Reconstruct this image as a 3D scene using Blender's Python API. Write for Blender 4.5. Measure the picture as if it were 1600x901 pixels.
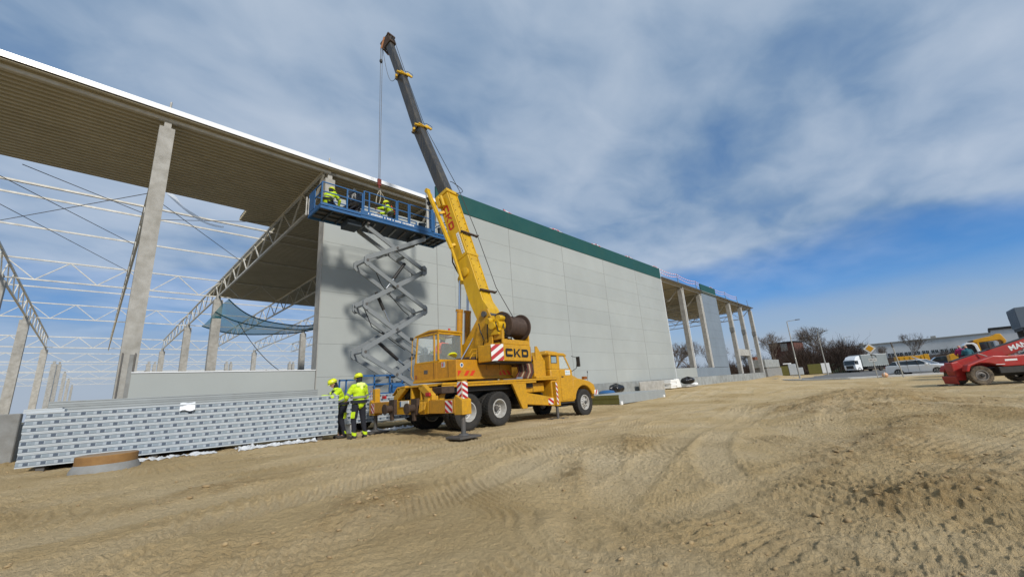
import bpy, math, random
import numpy as np
from mathutils import Vector, Matrix, noise as mnoise

for o in list(bpy.data.objects): bpy.data.objects.remove(o)
scene = bpy.context.scene
COL = scene.collection
rnd = random.Random(11)

# ------------------------------------------------------------------ camera
cam = bpy.data.cameras.new('camera'); camo = bpy.data.objects.new('camera', cam); COL.objects.link(camo)
CR = Vector((0.701388, -0.709765, -0.065479)); CU = Vector((-0.129162, -0.216904, 0.967610)); CF = Vector((0.700979, 0.670213, 0.243808))
camo.matrix_world = Matrix(((CR.x, CU.x, -CF.x, 0), (CR.y, CU.y, -CF.y, 0), (CR.z, CU.z, -CF.z, 1.1), (0, 0, 0, 1)))
cam.sensor_fit = 'HORIZONTAL'; cam.sensor_width = 36; cam.lens = 36*622.96/1600
cam.clip_start = .05; cam.clip_end = 6000
scene.camera = camo

# ------------------------------------------------------------------ light, sky, exposure
SUN = Vector((-.27, -1, .70)).normalized()
sl = bpy.data.lights.new('sun', 'SUN'); sl.energy = 2.9; sl.angle = math.radians(7); sl.color = (1, .95, .87)
so = bpy.data.objects.new('sun', sl); COL.objects.link(so); so.rotation_euler = (-SUN).to_track_quat('-Z', 'Y').to_euler()
scene.view_settings.view_transform = 'Standard'; scene.view_settings.look = 'None'
scene.view_settings.exposure = .22; scene.view_settings.gamma = 1

def nd(nt, t, **k):
    n = nt.nodes.new(t)
    for a, b in k.items():
        if a.startswith('i_'): n.inputs[a[2:].replace('_', ' ')].default_value = b
        else: setattr(n, a, b)
    return n
def L(nt, a, b): nt.links.new(a, b)
def ramp(nt, fac, stops, interp='LINEAR'):
    n = nt.nodes.new('ShaderNodeValToRGB'); n.color_ramp.interpolation = interp
    e = n.color_ramp.elements
    while len(e) < len(stops): e.new(.5)
    for q, (p, c) in zip(e, stops):
        q.position = p; q.color = (*c, 1) if len(c) == 3 else c
    L(nt, fac, n.inputs[0]); return n
def math_(nt, op, a, b=None, c=None):
    n = nt.nodes.new('ShaderNodeMath'); n.operation = op
    for i, x in enumerate((a, b, c)):
        if x is None: continue
        if isinstance(x, (int, float)): n.inputs[i].default_value = x
        else: L(nt, x, n.inputs[i])
    return n.outputs[0]
def mixc(nt, f, a, b, mode='MIX'):
    n = nt.nodes.new('ShaderNodeMix'); n.data_type = 'RGBA'; n.blend_type = mode
    for i, x in ((0, f), (6, a), (7, b)):
        if isinstance(x, (int, float)): n.inputs[i].default_value = x
        elif isinstance(x, tuple): n.inputs[i].default_value = (*x, 1) if len(x) == 3 else x
        else: L(nt, x, n.inputs[i])
    return n.outputs[2]

world = bpy.data.worlds.new('World'); scene.world = world; world.use_nodes = True
nt = world.node_tree; nt.nodes.clear()
wo = nt.nodes.new('ShaderNodeOutputWorld'); bg = nt.nodes.new('ShaderNodeBackground'); bg.inputs[1].default_value = .1
sky = nt.nodes.new('ShaderNodeTexSky'); sky.sky_type = 'NISHITA'; sky.sun_disc = False
sky.sun_elevation = math.asin(SUN.z); sky.sun_rotation = math.atan2(SUN.x, SUN.y); sky.air_density = 1.0; sky.dust_density = .6; sky.ozone_density = 2.5
tc = nt.nodes.new('ShaderNodeTexCoord'); sep = nt.nodes.new('ShaderNodeSeparateXYZ'); L(nt, tc.outputs['Generated'], sep.inputs[0])
zz = math_(nt, 'MAXIMUM', sep.outputs[2], 0.0)
den = math_(nt, 'ADD', zz, .16)
px_ = math_(nt, 'DIVIDE', sep.outputs[0], den); py_ = math_(nt, 'DIVIDE', sep.outputs[1], den)
cmb = nt.nodes.new('ShaderNodeCombineXYZ'); L(nt, px_, cmb.inputs[0]); L(nt, py_, cmb.inputs[1])
rotm = nd(nt, 'ShaderNodeMapping'); rotm.inputs['Rotation'].default_value = (0, 0, .5); rotm.inputs['Scale'].default_value = (1.0, 1.35, 1); rotm.inputs['Location'].default_value = (3.3, 1.7, 0)
L(nt, cmb.outputs[0], rotm.inputs[0])
n1 = nd(nt, 'ShaderNodeTexNoise', i_Scale=1.25, i_Detail=6.0, i_Roughness=.46, i_Distortion=.15); L(nt, rotm.outputs[0], n1.inputs['Vector'])
n2 = nd(nt, 'ShaderNodeTexNoise', i_Scale=4.5, i_Detail=5.0, i_Roughness=.5, i_Distortion=.4); L(nt, rotm.outputs[0], n2.inputs['Vector'])
# the cloud deck ends some way above the horizon: below it lies a clear strip, then pale haze
edgew = math_(nt, 'MULTIPLY', math_(nt, 'SUBTRACT', n1.outputs[0], .5), .16)
elev = math_(nt, 'ADD', zz, edgew)
azm = nt.nodes.new('ShaderNodeVectorMath'); azm.operation = 'DOT_PRODUCT'; L(nt, tc.outputs['Generated'], azm.inputs[0]); azm.inputs[1].default_value = (math.sin(math.radians(88)), math.cos(math.radians(88)), 0)
west = ramp(nt, azm.outputs['Value'], [(.35, (.75,)*3), (.80, (0,)*3)])   # the clear strip lies only to the east
deck0 = ramp(nt, elev, [(0.0, (.04,)*3), (.15, (.06,)*3), (.21, (.30,)*3), (.265, (.90,)*3), (1, (.97,)*3)])
low = ramp(nt, math_(nt, 'ADD', zz, math_(nt, 'MULTIPLY', edgew, .35)), [(0, (1,)*3), (.06, (.93,)*3), (.115, (.60,)*3), (.165, (.08,)*3), (.2, (0,)*3)])
cov = math_(nt, 'ADD', math_(nt, 'MULTIPLY', n1.outputs[0], .8), math_(nt, 'MULTIPLY', n2.outputs[0], .3))
cm = ramp(nt, cov, [(.28, (.52,)*3), (.38, (.78,)*3), (.48, (.96,)*3), (.60, (1,)*3)])
deck = math_(nt, 'MAXIMUM', deck0.outputs[0], west.outputs[0])
mask = math_(nt, 'MULTIPLY', deck, cm.outputs[0])
cc = ramp(nt, cov, [(.34, (1.35, 2.35, 3.85)), (.45, (2.05, 3.0, 4.3)), (.56, (3.1, 3.95, 5.1)), (.72, (4.3, 5.0, 5.95))])
skyd = mixc(nt, 1.0, sky.outputs[0], (.27, .66, 1.10), 'MULTIPLY')
s1 = mixc(nt, mask, skyd, cc.outputs[0])
hz = mixc(nt, low.outputs[0], s1, (3.35, 3.95, 4.8))
L(nt, hz, bg.inputs[0]); L(nt, bg.outputs[0], wo.inputs[0])

# ------------------------------------------------------------------ materials
def mat(name, col, rough=.5, metal=0.0, dirt=None, damt=.35, dscale=3.0, bump=0.0, bscale=40.0, streak=False, spec=.5, alpha=1.0, emit=None, trans=0.0, stretch=None):
    m = bpy.data.materials.new(name); m.use_nodes = True; t = m.node_tree; b = t.nodes['Principled BSDF']
    b.inputs['Roughness'].default_value = rough; b.inputs['Metallic'].default_value = metal
    b.inputs['Specular IOR Level'].default_value = spec; b.inputs['Alpha'].default_value = alpha
    b.inputs['Transmission Weight'].default_value = trans
    tcn = t.nodes.new('ShaderNodeTexCoord'); mp = t.nodes.new('ShaderNodeMapping'); L(t, tcn.outputs['Object'], mp.inputs[0])
    if streak: mp.inputs['Scale'].default_value = (1, 1, .12)
    if stretch: mp.inputs['Scale'].default_value = stretch
    if dirt is not None:
        a = nd(t, 'ShaderNodeTexNoise', i_Scale=dscale, i_Detail=8.0, i_Roughness=.62); L(t, mp.outputs[0], a.inputs['Vector'])
        r_ = ramp(t, a.outputs[0], [(.38, (0,)*3), (.72, (damt,)*3)])
        c = mixc(t, r_.outputs[0], col, dirt)
        v = nd(t, 'ShaderNodeTexNoise', i_Scale=dscale*.35, i_Detail=3.0); L(t, tcn.outputs['Object'], v.inputs['Vector'])
        vr = ramp(t, v.outputs[0], [(.3, (.88,)*3), (.7, (1.0,)*3)])
        c = mixc(t, 1.0, c, vr.outputs[0], 'MULTIPLY')
        L(t, c, b.inputs['Base Color'])
        rr = ramp(t, a.outputs[0], [(.3, (rough,)*3), (.8, (min(1, rough+.3),)*3)]); L(t, rr.outputs[0], b.inputs['Roughness'])
    else:
        b.inputs['Base Color'].default_value = (*col, 1)
    if bump > 0:
        q = nd(t, 'ShaderNodeTexNoise', i_Scale=bscale, i_Detail=5.0, i_Roughness=.6); L(t, mp.outputs[0], q.inputs['Vector'])
        bm = nd(t, 'ShaderNodeBump'); bm.inputs['Strength'].default_value = bump; bm.inputs['Distance'].default_value = .02
        L(t, q.outputs[0], bm.inputs['Height']); L(t, bm.outputs[0], b.inputs['Normal'])
    if emit: b.inputs['Emission Color'].default_value = (*emit, 1); b.inputs['Emission Strength'].default_value = 1
    return m

M = {}
M['yellow'] = mat('crane_yellow_paint', (.62, .32, .006), .38, dirt=(.20, .12, .05), damt=.42, dscale=13, bump=.03, bscale=60)
M['orange'] = mat('crane_orange_yellow_paint', (.56, .255, .006), .38, dirt=(.20, .11, .04), damt=.40, dscale=11, bump=.03, bscale=60)
M['boomyel'] = mat('boom_yellow_paint', (.68, .41, .008), .35, dirt=(.30, .16, .03), damt=.45, dscale=7, streak=True)
M['rust'] = mat('rusty_steel', (.075, .045, .03), .75, dirt=(.03, .022, .018), damt=.8, dscale=8, bump=.3)
M['drum'] = mat('drum_brown_steel', (.075, .045, .032), .6, dirt=(.03, .02, .015), damt=.7, dscale=10)
M['black'] = mat('black_steel', (.016, .016, .017), .45, dirt=(.07, .06, .045), damt=.5, dscale=5)
M['boomblk'] = mat('greased_boom_steel', (.030, .031, .033), .33, dirt=(.11, .095, .07), damt=.75, dscale=9, streak=True)
M['tyre'] = mat('tyre_rubber', (.018, .018, .018), .8, dirt=(.09, .075, .055), damt=.4, dscale=6, bump=.3, bscale=60)
M['tyremud'] = mat('muddy_tyre_rubber', (.05, .042, .034), .9, dirt=(.25, .19, .12), damt=.95, dscale=6, bump=.3, bscale=60)
M['rim'] = mat('rim_grey_paint', (.50, .50, .48), .5, dirt=(.22, .17, .11), damt=.6, dscale=8)
M['steel'] = mat('chrome_rod', (.62, .63, .65), .18, metal=1.0)
M['dsteel'] = mat('dark_grey_steel', (.12, .12, .12), .5, metal=.4, dirt=(.16, .12, .08), damt=.6, dscale=8)
M['glass'] = mat('window_glass', (.75, .85, .85), .04, alpha=.22, spec=.9)
M['dglass'] = mat('dark_window_glass', (.02, .03, .035), .06, spec=.8)
M['white'] = mat('white_paint', (.78, .79, .78), .4, dirt=(.4, .38, .33), damt=.25)
M['whitemetal'] = mat('white_flashing', (.86, .87, .88), .25, spec=.8)
M['red'] = mat('warning_red', (.42, .012, .016), .5)
M['redor'] = mat('warning_orange_red', (.62, .045, .012), .5)
M['reddeep'] = mat('lettering_red', (.40, .028, .012), .5)
M['lettblk'] = mat('lettering_black', (.012, .012, .01), .5)
M['hose'] = mat('hose_rubber', (.01, .01, .01), .4)
M['concrete'] = mat('precast_concrete', (.44, .43, .40), .85, dirt=(.24, .225, .19), damt=.75, dscale=2.6, bump=.25, bscale=30)
M['concdark'] = mat('grey_concrete', (.27, .275, .27), .88, dirt=(.15, .14, .12), damt=.6, dscale=3, bump=.3, bscale=30)
M['plinth'] = mat('plinth_concrete', (.33, .35, .345), .85, dirt=(.20, .20, .185), damt=.85, dscale=1.6, bump=.2)
M['panel'] = mat('sage_white_panel', (.395, .42, .405), .42, dirt=(.36, .38, .37), damt=.35, dscale=.7, spec=.35)
M['panelblue'] = mat('blue_grey_panel', (.20, .24, .285), .42, dirt=(.20, .25, .29), damt=.5, dscale=1.2, spec=.35)
M['green'] = mat('dark_green_panel', (.005, .070, .062), .45, dirt=(.009, .082, .072), damt=.6, dscale=1.0)
M['joint'] = mat('joint_sealant_and_groove_shade', (.23, .245, .24), .8)
M['galv'] = mat('galvanised_steel', (.42, .41, .375), .45, metal=.25, dirt=(.28, .26, .22), damt=.5, dscale=4)
M['truss'] = mat('truss_cream_steel', (.66, .64, .58), .5, metal=.1, dirt=(.33, .30, .24), damt=.5, dscale=3)
M['deck'] = mat('roof_deck_steel', (.47, .425, .31), .5, metal=.1, dirt=(.37, .33, .235), damt=.5, dscale=1.0)
M['blue'] = mat('lift_blue_paint', (.014, .105, .29), .4, dirt=(.05, .11, .2), damt=.5, dscale=4)
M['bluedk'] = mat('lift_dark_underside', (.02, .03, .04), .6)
M['liftgrey'] = mat('scissor_arm_grey', (.22, .24, .25), .42, dirt=(.18, .19, .19), damt=.4, dscale=4)
M['hiviz'] = mat('hi_vis_yellow_fabric', (.60, .84, .012), .8, dirt=(.34, .46, .02), damt=.75, dscale=9, bump=.5, bscale=18)
M['navy'] = mat('black_work_fabric', (.012, .014, .022), .85, bump=.4, bscale=25)
M['reflect'] = mat('grey_reflective_tape', (.22, .23, .22), .35)
M['helmet'] = mat('yellow_helmet_shell', (.72, .78, .02), .3)
M['skin'] = mat('skin', (.50, .27, .18), .55)
M['boot'] = mat('dark_boot_leather', (.035, .03, .028), .7)
M['orangevest'] = mat('orange_vest_fabric', (.75, .08, .02), .8)
M['redpaint'] = mat('machine_red_paint', (.40, .016, .014), .33, dirt=(.22, .06, .035), damt=.45, dscale=4)
M['carwhite'] = mat('car_white_paint', (.84, .86, .87), .22, spec=.6)
M['trucktarp'] = mat('grey_tarpaulin', (.24, .27, .27), .6, dirt=(.2, .22, .22), damt=.4)
M['yelmachine'] = mat('machine_yellow_paint', (.72, .36, .008), .4, dirt=(.4, .2, .03), damt=.4)
M['asphalt'] = mat('asphalt', (.13, .13, .13), .9, dirt=(.26, .24, .2), damt=.6, dscale=1.5)
M['bag'] = mat('black_plastic_bag', (.010, .010, .012), .28, bump=.8, bscale=14)
M['film'] = mat('clear_plastic_film', (.72, .74, .76), .3, bump=.6, bscale=16, alpha=.75)
M['paper'] = mat('white_paper_sheet', (.80, .82, .85), .5)
M['wool'] = mat('mineral_wool_edge', (.16, .15, .035), .9, dirt=(.10, .09, .03), damt=.8, dscale=18, bump=.6)
M['foam'] = mat('white_foam_block', (.8, .8, .78), .8)
M['lid'] = mat('brown_wooden_formwork', (.30, .165, .055), .65, dirt=(.20, .10, .04), damt=.6, dscale=8)
M['lidtop'] = mat('dusty_brown_cover', (.30, .20, .12), .8, dirt=(.36, .27, .17), damt=.8, dscale=5)
M['bark'] = mat('bare_bark', (.13, .10, .075), .9)
M['thicket'] = mat('brown_winter_twigs', (.055, .036, .027), .9)
M['sling'] = mat('lifting_sling_webbing', (.55, .50, .40), .8)
M['slingred'] = mat('brown_rope_sling', (.12, .035, .022), .8)
M['amber'] = mat('orange_beacon_plastic', (.25, .08, .01), .3)
M['hatch'] = mat('far_building_white', (.80, .80, .79), .6, dirt=(.33, .34, .34), damt=.4, dscale=.2)
M['brownwall'] = mat('brown_board_wall', (.13, .095, .08), .9, dirt=(.09, .07, .06), damt=.6, dscale=.6)
M['container'] = mat('blue_grey_container', (.15, .18, .21), .5)
M['magenta'] = mat('magenta_jacket_fabric', (.30, .015, .10), .8)
M['teal'] = mat('teal_jacket_fabric', (.02, .11, .15), .8)
M['lumber'] = mat('pale_timber', (.42, .32, .2), .8, dirt=(.3, .22, .13), damt=.5)

def own_tone(m, lo, hi):
    t = m.node_tree; b = t.nodes['Principled BSDF']; src = b.inputs['Base Color'].links[0].from_socket
    oi = t.nodes.new('ShaderNodeObjectInfo'); r_ = ramp(t, oi.outputs['Random'], [(0, (lo,)*3), (1, (hi,)*3)]); L(t, mixc(t, 1.0, src, r_.outputs[0], 'MULTIPLY'), b.inputs['Base Color'])
own_tone(M['panel'], .965, 1.02); own_tone(M['plinth'], .88, 1.05); own_tone(M['concrete'], .93, 1.04)

# ------------------------------------------------------------------ mesh building
WI = {}
def world_inv(o):
    return WI[o.name] if o is not None and o.name in WI else Matrix.Identity(4)
def rotz(a): return Matrix.Rotation(a, 4, 'Z')
class MB:
    def __init__(s, T=None): s.v = []; s.f = []; s.m = []; s.T = T
    def add(s, vs, fs, mi=0):
        n = len(s.v)
        for p in vs:
            p = Vector(p); s.v.append(s.T @ p if s.T else p)
        s.f += [tuple(i+n for i in q) for q in fs]; s.m += [mi]*len(fs)
        return s
    def box(s, lo, hi, mi=0):
        x0, y0, z0 = lo; x1, y1, z1 = hi
        return s.add([(x0,y0,z0),(x1,y0,z0),(x1,y1,z0),(x0,y1,z0),(x0,y0,z1),(x1,y0,z1),(x1,y1,z1),(x0,y1,z1)],
              [(3,2,1,0),(4,5,6,7),(0,1,5,4),(1,2,6,5),(2,3,7,6),(3,0,4,7)], mi)
    def beam(s, p, q, w, h, up=(0,0,1), mi=0):
        p = Vector(p); q = Vector(q); d = (q-p).normalized(); u = Vector(up)
        if abs(d.dot(u)) > .99: u = Vector((1, 0, 0))
        sd = d.cross(u).normalized()*w/2; uu = sd.cross(d).normalized()*h/2
        return s.add([p-sd-uu, p+sd-uu, p+sd+uu, p-sd+uu, q-sd-uu, q+sd-uu, q+sd+uu, q-sd+uu],
              [(0,1,2,3),(7,6,5,4),(4,5,1,0),(5,6,2,1),(6,7,3,2),(7,4,0,3)], mi)
    def tube(s, p, q, r, r2=None, n=10, mi=0, caps=True):
        p = Vector(p); q = Vector(q); d = (q-p)
        if d.length < 1e-6: return s
        d.normalize(); a = d.orthogonal().normalized(); b = d.cross(a); r2 = r if r2 is None else r2
        vs = []
        for c, rr in ((p, r), (q, r2)):
            for i in range(n):
                t = 2*math.pi*i/n; vs.append(c+a*(rr*math.cos(t))+b*(rr*math.sin(t)))
        fs = [(i, (i+1) % n, n+(i+1) % n, n+i) for i in range(n)]
        if caps: fs += [tuple(range(n-1, -1, -1)), tuple(range(n, 2*n))]
        return s.add(vs, fs, mi)
    def path(s, pts, r, n=6, mi=0):
        pts = [Vector(p) for p in pts]; vs = []; a = None
        for k, p in enumerate(pts):
            d = (pts[min(k+1, len(pts)-1)]-pts[max(k-1, 0)]).normalized()
            a = d.orthogonal().normalized() if a is None else (a-d*a.dot(d)).normalized()
            b = d.cross(a)
            for i in range(n):
                t = 2*math.pi*i/n; vs.append(p+a*(r*math.cos(t))+b*(r*math.sin(t)))
        fs = [(k*n+i, k*n+(i+1) % n, (k+1)*n+(i+1) % n, (k+1)*n+i) for k in range(len(pts)-1) for i in range(n)]
        fs += [tuple(range(n-1, -1, -1)), tuple(range((len(pts)-1)*n, len(pts)*n))]
        return s.add(vs, fs, mi)
    def prism(s, poly, ax, a, b, mi=0):
        n = len(poly)
        def P(u, v, w): return {'x': (w, u, v), 'y': (u, w, v), 'z': (u, v, w)}[ax]
        area = sum(poly[i][0]*poly[(i+1) % n][1]-poly[(i+1) % n][0]*poly[i][1] for i in range(n))
        flip = (area > 0) == (ax == 'y')
        lo, hi = min(a, b), max(a, b)
        vs = [P(u, v, lo) for u, v in poly]+[P(u, v, hi) for u, v in poly]
        fs = [tuple(range(n-1, -1, -1)), tuple(range(n, 2*n))]+[(i, (i+1) % n, n+(i+1) % n, n+i) for i in range(n)]
        if flip: fs = [tuple(reversed(q)) for q in fs]
        return s.add(vs, fs, mi)
    def lathe(s, prof, c, d=(0,0,1), n=24, mi=0, close=True):
        c = Vector(c); d = Vector(d).normalized(); a = d.orthogonal().normalized(); b = d.cross(a); vs = []
        for r, h in prof:
            for i in range(n):
                t = 2*math.pi*i/n; vs.append(c+d*h+a*(r*math.cos(t))+b*(r*math.sin(t)))
        m = len(prof)
        fs = [(k*n+i, k*n+(i+1) % n, (k+1)*n+(i+1) % n, (k+1)*n+i) for k in range(m-1) for i in range(n)]
        return s.add(vs, fs, mi)
    def ball(s, c, r, n=10, sc=(1,1,1), mi=0):
        vs = []; k = n//2
        for j in range(k+1):
            ph = math.pi*j/k
            for i in range(n):
                t = 2*math.pi*i/n
                vs.append((c[0]+sc[0]*r*math.sin(ph)*math.cos(t), c[1]+sc[1]*r*math.sin(ph)*math.sin(t), c[2]-sc[2]*r*math.cos(ph)))
        return s.add(vs, [(j*n+i, j*n+(i+1) % n, (j+1)*n+(i+1) % n, (j+1)*n+i) for j in range(k) for i in range(n)], mi)
    def mesh(s, name, mats, smooth=None, Ti=None):
        me = bpy.data.meshes.new(name)
        vs = [Ti @ p for p in s.v] if Ti is not None else s.v
        me.from_pydata([tuple(p) for p in vs], [], s.f)
        for mm in (mats if isinstance(mats, (list, tuple)) else [mats]): me.materials.append(mm)
        if any(s.m): me.polygons.foreach_set('material_index', s.m)
        if smooth:
            me.polygons.foreach_set('use_smooth', [True]*len(me.polygons)); me.set_sharp_from_angle(angle=math.radians(smooth))
        me.update(); return me
    def build(s, name, mats, parent=None, smooth=None, bevel=0, label=None, cat=None, group=None, kind=None):
        me = s.mesh(name, mats, smooth, world_inv(parent) if parent is not None else None)
        return link(name, me, parent, bevel, label, cat, group, kind)
def link(name, me, parent=None, bevel=0, label=None, cat=None, group=None, kind=None):
    o = bpy.data.objects.new(name, me); COL.objects.link(o)
    if parent is not None: o.parent = parent; WI[o.name] = world_inv(parent)
    if bevel:
        b = o.modifiers.new('bevel', 'BEVEL'); b.width = bevel; b.segments = 2 if bevel > .03 else 1; b.limit_method = 'ANGLE'; b.angle_limit = math.radians(35)
    tag(o, label, cat, group, kind); return o
def tag(o, label=None, cat=None, group=None, kind=None):
    if label: o['label'] = label
    if cat: o['category'] = cat
    if group: o['group'] = group
    if kind: o['kind'] = kind
    return o
def thing(name, loc, label, cat, group=None, rz=0):
    o = bpy.data.objects.new(name, None); COL.objects.link(o); o.location = loc; o.rotation_euler = (0, 0, rz); o.empty_display_size = .3
    WI[o.name] = (Matrix.Translation(loc) @ rotz(rz)).inverted()
    return tag(o, label, cat, group)
def inst(name, me, parent, Mx, label=None):
    """an object sharing mesh me, placed with world matrix Mx under parent"""
    o = bpy.data.objects.new(name, me); COL.objects.link(o)
    if parent is not None:
        o.parent = parent; o.matrix_local = world_inv(parent) @ Mx; WI[o.name] = Mx.inverted()
    else: o.matrix_world = Mx; WI[o.name] = Mx.inverted()
    if label: o['label'] = label
    return o
def frame(p, q, up=(0,0,1)):
    """matrix whose X runs from p to q"""
    p = Vector(p); q = Vector(q); x = (q-p).normalized(); u = Vector(up); y = u.cross(x)
    if y.length < 1e-4: y = Vector((0, 1, 0)).cross(x)
    y.normalize(); z = x.cross(y)
    return Matrix(((x.x, y.x, z.x, p.x), (x.y, y.y, z.y, p.y), (x.z, y.z, z.z, p.z), (0, 0, 0, 1)))
def text_mesh(txt, size, depth=.004, bold=0.0, sx=1.0):
    cu = bpy.data.curves.new('t', 'FONT'); cu.body = txt; cu.size = size; cu.extrude = depth; cu.offset = bold; cu.align_x = 'CENTER'; cu.align_y = 'CENTER'; cu.resolution_u = 3
    o = bpy.data.objects.new('t', cu); COL.objects.link(o); bpy.context.view_layer.update()
    me = bpy.data.meshes.new_from_object(o.evaluated_get(bpy.context.evaluated_depsgraph_get()))
    bpy.data.objects.remove(o); bpy.data.curves.remove(cu)
    if sx != 1.0: me.transform(Matrix.Diagonal((sx, 1, 1, 1)))
    return me
def block_letters(word, h, w, gap, t, depth):
    """heavy square capital letters in the local XZ plane, front towards -Y"""
    mb = MB(); x = 0
    for ch in word:
        def bx(a, b, c, d): mb.box((x+a*w, -depth, b*h), (x+c*w, 0, d*h))
        tw = t/w; th = t/h
        if ch == 'C':
            mb.prism([(x+w, h*.72), (x+w-t*.2, h*.72), (x+w-t*.9, h*.72), (x+w-t, h-t), (x+t, h-t), (x+t, t), (x+w-t, t), (x+w-t*.9, h*.28), (x+w, h*.28), (x+w, t*.5), (x+w-t*.5, 0), (x+t*.5, 0), (x, t*.5), (x, h-t*.5), (x+t*.5, h), (x+w-t*.5, h), (x+w, h-t*.5)], 'y', -depth, 0)
        elif ch == 'K':
            bx(0, 0, tw, 1)
            mb.prism([(x+t, h*.38), (x+w*.72, h), (x+w, h), (x+t, h*.38-t*.0-.16*h)], 'y', -depth*.97, 0)
            mb.prism([(x+t*1.3, h*.62), (x+w*.70, 0), (x+w, 0), (x+t*1.9, h*.70)], 'y', -depth*.94, 0)
        elif ch == 'D':
            bx(0, 0, tw, 1)
            mb.prism([(x+t, h), (x+w-t*.7, h), (x+w, h-t*.7), (x+w, t*.7), (x+w-t*.7, 0), (x+t, 0), (x+t, t), (x+w-t, t), (x+w-t, h-t), (x+t, h-t)], 'y', -depth*.98, 0)
        x += w+gap
    return mb
# ------------------------------------------------------------------ ground
_rng = np.random.RandomState(5)
_perm = _rng.rand(256, 256).astype(np.float64)
def vnoise(x, y):
    xi = np.floor(x).astype(int); yi = np.floor(y).astype(int); fx = x-xi; fy = y-yi
    fx = fx*fx*fx*(fx*(fx*6-15)+10); fy = fy*fy*fy*(fy*(fy*6-15)+10)
    a = _perm[xi & 255, yi & 255]; b = _perm[(xi+1) & 255, yi & 255]; c = _perm[xi & 255, (yi+1) & 255]; d = _perm[(xi+1) & 255, (yi+1) & 255]
    return (a*(1-fx)+b*fx)*(1-fy)+(c*(1-fx)+d*fx)*fy - .5
def fbm(x, y, f, o, g=.5):
    s = 0; a = 1.0
    for k in range(o):
        s = s+a*vnoise(x*f+17.3*k, y*f+9.1*k); f *= 2.03; a *= g
    return s
CTRL = np.array([(0,0,-.45),(3,-3,-.45),(-3,4,-.35),(5,3,-.38),(0,8,-.05),(6.6,8.4,0),(6.7,13,0),(8,10,0),(9.3,10,0),(14,10,-.15),(12.2,9.8,-.06),(5.3,11.6,.03),
  (5.1,12.5,.03),(-1,13.6,.13),(0.4,12.2,.06),(3,13,.08),(0,17,.15),(9,15,.02),(21,12.3,-.2),(27,12.3,-.12),(30,15,0),(27,17,.1),(43,17.5,.18),(60,17.5,.2),(80,17,.3),(34,-2.5,-.52),(30,-1,-.5),(38,-4,-.52),
  (20,0,-.42),(12,4,-.4),(20,8,-.3),(58,-.3,-.22),(50,3,-.25),(68,11.4,-.05),(95,11.4,-.1),(116,9,-.24),(100,-40,-.3),(200,0,-.24),(40,-30,-.5),(0,-30,-.4),(-30,0,-.2),(-20,30,.2),(0,60,.2),(100,60,.2),
  (20,30,.2),(45,25,.2),(400,0,-.24),(0,400,0),(-400,0,0),(0,-400,-.3)], float)
HEAPS = [(21, 1.4, 6.5, 2.2, .42, .12), (17, 3.0, 3, 1.0, .12, .5), (14.5, -1.2, 3, .7, .13, .3), (2.7, 5.1, .85, .42, .11, .6), (5.2, 3.8, .8, .4, .08, .7), (8.0, 1.2, 1.0, .3, .05, -.1),
         (76, 15.6, 3.0, .9, .6, .2), (8.2, 4.7, 1.1, .5, .06, .5), (1.6, 7.6, 1.6, .4, .06, .1), (12, 0.2, 2.2, .5, .10, -.2), (30, 2, 7, 1.5, .10, .0), (6.4, .2, .9, .3, .07, -.4)]
TRACKS = [([(-8,4.6),(-1,5.6),(5,6.6),(12,7.9),(24,10.2),(44,15)], 1), ([(-7,9.6),(0,10.6),(5,10.7),(12,8.6),(20,6.6),(36,5.6)], 1), ([(1,-2),(4,2.4),(8,5),(15,8.0),(30,12.6)], 1), ([(8,-5),(9,-1),(11,2),(15,4.4),(24,5.6),(50,7.4)], 1), ([(3,7.6),(6,8),(10,7.4),(16,4.6),(22,2),(30,.6)], 1),
          ([(-8,6.2),(0,6.9),(7,7.0),(16,6.2),(34,7.2),(70,10)], 1), ([(-8,8.2),(0,9.0),(7,9.1),(16,8.2),(34,9.2),(70,11)], 1),
          ([(-6,3.2),(2,4.4),(9,5.9),(18,7.5),(40,12.4)], 1), ([(-6,1.2),(2,2.4),(9,3.9),(18,5.3),(40,10.4)], 1),
          ([(2,-4),(5,1.0),(9,3.2),(17,3.9),(34,3.4),(54,4.5)], 1), ([(4,-4.6),(6.7,-.6),(10,1.1),(17,1.9),(34,1.4),(54,2.5)], 1),
          ([(2.0,2.6),(2.45,3.15),(2.9,3.1),(3.3,2.7),(3.9,2.45),(5.5,1.9),(9,.9)], 0), ([(14,-6),(16,-1),(20,4),(26,9),(34,14)], 1), ([(16,-6),(18,-1.4),(22,3),(28,7.6),(36,12.4)], 1),
          ([(6,5.2),(9,4.8),(12,3.2),(14.5,.8),(16,-3)], 1), ([(7,6.8),(10,6.3),(13.2,4.4),(16,1.6),(18,-3)], 1), ([(12,-8),(19,-4),(27,-1.0),(38,-2.6),(50,-6)], 1)]
def smooth_line(pts, n=9):
    P = [np.array(p, float) for p in pts]; P = [2*P[0]-P[1]]+P+[2*P[-1]-P[-2]]; out = []
    for i in range(1, len(P)-2):
        for t in np.linspace(0, 1, n, endpoint=False):
            a, b, c, d = P[i-1:i+3]; out.append(.5*((2*b)+(-a+c)*t+(2*a-5*b+4*c-d)*t*t+(-a+3*b-3*c+d)*t**3))
    out.append(P[-2]); return np.array(out)
TL = [(smooth_line(p), k) for p, k in TRACKS]
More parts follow.
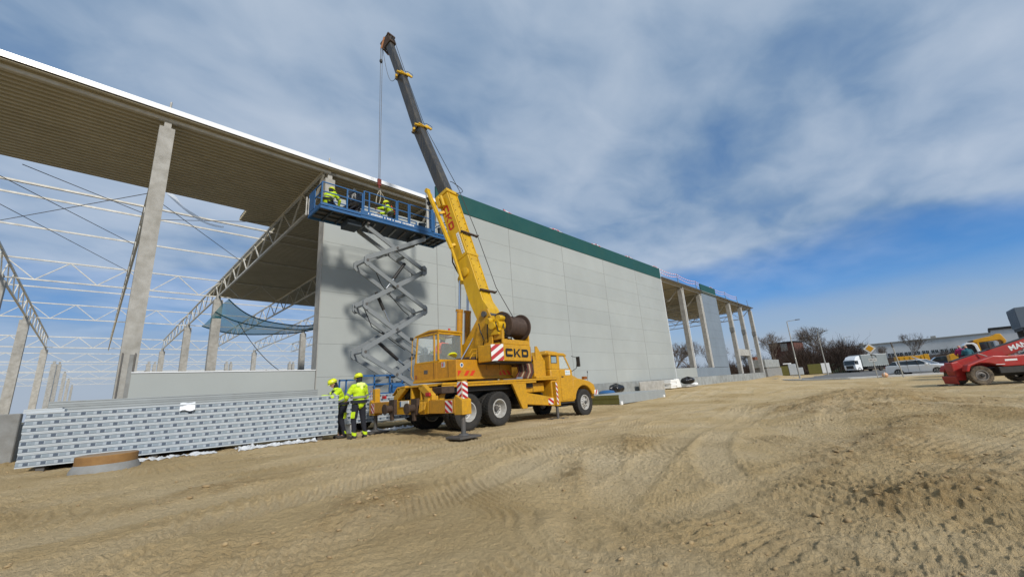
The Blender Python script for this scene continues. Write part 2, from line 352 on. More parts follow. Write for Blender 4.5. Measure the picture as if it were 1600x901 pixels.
def base_height(x, y):
    x = np.asarray(x, float); y = np.asarray(y, float); num = 0; den = 0
    for cx, cy, cz in CTRL:
        s = 3+.06*math.hypot(cx, cy)
        w = 1/((x-cx)**2+(y-cy)**2+s*s)**1.6*(s**1.2); num = num+w*cz; den = den+w
    h = num/den
    for cx, cy, sx, sy, a, an in HEAPS:
        c, q = math.cos(an), math.sin(an); u = (x-cx)*c+(y-cy)*q; v = -(x-cx)*q+(y-cy)*c
        h = h+a*np.exp(-(u/sx)**2-(v/sy)**2)
    return h
def TZ(x, y): return float(base_height(np.array([x]), np.array([y]))[0])
def ground_detail(x, y, full=True):
    """fine relief and how freshly churned the soil is"""
    heap = 0
    for cx, cy, sx, sy, a, an in HEAPS:
        c, q = math.cos(an), math.sin(an); u = (x-cx)*c+(y-cy)*q; v = -(x-cx)*q+(y-cy)*c
        heap = np.maximum(heap, np.exp(-(u/(sx*1.1))**2-(v/(sy*1.15))**2))
    big = fbm(x, y, .22, 4)
    q_ = np.exp(-((x-20.5)/6.5)**2-((y-1.6)/2.6)**2)
    rough = np.clip(.22+1.0*big+.9*heap+.5*fbm(x+40, y-9, .8, 3), .04, 1.3)
    h = .07*fbm(x, y, .55, 3)+q_*(.22*fbm(x+7, y+3, 1.1, 5, .6)+.10*(.3-np.abs(fbm(x, y+50, 2.2, 3))))
    h = h+rough*.058*fbm(x, y, 2.6, 5, .62)
    r = np.abs(fbm(x*1.0+3, y*1.0, 4.5, 4, .6)); h = h+rough*.05*(.25-r)
    # crisp crusted ridges and lug marks pressed into the soil in every direction
    rg = 1-np.abs(vnoise(x*5.2+y*1.3, y*8.1-x*.8))*2; rg2 = 1-np.abs(vnoise(x*11+3, y*15+x*2.0))*2; rg3 = 1-np.abs(vnoise(x*23, y*27+4))*2
    patch = np.clip(.45+2.2*vnoise(x*.45+31, y*.45+12), .08, 1.0)
    h = h+patch*(.022*rg**6+.018*rg2**5)+.008*rg3**3*(.35+patch)
    lug = np.sin((x*1.0-y*.35+.5*vnoise(x*.7, y*.7)*2)*2*np.pi/.17+vnoise(x*1.3, y*1.3)*7)*np.clip(3.5*vnoise(x*.8+60, y*.8+33)-.1, 0, 1)
    h = h+.015*np.clip(lug*1.8, -1, 1)
    lug2 = np.sin((x*.45+y*1.0)*2*np.pi/.15+vnoise(x*1.1+9, y*1.1)*8)*np.clip(3.5*vnoise(x*.7+90, y*.7+3)-.2, 0, 1)
    h = h+.012*np.clip(lug2*1.5, -1, 1)
    smoothm = np.zeros_like(x); tread = np.zeros_like(x)
    R = np.hypot(x, y)
    for P, kind in TL:
        lo = P.min(0)-1; hi = P.max(0)+1
        idx = np.where((x > lo[0]) & (x < hi[0]) & (y > lo[1]) & (y < hi[1]))[0]
        if len(idx) == 0: continue
        xx = x[idx]; yy = y[idx]; best = np.full(len(idx), 9.); sd = np.zeros(len(idx)); sa = np.zeros(len(idx)); acc = 0
        for a, b in zip(P[:-1], P[1:]):
            d = b-a; Ls = math.hypot(*d); t = np.clip(((xx-a[0])*d[0]+(yy-a[1])*d[1])/(Ls*Ls), 0, 1)
            ex = xx-a[0]-t*d[0]; ey = yy-a[1]-t*d[1]; dist = np.hypot(ex, ey); m = dist < best
            best = np.where(m, dist, best); sg = (ex*d[1]-ey*d[0])/Ls; sd = np.where(m, sg, sd); sa = np.where(m, acc+t*Ls, sa); acc += Ls
        W = .27 if kind else .2
        inside = 1/(1+np.exp((best-W)/.035)); rim = np.exp(-((best-W-.09)/.07)**2)
        fade = np.clip(.45+1.6*vnoise(xx*.35+5, yy*.35+2), .0, 1)
        dep = .032 if kind else .05
        h[idx] = h[idx]*(1-.30*inside*fade) - .62*dep*inside*(.3+fade)+.014*rim*(.2+fade)
        ph = (sa+np.abs(sd)*.8*np.sign(sd+1e-9)*(1 if kind else 0))/.105*2*np.pi+vnoise(xx*1.5, yy*1.5)*4.0
        tr = np.clip(np.sin(ph)*1.6, -1, 1)*inside*(.35+fade)
        if kind: h[idx] += .012*tr*np.clip(.6+2.2*vnoise(xx*.9+8, yy*.9), .15, 1.3)
        smoothm[idx] = np.maximum(smoothm[idx], .7*inside*fade)
    fresh = np.clip(rough*.9+heap*.45+q_*1.0-smoothm*.6-.16, 0, 1)
    fade_far = np.clip((52-x)/10, 0, 1)
    h = h*np.clip(1.15-R/90, .15, 1)*fade_far
    return h, fresh, smoothm*fade_far
def make_ground():
    A1 = np.radians(np.linspace(-15, 108, 1050)); A2 = np.radians(np.linspace(108, 345, 62)[1:-1]); A = np.concatenate([A1, A2])
    Rr = np.concatenate([[.6, 1.4], np.geomspace(2.2, 60, 560), np.geomspace(61.5, 5200, 34)])
    na, nr = len(A), len(Rr)
    X = (Rr[:, None]*np.sin(A)[None, :]).ravel(); Y = (Rr[:, None]*np.cos(A)[None, :]).ravel()
    Z = base_height(X, Y); d, fresh, sm = ground_detail(X, Y); Z = Z+d
    # level under the asphalt and the far plain
    road = np.clip((X-54.0)/2.5, 0, 1)*np.clip((Y+60)/5, 0, 1)*np.clip((15-Y)/2, 0, 1)*np.clip((150-X)/4, 0, 1); Z = Z*(1-road)+(-.235)*road
    X = np.append(X, 0); Y = np.append(Y, 0); Z = np.append(Z, -.45); fresh = np.append(fresh, .3); sm = np.append(sm, 0)
    i = np.arange(nr-1)[:, None]*na; j = np.arange(na)[None, :]; j2 = (j+1) % na
    q = np.stack([i+j, i+j2, i+na+j2, i+na+j], -1).reshape(-1, 4)[:, ::-1]
    fan = np.stack([np.full(na, len(X)-1), np.arange(na), (np.arange(na)+1) % na], -1)[:, ::-1]
    me = bpy.data.meshes.new('ground'); nv = len(X); nq = len(q); nf = len(fan)
    me.vertices.add(nv); me.vertices.foreach_set('co', np.stack([X, Y, Z], -1).astype(np.float32).ravel())
    me.loops.add(nq*4+nf*3); me.loops.foreach_set('vertex_index', np.concatenate([q.ravel(), fan.ravel()]).astype(np.int32))
    me.polygons.add(nq+nf); me.polygons.foreach_set('loop_start', np.concatenate([np.arange(nq)*4, nq*4+np.arange(nf)*3]).astype(np.int32))
    me.polygons.foreach_set('loop_total', np.concatenate([np.full(nq, 4), np.full(nf, 3)]).astype(np.int32))
    me.update(calc_edges=True); me.polygons.foreach_set('use_smooth', [True]*(nq+nf))
    at = me.attributes.new('fresh', 'FLOAT', 'POINT'); at.data.foreach_set('value', fresh.astype(np.float32))
    at = me.attributes.new('packed', 'FLOAT', 'POINT'); at.data.foreach_set('value', sm.astype(np.float32))
    m = bpy.data.materials.new('sandy_soil'); m.use_nodes = True; t = m.node_tree; b = t.nodes['Principled BSDF']
    b.inputs['Roughness'].default_value = .95; b.inputs['Specular IOR Level'].default_value = .15
    tcn = t.nodes.new('ShaderNodeTexCoord')
    def N(sc, de, ro=.6): n = nd(t, 'ShaderNodeTexNoise', i_Scale=sc, i_Detail=de, i_Roughness=ro); L(t, tcn.outputs['Object'], n.inputs['Vector']); return n.outputs[0]
    big = ramp(t, N(.35, 5), [(.3, (.50, .36, .175)), (.5, (.62, .465, .25)), (.7, (.69, .545, .33))])
    fr = nd(t, 'ShaderNodeAttribute', attribute_name='fresh'); pk = nd(t, 'ShaderNodeAttribute', attribute_name='packed')
    f2 = math_(t, 'MULTIPLY', fr.outputs['Fac'], math_(t, 'ADD', math_(t, 'MULTIPLY', N(3.2, 7, .72), 2.6), -.85))
    c = mixc(t, math_(t, 'MINIMUM', math_(t, 'MAXIMUM', f2, 0.0), .7), big.outputs[0], (.31, .20, .085))
    c = mixc(t, math_(t, 'MULTIPLY', pk.outputs['Fac'], .8), c, (.66, .53, .335))
    sp = ramp(t, N(34, 5, .75), [(.30, (.60,)*3), (.42, (.93,)*3), (.60, (1.0,)*3), (.72, (1.18,)*3)])
    c = mixc(t, 1.0, c, sp.outputs[0], 'MULTIPLY')
    # the far plain beyond the site: dull winter grass and earth
    sx = nd(t, 'ShaderNodeVectorMath', operation='LENGTH'); L(t, tcn.outputs['Object'], sx.inputs[0])
    far = ramp(t, math_(t, 'DIVIDE', sx.outputs['Value'], 400), [(.28, (0,)*3), (.42, (1,)*3)])
    c = mixc(t, far.outputs[0], c, (.15, .14, .095))
    L(t, c, b.inputs['Base Color'])
    rn = nd(t, 'ShaderNodeTexNoise', noise_type='RIDGED_MULTIFRACTAL', i_Scale=9.0, i_Detail=5.0, i_Roughness=.6); L(t, tcn.outputs['Object'], rn.inputs['Vector'])
    hgt = math_(t, 'ADD', math_(t, 'ADD', math_(t, 'MULTIPLY', N(18, 6, .7), 1.0), math_(t, 'MULTIPLY', rn.outputs[0], .35)), math_(t, 'MULTIPLY', N(75, 4, .7), .4))
    bm = nd(t, 'ShaderNodeBump'); bm.inputs['Strength'].default_value = 1.0; bm.inputs['Distance'].default_value = .07; L(t, hgt, bm.inputs['Height']); L(t, bm.outputs[0], b.inputs['Normal'])
    me.materials.append(m); M['soil'] = m
    link('ground', me, kind='structure')
    # loose clods and crumbs
    ico = [(0,0,1),(.9,0,.35),(.28,.85,.4),(-.72,.53,.35),(-.7,-.5,.4),(.3,-.85,.35),(.7,.55,-.4),(-.27,.83,-.4),(-.9,0,-.35),(-.3,-.82,-.4),(.72,-.5,-.4),(0,0,-.9)]
    icf = [(0,1,2),(0,2,3),(0,3,4),(0,4,5),(0,5,1),(1,6,2),(2,7,3),(3,8,4),(4,9,5),(5,10,1),(6,7,2),(7,8,3),(8,9,4),(9,10,5),(10,6,1),(11,7,6),(11,8,7),(11,9,8),(11,10,9),(11,6,10)]
    rs = np.random.RandomState(3); n = 15000
    az = np.radians(rs.uniform(-10, 104, n)); rr = 3.0*np.exp(rs.rand(n)**.9*2.35); cx = rr*np.sin(az); cy = rr*np.cos(az)
    dz, fsh, smm = ground_detail(cx, cy); cz = base_height(cx, cy)+dz
    S0 = .5+1.0*rs.rand(n)**2
    keep = (rs.rand(n) < (fsh*.6+.02)) & (smm < .5) & (cy < 17); cx, cy, cz, fsh = cx[keep], cy[keep], cz[keep], fsh[keep]; n = len(cx)
    V = np.array(ico); S = (.0035+.022*rs.rand(n)**4.2)*(1+.6*fsh); k = len(V)
    ang = rs.uniform(0, 6.28, n); vv = V[None]*(1+.35*(rs.rand(n, k, 1)-.5))*np.stack([S*rs.uniform(.8, 2.0, n), S, S*rs.uniform(.35, .8, n)], -1)[:, None, :]
    xr = vv[..., 0]*np.cos(ang)[:, None]-vv[..., 1]*np.sin(ang)[:, None]; yr = vv[..., 0]*np.sin(ang)[:, None]+vv[..., 1]*np.cos(ang)[:, None]
    P = np.stack([xr+cx[:, None], yr+cy[:, None], vv[..., 2]+cz[:, None]+S[:, None]*.2], -1).reshape(-1, 3)
    Fc = (np.array(icf)[None]+np.arange(n)[:, None, None]*k).reshape(-1, 3)
    me = bpy.data.meshes.new('soil_clods'); me.vertices.add(len(P)); me.vertices.foreach_set('co', P.astype(np.float32).ravel())
    me.loops.add(Fc.size); me.loops.foreach_set('vertex_index', Fc.astype(np.int32).ravel()); me.polygons.add(len(Fc))
    me.polygons.foreach_set('loop_start', (np.arange(len(Fc))*3).astype(np.int32)); me.polygons.foreach_set('loop_total', np.full(len(Fc), 3, np.int32)); me.update(calc_edges=True)
    me.materials.append(mat('clod_soil', (.44, .32, .165), .95, dirt=(.20, .13, .065), damt=.8, dscale=.8))
    o = link('soil_clods', me, kind='stuff', label='loose crumbs and clods of dry sandy soil scattered over the site', cat='soil')
make_ground()
def GZ(x, y):
    d, _, _ = ground_detail(np.array([float(x)]), np.array([float(y)])); return TZ(x, y)+float(d[0])

# asphalt road beyond the site, with its kerb
mb = MB(); mb.prism([(56.6, -58), (147, -58), (147, 13.0), (68, 13.2), (60, 9.4), (56.6, 5)], 'z', -.30, -.228); mb.build('road', M['asphalt'], kind='structure')
mb = MB()
kp = [(56.45, -58), (56.45, 5.05), (59.9, 9.55), (68, 13.35)]
for a, b in zip(kp[:-1], kp[1:]): mb.beam((*a, -.16), (*b, -.16), .22, .22)
mb.build('kerb', M['white'], kind='structure', bevel=.02)
# ------------------------------------------------------------------ warehouse under construction
BX = [.65+6.03*i for i in range(-2, 14)]           # facade column lines
colx = lambda i: .65+6.03*i
FY = 18.0
wh = thing('warehouse', (20, FY, 0), 'huge half built warehouse with pale panels, a green top band and bare roof trusses', 'warehouse')
# facade columns: precast, with corbel top; seen bare where no panel hides them
def column_mesh(w, d, z0, z1):
    mb = MB(); mb.box((-w/2, 0, z0), (w/2, d, z1-.45)); mb.box((-w*.23, d*.1, z1-.45), (w*.23, d*.9, z1)); return mb.mesh('column', M['concrete'])
cm = column_mesh(.45, .50, -.3, 11.95)
hole = MB(); hole.lathe([(.055, 0), (.055, -.03), (.0, -.031)], (0, 0, 0), (0, -1, 0), 12); holem = hole.mesh('insert_hole', M['black'])
for i in range(-2, 14):
    x = colx(i); y = FY+.02 if 0 < i < 13 else FY
    c = inst('column', cm, wh, Matrix.Translation((x, y, 0)))
    if i in (0, 1) or i >= 8:
        for z in ((1.6, 10.2) if i == 0 else (8.7,)):
            inst('insert_hole', holem, c, Matrix.Translation((x-.05, y-.004, z)))
    if i in (0,):
        mb = MB()
        for dx in (-.19, .12): mb.box((x+dx, FY-.045, .2), (x+dx+.035, FY+.0, 3.05))
        mb.build('anchor_rail', M['dsteel'], c)
        mb = MB(); mb.box((x+.0, FY-.03, .2), (x+.11, FY, 3.0)); mb.build('timber_packing', M['concdark'], c)
    mb = MB(); mb.tube((x, y+.25, 11.9), (x, y+.25, 12.75), .035, n=6); mb.box((x-.28, y+.02, 11.75), (x+.28, y+.1, 11.86)); mb.build('guard_rail_post', M['galv'], c)
# corbel blocks on the last three columns and the short cross beam
for i in (11, 12, 13):
    x = colx(i)
    mb = MB(); mb.box((x-.32, FY-.03, 7.3), (x+.30, FY+.54, 8.0)); mb.build('corbel', M['concdark'], wh)
mb = MB(); mb.box((colx(11)+.25, FY+.05, 3.75), (colx(12)-.25, FY+.35, 4.75)); mb.build('cross_beam', M['concrete'], wh)

# wall panels, one object each: 6 m x 1.17 m with real recessed joints
PZ = [2.12, 3.53, 4.70, 5.88, 7.05, 8.22, 9.39, 10.56, 11.93]
def panel(x0, x1, z0, z1, m, nm='wall_panel', y=FY-.10, t=.10, lab=None, g=.004):
    mb = MB(); mb.box((x0+g, y, z0+g*.5), (x1-g, y+t, z1-g*.5)); o = mb.build(nm, m, wh, bevel=.006, label=lab); return o
backing = MB()
for i in range(1, 7):
    x0, x1 = colx(i), colx(i+1)
    top = len(PZ)-1
    if i == 1: top = 7
    if i == 1: x0 -= .22
    cells = [(x0, x1)]
    if i == 2: cells = [(x0, x0+1.25), (x0+1.25, x1)]      # the narrow strip beside the crane boom
    for (a, b) in cells:
        for k in range(top): panel(a, b, PZ[k], PZ[k+1], M['panel'])
        panel(a, b, 1.06, PZ[0], M['panel'])
        if i > 1: panel(a, b, 11.93, 13.14, M['green'], 'green_band_panel', y=FY-.14, t=.14)
    backing.box((x0+.3, FY+.001, 1.06), (x1-.02, FY+.02, PZ[top]-.03))
backing.build('joint_backing', M['joint'], wh)
# vertical joint strips
for i in range(2, 7):
    mb = MB(); mb.box((colx(i)-.018, FY-.104, 1.08), (colx(i)+.018, FY+.0, 11.93)); mb.build('joint_strip', M['concdark'], wh)
mb = MB(); mb.box((colx(1)-.25, FY-.12, 1.06), (colx(1)-.22, FY-.02, PZ[7])); mb.build('trim_and_lit_edge', M['galv'], wh)
mb = MB(); mb.box((colx(7)-.012, FY-.15, 1.06), (colx(7)+.03, FY+.02, 13.15)); mb.build('trim_and_lit_edge', M['whitemetal'], wh)
# low wall left of the finished bays, and beyond them
panel(colx(0)+.10, colx(1)-.26, 1.08, 2.40, M['panel'], 'low_wall_panel')
mb = MB(); mb.box((colx(0)+.10, FY-.13, 2.40), (colx(1)-.26, FY+.03, 2.43)); mb.build('low_wall_capping', M['whitemetal'], wh)
panel(colx(7)+.02, colx(8), 1.06, 2.10, M['panel'], 'low_wall_panel')
panel(colx(8), colx(9), 1.06, 2.08, M['panelblue'], 'low_wall_panel'); panel(colx(9), colx(10), 1.06, 2.08, M['panelblue'], 'low_wall_panel')
for k in range(len(PZ)-1): panel(colx(9)+.24, colx(10), PZ[k], PZ[k+1], M['panelblue'], lab='blue grey wall panel of the far closed bay' if k == 0 else None)
panel(colx(9)+.24, colx(10), 11.93, 13.14, M['green'], 'green_band_panel', y=FY-.14, t=.14)
mb = MB(); mb.box((colx(9)+.3, FY+.001, 2.1), (colx(10)-.05, FY+.03, 11.9)); mb.build('joint_backing', M['joint'], wh)
for i in (7, 8, 9):
    mb = MB(); mb.box((colx(i)+.21, FY-.05, 2.1), (colx(i)+.26, FY-.0, 11.9)); mb.build('trim_and_lit_edge', M['whitemetal'], wh)  # white strips paint the sunlit front edge of these columns
for i in (11, 12, 13):
    mb = MB(); mb.box((colx(i)+.19, FY-.05, 1.1), (colx(i)+.24, FY-.0, 11.7)); mb.build('trim_and_lit_edge', M['whitemetal'], wh)  # sunlight on the last columns' edges, likewise put in as white strips
# precast plinth blocks
for i in range(-2, 13):
    x0, x1 = colx(i), colx(i+1)
    mb = MB(); mb.box((x0+.01, FY-.16, -.5), (x1-.01, FY+.12, 1.055)); mb.build('plinth_block', M['plinth'], wh, bevel=.015)
mb = MB(); mb.box((-14, FY+.13, -.5), (80, 122, .12)); mb.build('floor_slab', M['concdark'], wh)
# weathered overhanging metal edge of the roof
mb = MB()
def edge(x0, x1): mb.prism([(FY-.30, 11.97), (FY-.30, 12.17), (FY-.26, 12.20), (FY+.2, 12.20), (FY+.2, 12.17), (FY-.25, 12.165), (FY-.27, 11.97)], 'x', x0, x1)
edge(-12, colx(2)-.02); mb.build('roof_edge_flashing', M['whitemetal'], wh)
mb = MB(); [mb.prism([(FY-.30, 12.02), (FY-.30, 12.17), (FY+.2, 12.20), (FY+.2, 12.15), (FY-.27, 12.02)], 'x', a_, b_) for a_, b_ in ((colx(7)+.03, colx(9)+.2), (colx(10)+.02, colx(13)+.5))]; mb.build('roof_edge_flashing', M['dsteel'], wh, label='dull grey roof edge beyond the closed bays')
mb = MB(); mb.box((-12, FY+.18, 12.2), (colx(2)-.1, FY+.24, 12.34)); mb.build('edge_upstand', M['galv'], wh)
# trapezoidal roof deck: ribs run along the facade
def deck(x0, x1, y0, y1, z=11.93, pitch=.28, d=.15, nm='roof_deck_sheet'):
    pts = []; y = y0
    while y < y1-1e-3:
        pts += [(y, z), (y+pitch*.40, z), (y+pitch*.54, z+d), (y+pitch*.86, z+d)]; y += pitch
    pts.append((y, z)); up = [(a, b+.012) for a, b in reversed(pts)]
    mb = MB(); n = len(pts); vs = [(x0, a, b) for a, b in pts]+[(x1, a, b) for a, b in pts]
    mb.add(vs, [(i, i+1, n+i+1, n+i)[::-1] for i in range(n-1)])
    o = mb.build(nm, M['deck'], wh); s = o.modifiers.new('t', 'SOLIDIFY'); s.thickness = .012; return o
deck(-12, colx(-1), FY-.24, 25.0); deck(colx(-1), colx(0), FY-.24, 25.0); deck(colx(0), 4.75, FY-.24, 25.0); deck(4.75, colx(1), FY-.24, 26.7)
deck(colx(1), colx(2)-.05, FY-.24, 48); deck(colx(2)-.05, colx(4), FY+.15, 48); deck(colx(4), colx(6), FY+.15, 60); deck(colx(6), colx(7), FY+.15, 60)
for i in range(7, 13): deck(colx(i), colx(i+1), FY-.24, 30.5 if i > 9 else 33)
# insulation / membrane lying on top of the deck (what the sun sees)
for (x0, x1, y1) in ((-12, 4.75, 24.9), (4.75, colx(1), 26.6), (colx(1), colx(2)-.1, 47.9), (colx(2)-.1, colx(4), 47.9), (colx(4), colx(7), 59.9), (colx(7), colx(10), 32.9), (colx(10), colx(13), 30.4)):
    mb = MB(); mb.box((x0+.002, FY-.22 if x0 < colx(2)-.2 or x0 > colx(6)+1 else FY+.17, 12.10), (x1-.002, y1, 12.16)); mb.build('roof_membrane', M['galv'], wh)
# edge angle under the deck and eaves tie
mb = MB(); mb.box((-12, FY+.0, 11.78), (colx(1)+.0, FY+.07, 11.90)); mb.build('eaves_beam', M['truss'], wh)
for i in range(1, 13):
    if 2 <= i <= 6: continue
    mb = MB(); mb.box((colx(i)+.25, FY+.03, 11.76), (colx(i+1)-.25, FY+.11, 11.88)); mb.build('eaves_beam', M['truss'], wh)

# --- trusses
def truss_y(x, y0, y1, zt=11.86, zb=10.45, step=2.5, cw=.11, individual=False, nm='roof_truss', m='truss', drop=True):
    mb = MB(); mb.beam((x, y0, zt), (x, y1, zt), cw, .13); mb.beam((x, y0+1.3, zb), (x, y1, zb), cw, .12); mb.beam((x, y0, zt-.12), (x, y0+1.3, zb), cw*.8, .1)
    br = []; y = y0+1.3; up = True
    while y < y1-.2:
        yn = min(y+step*.62, y1); br.append(((x, y, zb if up else zt), (x, yn, zt if up else zb))); up = not up; y = yn
        if not up: pass
    if not individual:
        for p, q in br: mb.beam(p, q, .055, .055, up=(1, 0, 0))
    o = mb.build(nm, M[m], wh)
    if individual:
        Lb = (Vector(br[0][1])-Vector(br[0][0])).length
        b = MB(); b.box((0, -.033, -.033), (Lb, .033, .033)); bme = b.mesh('brace', M[m])
        for p, q in br: inst('brace', bme, o, frame(p, q, (1, 0, 0)))
    return o
def truss_x(y, x0, x1, zt=11.86, zb=10.45, step=1.5, cw=.085, individual=False, m='truss', w=.055):
    mb = MB(); mb.beam((x0, y, zt), (x1, y, zt), cw, cw); mb.beam((x0, y, zb), (x1, y, zb), cw, cw); br = []
    n = max(1, round((x1-x0)/step)); st = (x1-x0)/n
    for k in range(n): a = (x0+k*st, y, zt if k % 2 == 0 else zb); b_ = (x0+(k+1)*st, y, zb if k % 2 == 0 else zt); br.append((a, b_))
    if not individual:
        for p, q in br: mb.beam(p, q, w, w)
    o = mb.build('cross_truss', M[m], wh)
    if individual:
        Lb = (Vector(br[0][1])-Vector(br[0][0])).length
        b = MB(); b.box((0, -w/2, -w/2), (Lb, w/2, w/2)); bme = b.mesh('brace', M[m])
        for p, q in br: inst('brace', bme, o, frame(p, q))
    return o
XT = [-17.1, -11.3, -5.3, .66, 6.4, 12.45, 18.5]
truss_y(-5.3, 18.2, 81, individual=True); truss_y(.62, 18.2, 81, individual=True); truss_y(6.42, 18.2, 81, individual=True); truss_y(12.45, 18.2, 81, individual=True)
for x in (-11.3, 18.5, 24.5, 30.5, 36.6): truss_y(x, 18.2, 81)
for i in range(7, 14): truss_y(colx(i), 18.5, 36 if i > 9 else 46)
for (y, ind) in ((41.2, True), (57.0, True)): truss_x(y, -17.3, 42.4, individual=ind, step=1.49)
for y in (80.5, 101, 122, 143, 170): truss_x(y, -41.4, 66.4, step=1.5 if y < 100 else 2.2, w=.07, cw=.11)
for (y) in (27.4, 29.0, 34.0, 50.0):
    mb = MB(); mb.beam((-17.3, y, 11.86), (42.5, y, 11.86), .06 if y > 28 else .11, .09); mb.build('purlin', M['truss'], wh)
for y in (26, 33.5, 41):
    mb = MB(); mb.beam((42.5, y, 11.84), (80, y, 11.84), .12, .14); mb.build('purlin', M['truss'], wh)
truss_x(25.5, 42.8, 79.2, step=2.0); truss_x(36, 42.8, 79.2, step=2.0); truss_x(46, 42.8, 61, step=2.0)
# inner columns under the trusses
icm = column_mesh(.62, .62, 0, 10.55)
for y in (41.0, 56.7, 80.2, 101):
    for x in (-17.3, -5.3, 6.42, 18.5, 30.5): inst('column', icm, wh, Matrix.Translation((x, y-.3, 0)))
icm2 = column_mesh(.5, .5, 0, 10.5)
for y in (101, 122, 143, 170):
    for x in range(-41, 60, 12): inst('column', icm2, wh, Matrix.Translation((x+.3, y, 0)))
# bracing rods in the roof plane
mb = MB()
for (a, b) in (((-5.3, 25.1, 11.7), (.62, 34.0, 11.7)), ((.62, 25.1, 11.7), (-5.3, 34.0, 11.7)), ((-5.3, 29, 11.7), (.62, 40.9, 11.7)), ((.62, 29, 11.7), (6.4, 25.2, 11.7)), ((.62, 25.2, 11.7), (6.4, 34, 11.7)), ((-3.4, 25.0, 11.7), (.6, 28.0, 11.7))):
    mb.tube(a, b, .018, n=5)
mb.build('bracing_rod', M['dsteel'], wh)
# the concrete footing block seen left of the panel stacks
t = MB(); t.box((-1.66, 17.0, .0), (-1.28, 17.5, 1.33)); t.build('concrete_block', M['concdark'], None, bevel=.02, label='short upright concrete block at the left end of the panel stacks', cat='concrete block')

# roof edge guard: posts and slack red and white tape
gr = thing('roof_edge_guard', (30, FY+.6, 13), 'row of posts with slack red and white tape along the roof edge', 'guard rail')
gp = [(colx(i)+.1, FY+.35) for i in range(3, 14)]
tb = MB()
for k, (x, y) in enumerate(gp):
    zb = 12.1 if k > 3 else 13.0
    if k in (7,): zb = 13.0
    mb = MB(); mb.tube((x, y, zb), (x, y, 13.62), .028, n=6); mb.box((x-.05, y-.05, zb), (x+.05, y+.05, zb+.02)); mb.build('guard_post', M['dsteel'], gr)
m = bpy.data.materials.new('red_white_tape'); m.use_nodes = True; tt = m.node_tree; b = tt.nodes['Principled BSDF']
g = nd(tt, 'ShaderNodeNewGeometry'); sp = tt.nodes.new('ShaderNodeSeparateXYZ'); L(tt, g.outputs['Position'], sp.inputs[0])
L(tt, mixc(tt, math_(tt, 'GREATER_THAN', math_(tt, 'FRACT', math_(tt, 'MULTIPLY', sp.outputs[0], 1.6)), .5), (.75, .10, .07), (.8, .76, .74)), b.inputs['Base Color']); M['tape'] = m
for k in range(1, len(gp)-1):
    for zz_, sag in ((13.55, .22), (13.25, .30)):
        (x0, y0), (x1, y1) = gp[k-1], gp[k]
        mb = MB(); P = [(x0+(x1-x0)*t_, y0, zz_-sag*4*t_*(1-t_)) for t_ in np.linspace(0, 1, 9)]
        for p, q in zip(P[:-1], P[1:]): mb.add([(p[0], p[1], p[2]-.03), (q[0], q[1], q[2]-.03), (q[0], q[1], q[2]+.03), (p[0], p[1], p[2]+.03)], [(0, 1, 2, 3)])
        mb.build('barrier_tape', M['tape'], gr)

# a sagging blue-green safety net slung under the trusses
netm = bpy.data.materials.new('green_net'); netm.use_nodes = True; tt = netm.node_tree; b = tt.nodes['Principled BSDF']; b.inputs['Base Color'].default_value = (.0, .36, .48, 1); b.inputs['Roughness'].default_value = .9; b.inputs['Alpha'].default_value = .62
def netp(u, v):
    # hangs between the truss at x=6.4 and beyond the corner column
    a = Vector((5.6+1.2*v, 41.5-2.5*v, 7.9+2.0*v)); c = Vector((15.2, 41-2.5*v, 8.3+.35*v)); p = a.lerp(c, u); p.z -= 4*u*(1-u)*(.75+.75*v)*.9+.10*math.sin(v*7+u*4); p.y += .5*math.sin(u*9); return p
mb = MB(); n = 30; q = 14
mb.add([netp(i/n, j/q) for i in range(n+1) for j in range(q+1)], [(i*(q+1)+j, (i+1)*(q+1)+j, (i+1)*(q+1)+j+1, i*(q+1)+j+1) for i in range(n) for j in range(q)])
nt_o = thing('safety_net', (10, 41, 8), 'blue green safety net sagging from the trusses behind the corner column', 'safety net')
mb.build('net_cloth', netm, nt_o, smooth=60)
for v in (0, 1, .5):
    mb = MB(); mb.path([netp(i/n, v) for i in range(n+1)], .05, 5); mb.build('border_rope', mat('net_rope', (.01, .07, .09), .9), nt_o)
mb = MB(); mb.path([Vector((8+4.5*t_, 41-1*t_, 7.6-5.0*t_+(t_-.5)**2*3)) for t_ in np.linspace(0, 1, 14)], .03, 4); mb.build('loose_rope', M['hose'], nt_o)

# torn plastic film hanging off the roof deck
def ribbon(pts, w, m, **k):
    mb = MB(); V = []
    for i, p in enumerate(pts):
        ww = w*(1-.5*i/len(pts)); V += [(p[0], p[1], p[2]), (p[0]+.08*math.sin(i), p[1]+.3, p[2]+ww)]
    mb.add(V, [(2*i, 2*i+2, 2*i+3, 2*i+1) for i in range(len(pts)-1)]); return mb.build('plastic_film', m, None, smooth=60, **k)
ribbon([(1.3+2.6*t_, 25.2+.6*t_, 11.9-1.05*math.sin(t_*math.pi*.62)+(.0)) for t_ in np.linspace(0, 1, 16)], .40, M['film'], label='torn strip of plastic film hanging below the roof deck', cat='plastic film')
# ------------------------------------------------------------------ the truck crane
cr = thing('crane_truck', (10, 11.05, 0), 'yellow six wheeled truck crane on outriggers with its black boom raised over the platform', 'crane truck')
YN, YF = 9.78, 12.34           # near and far side planes
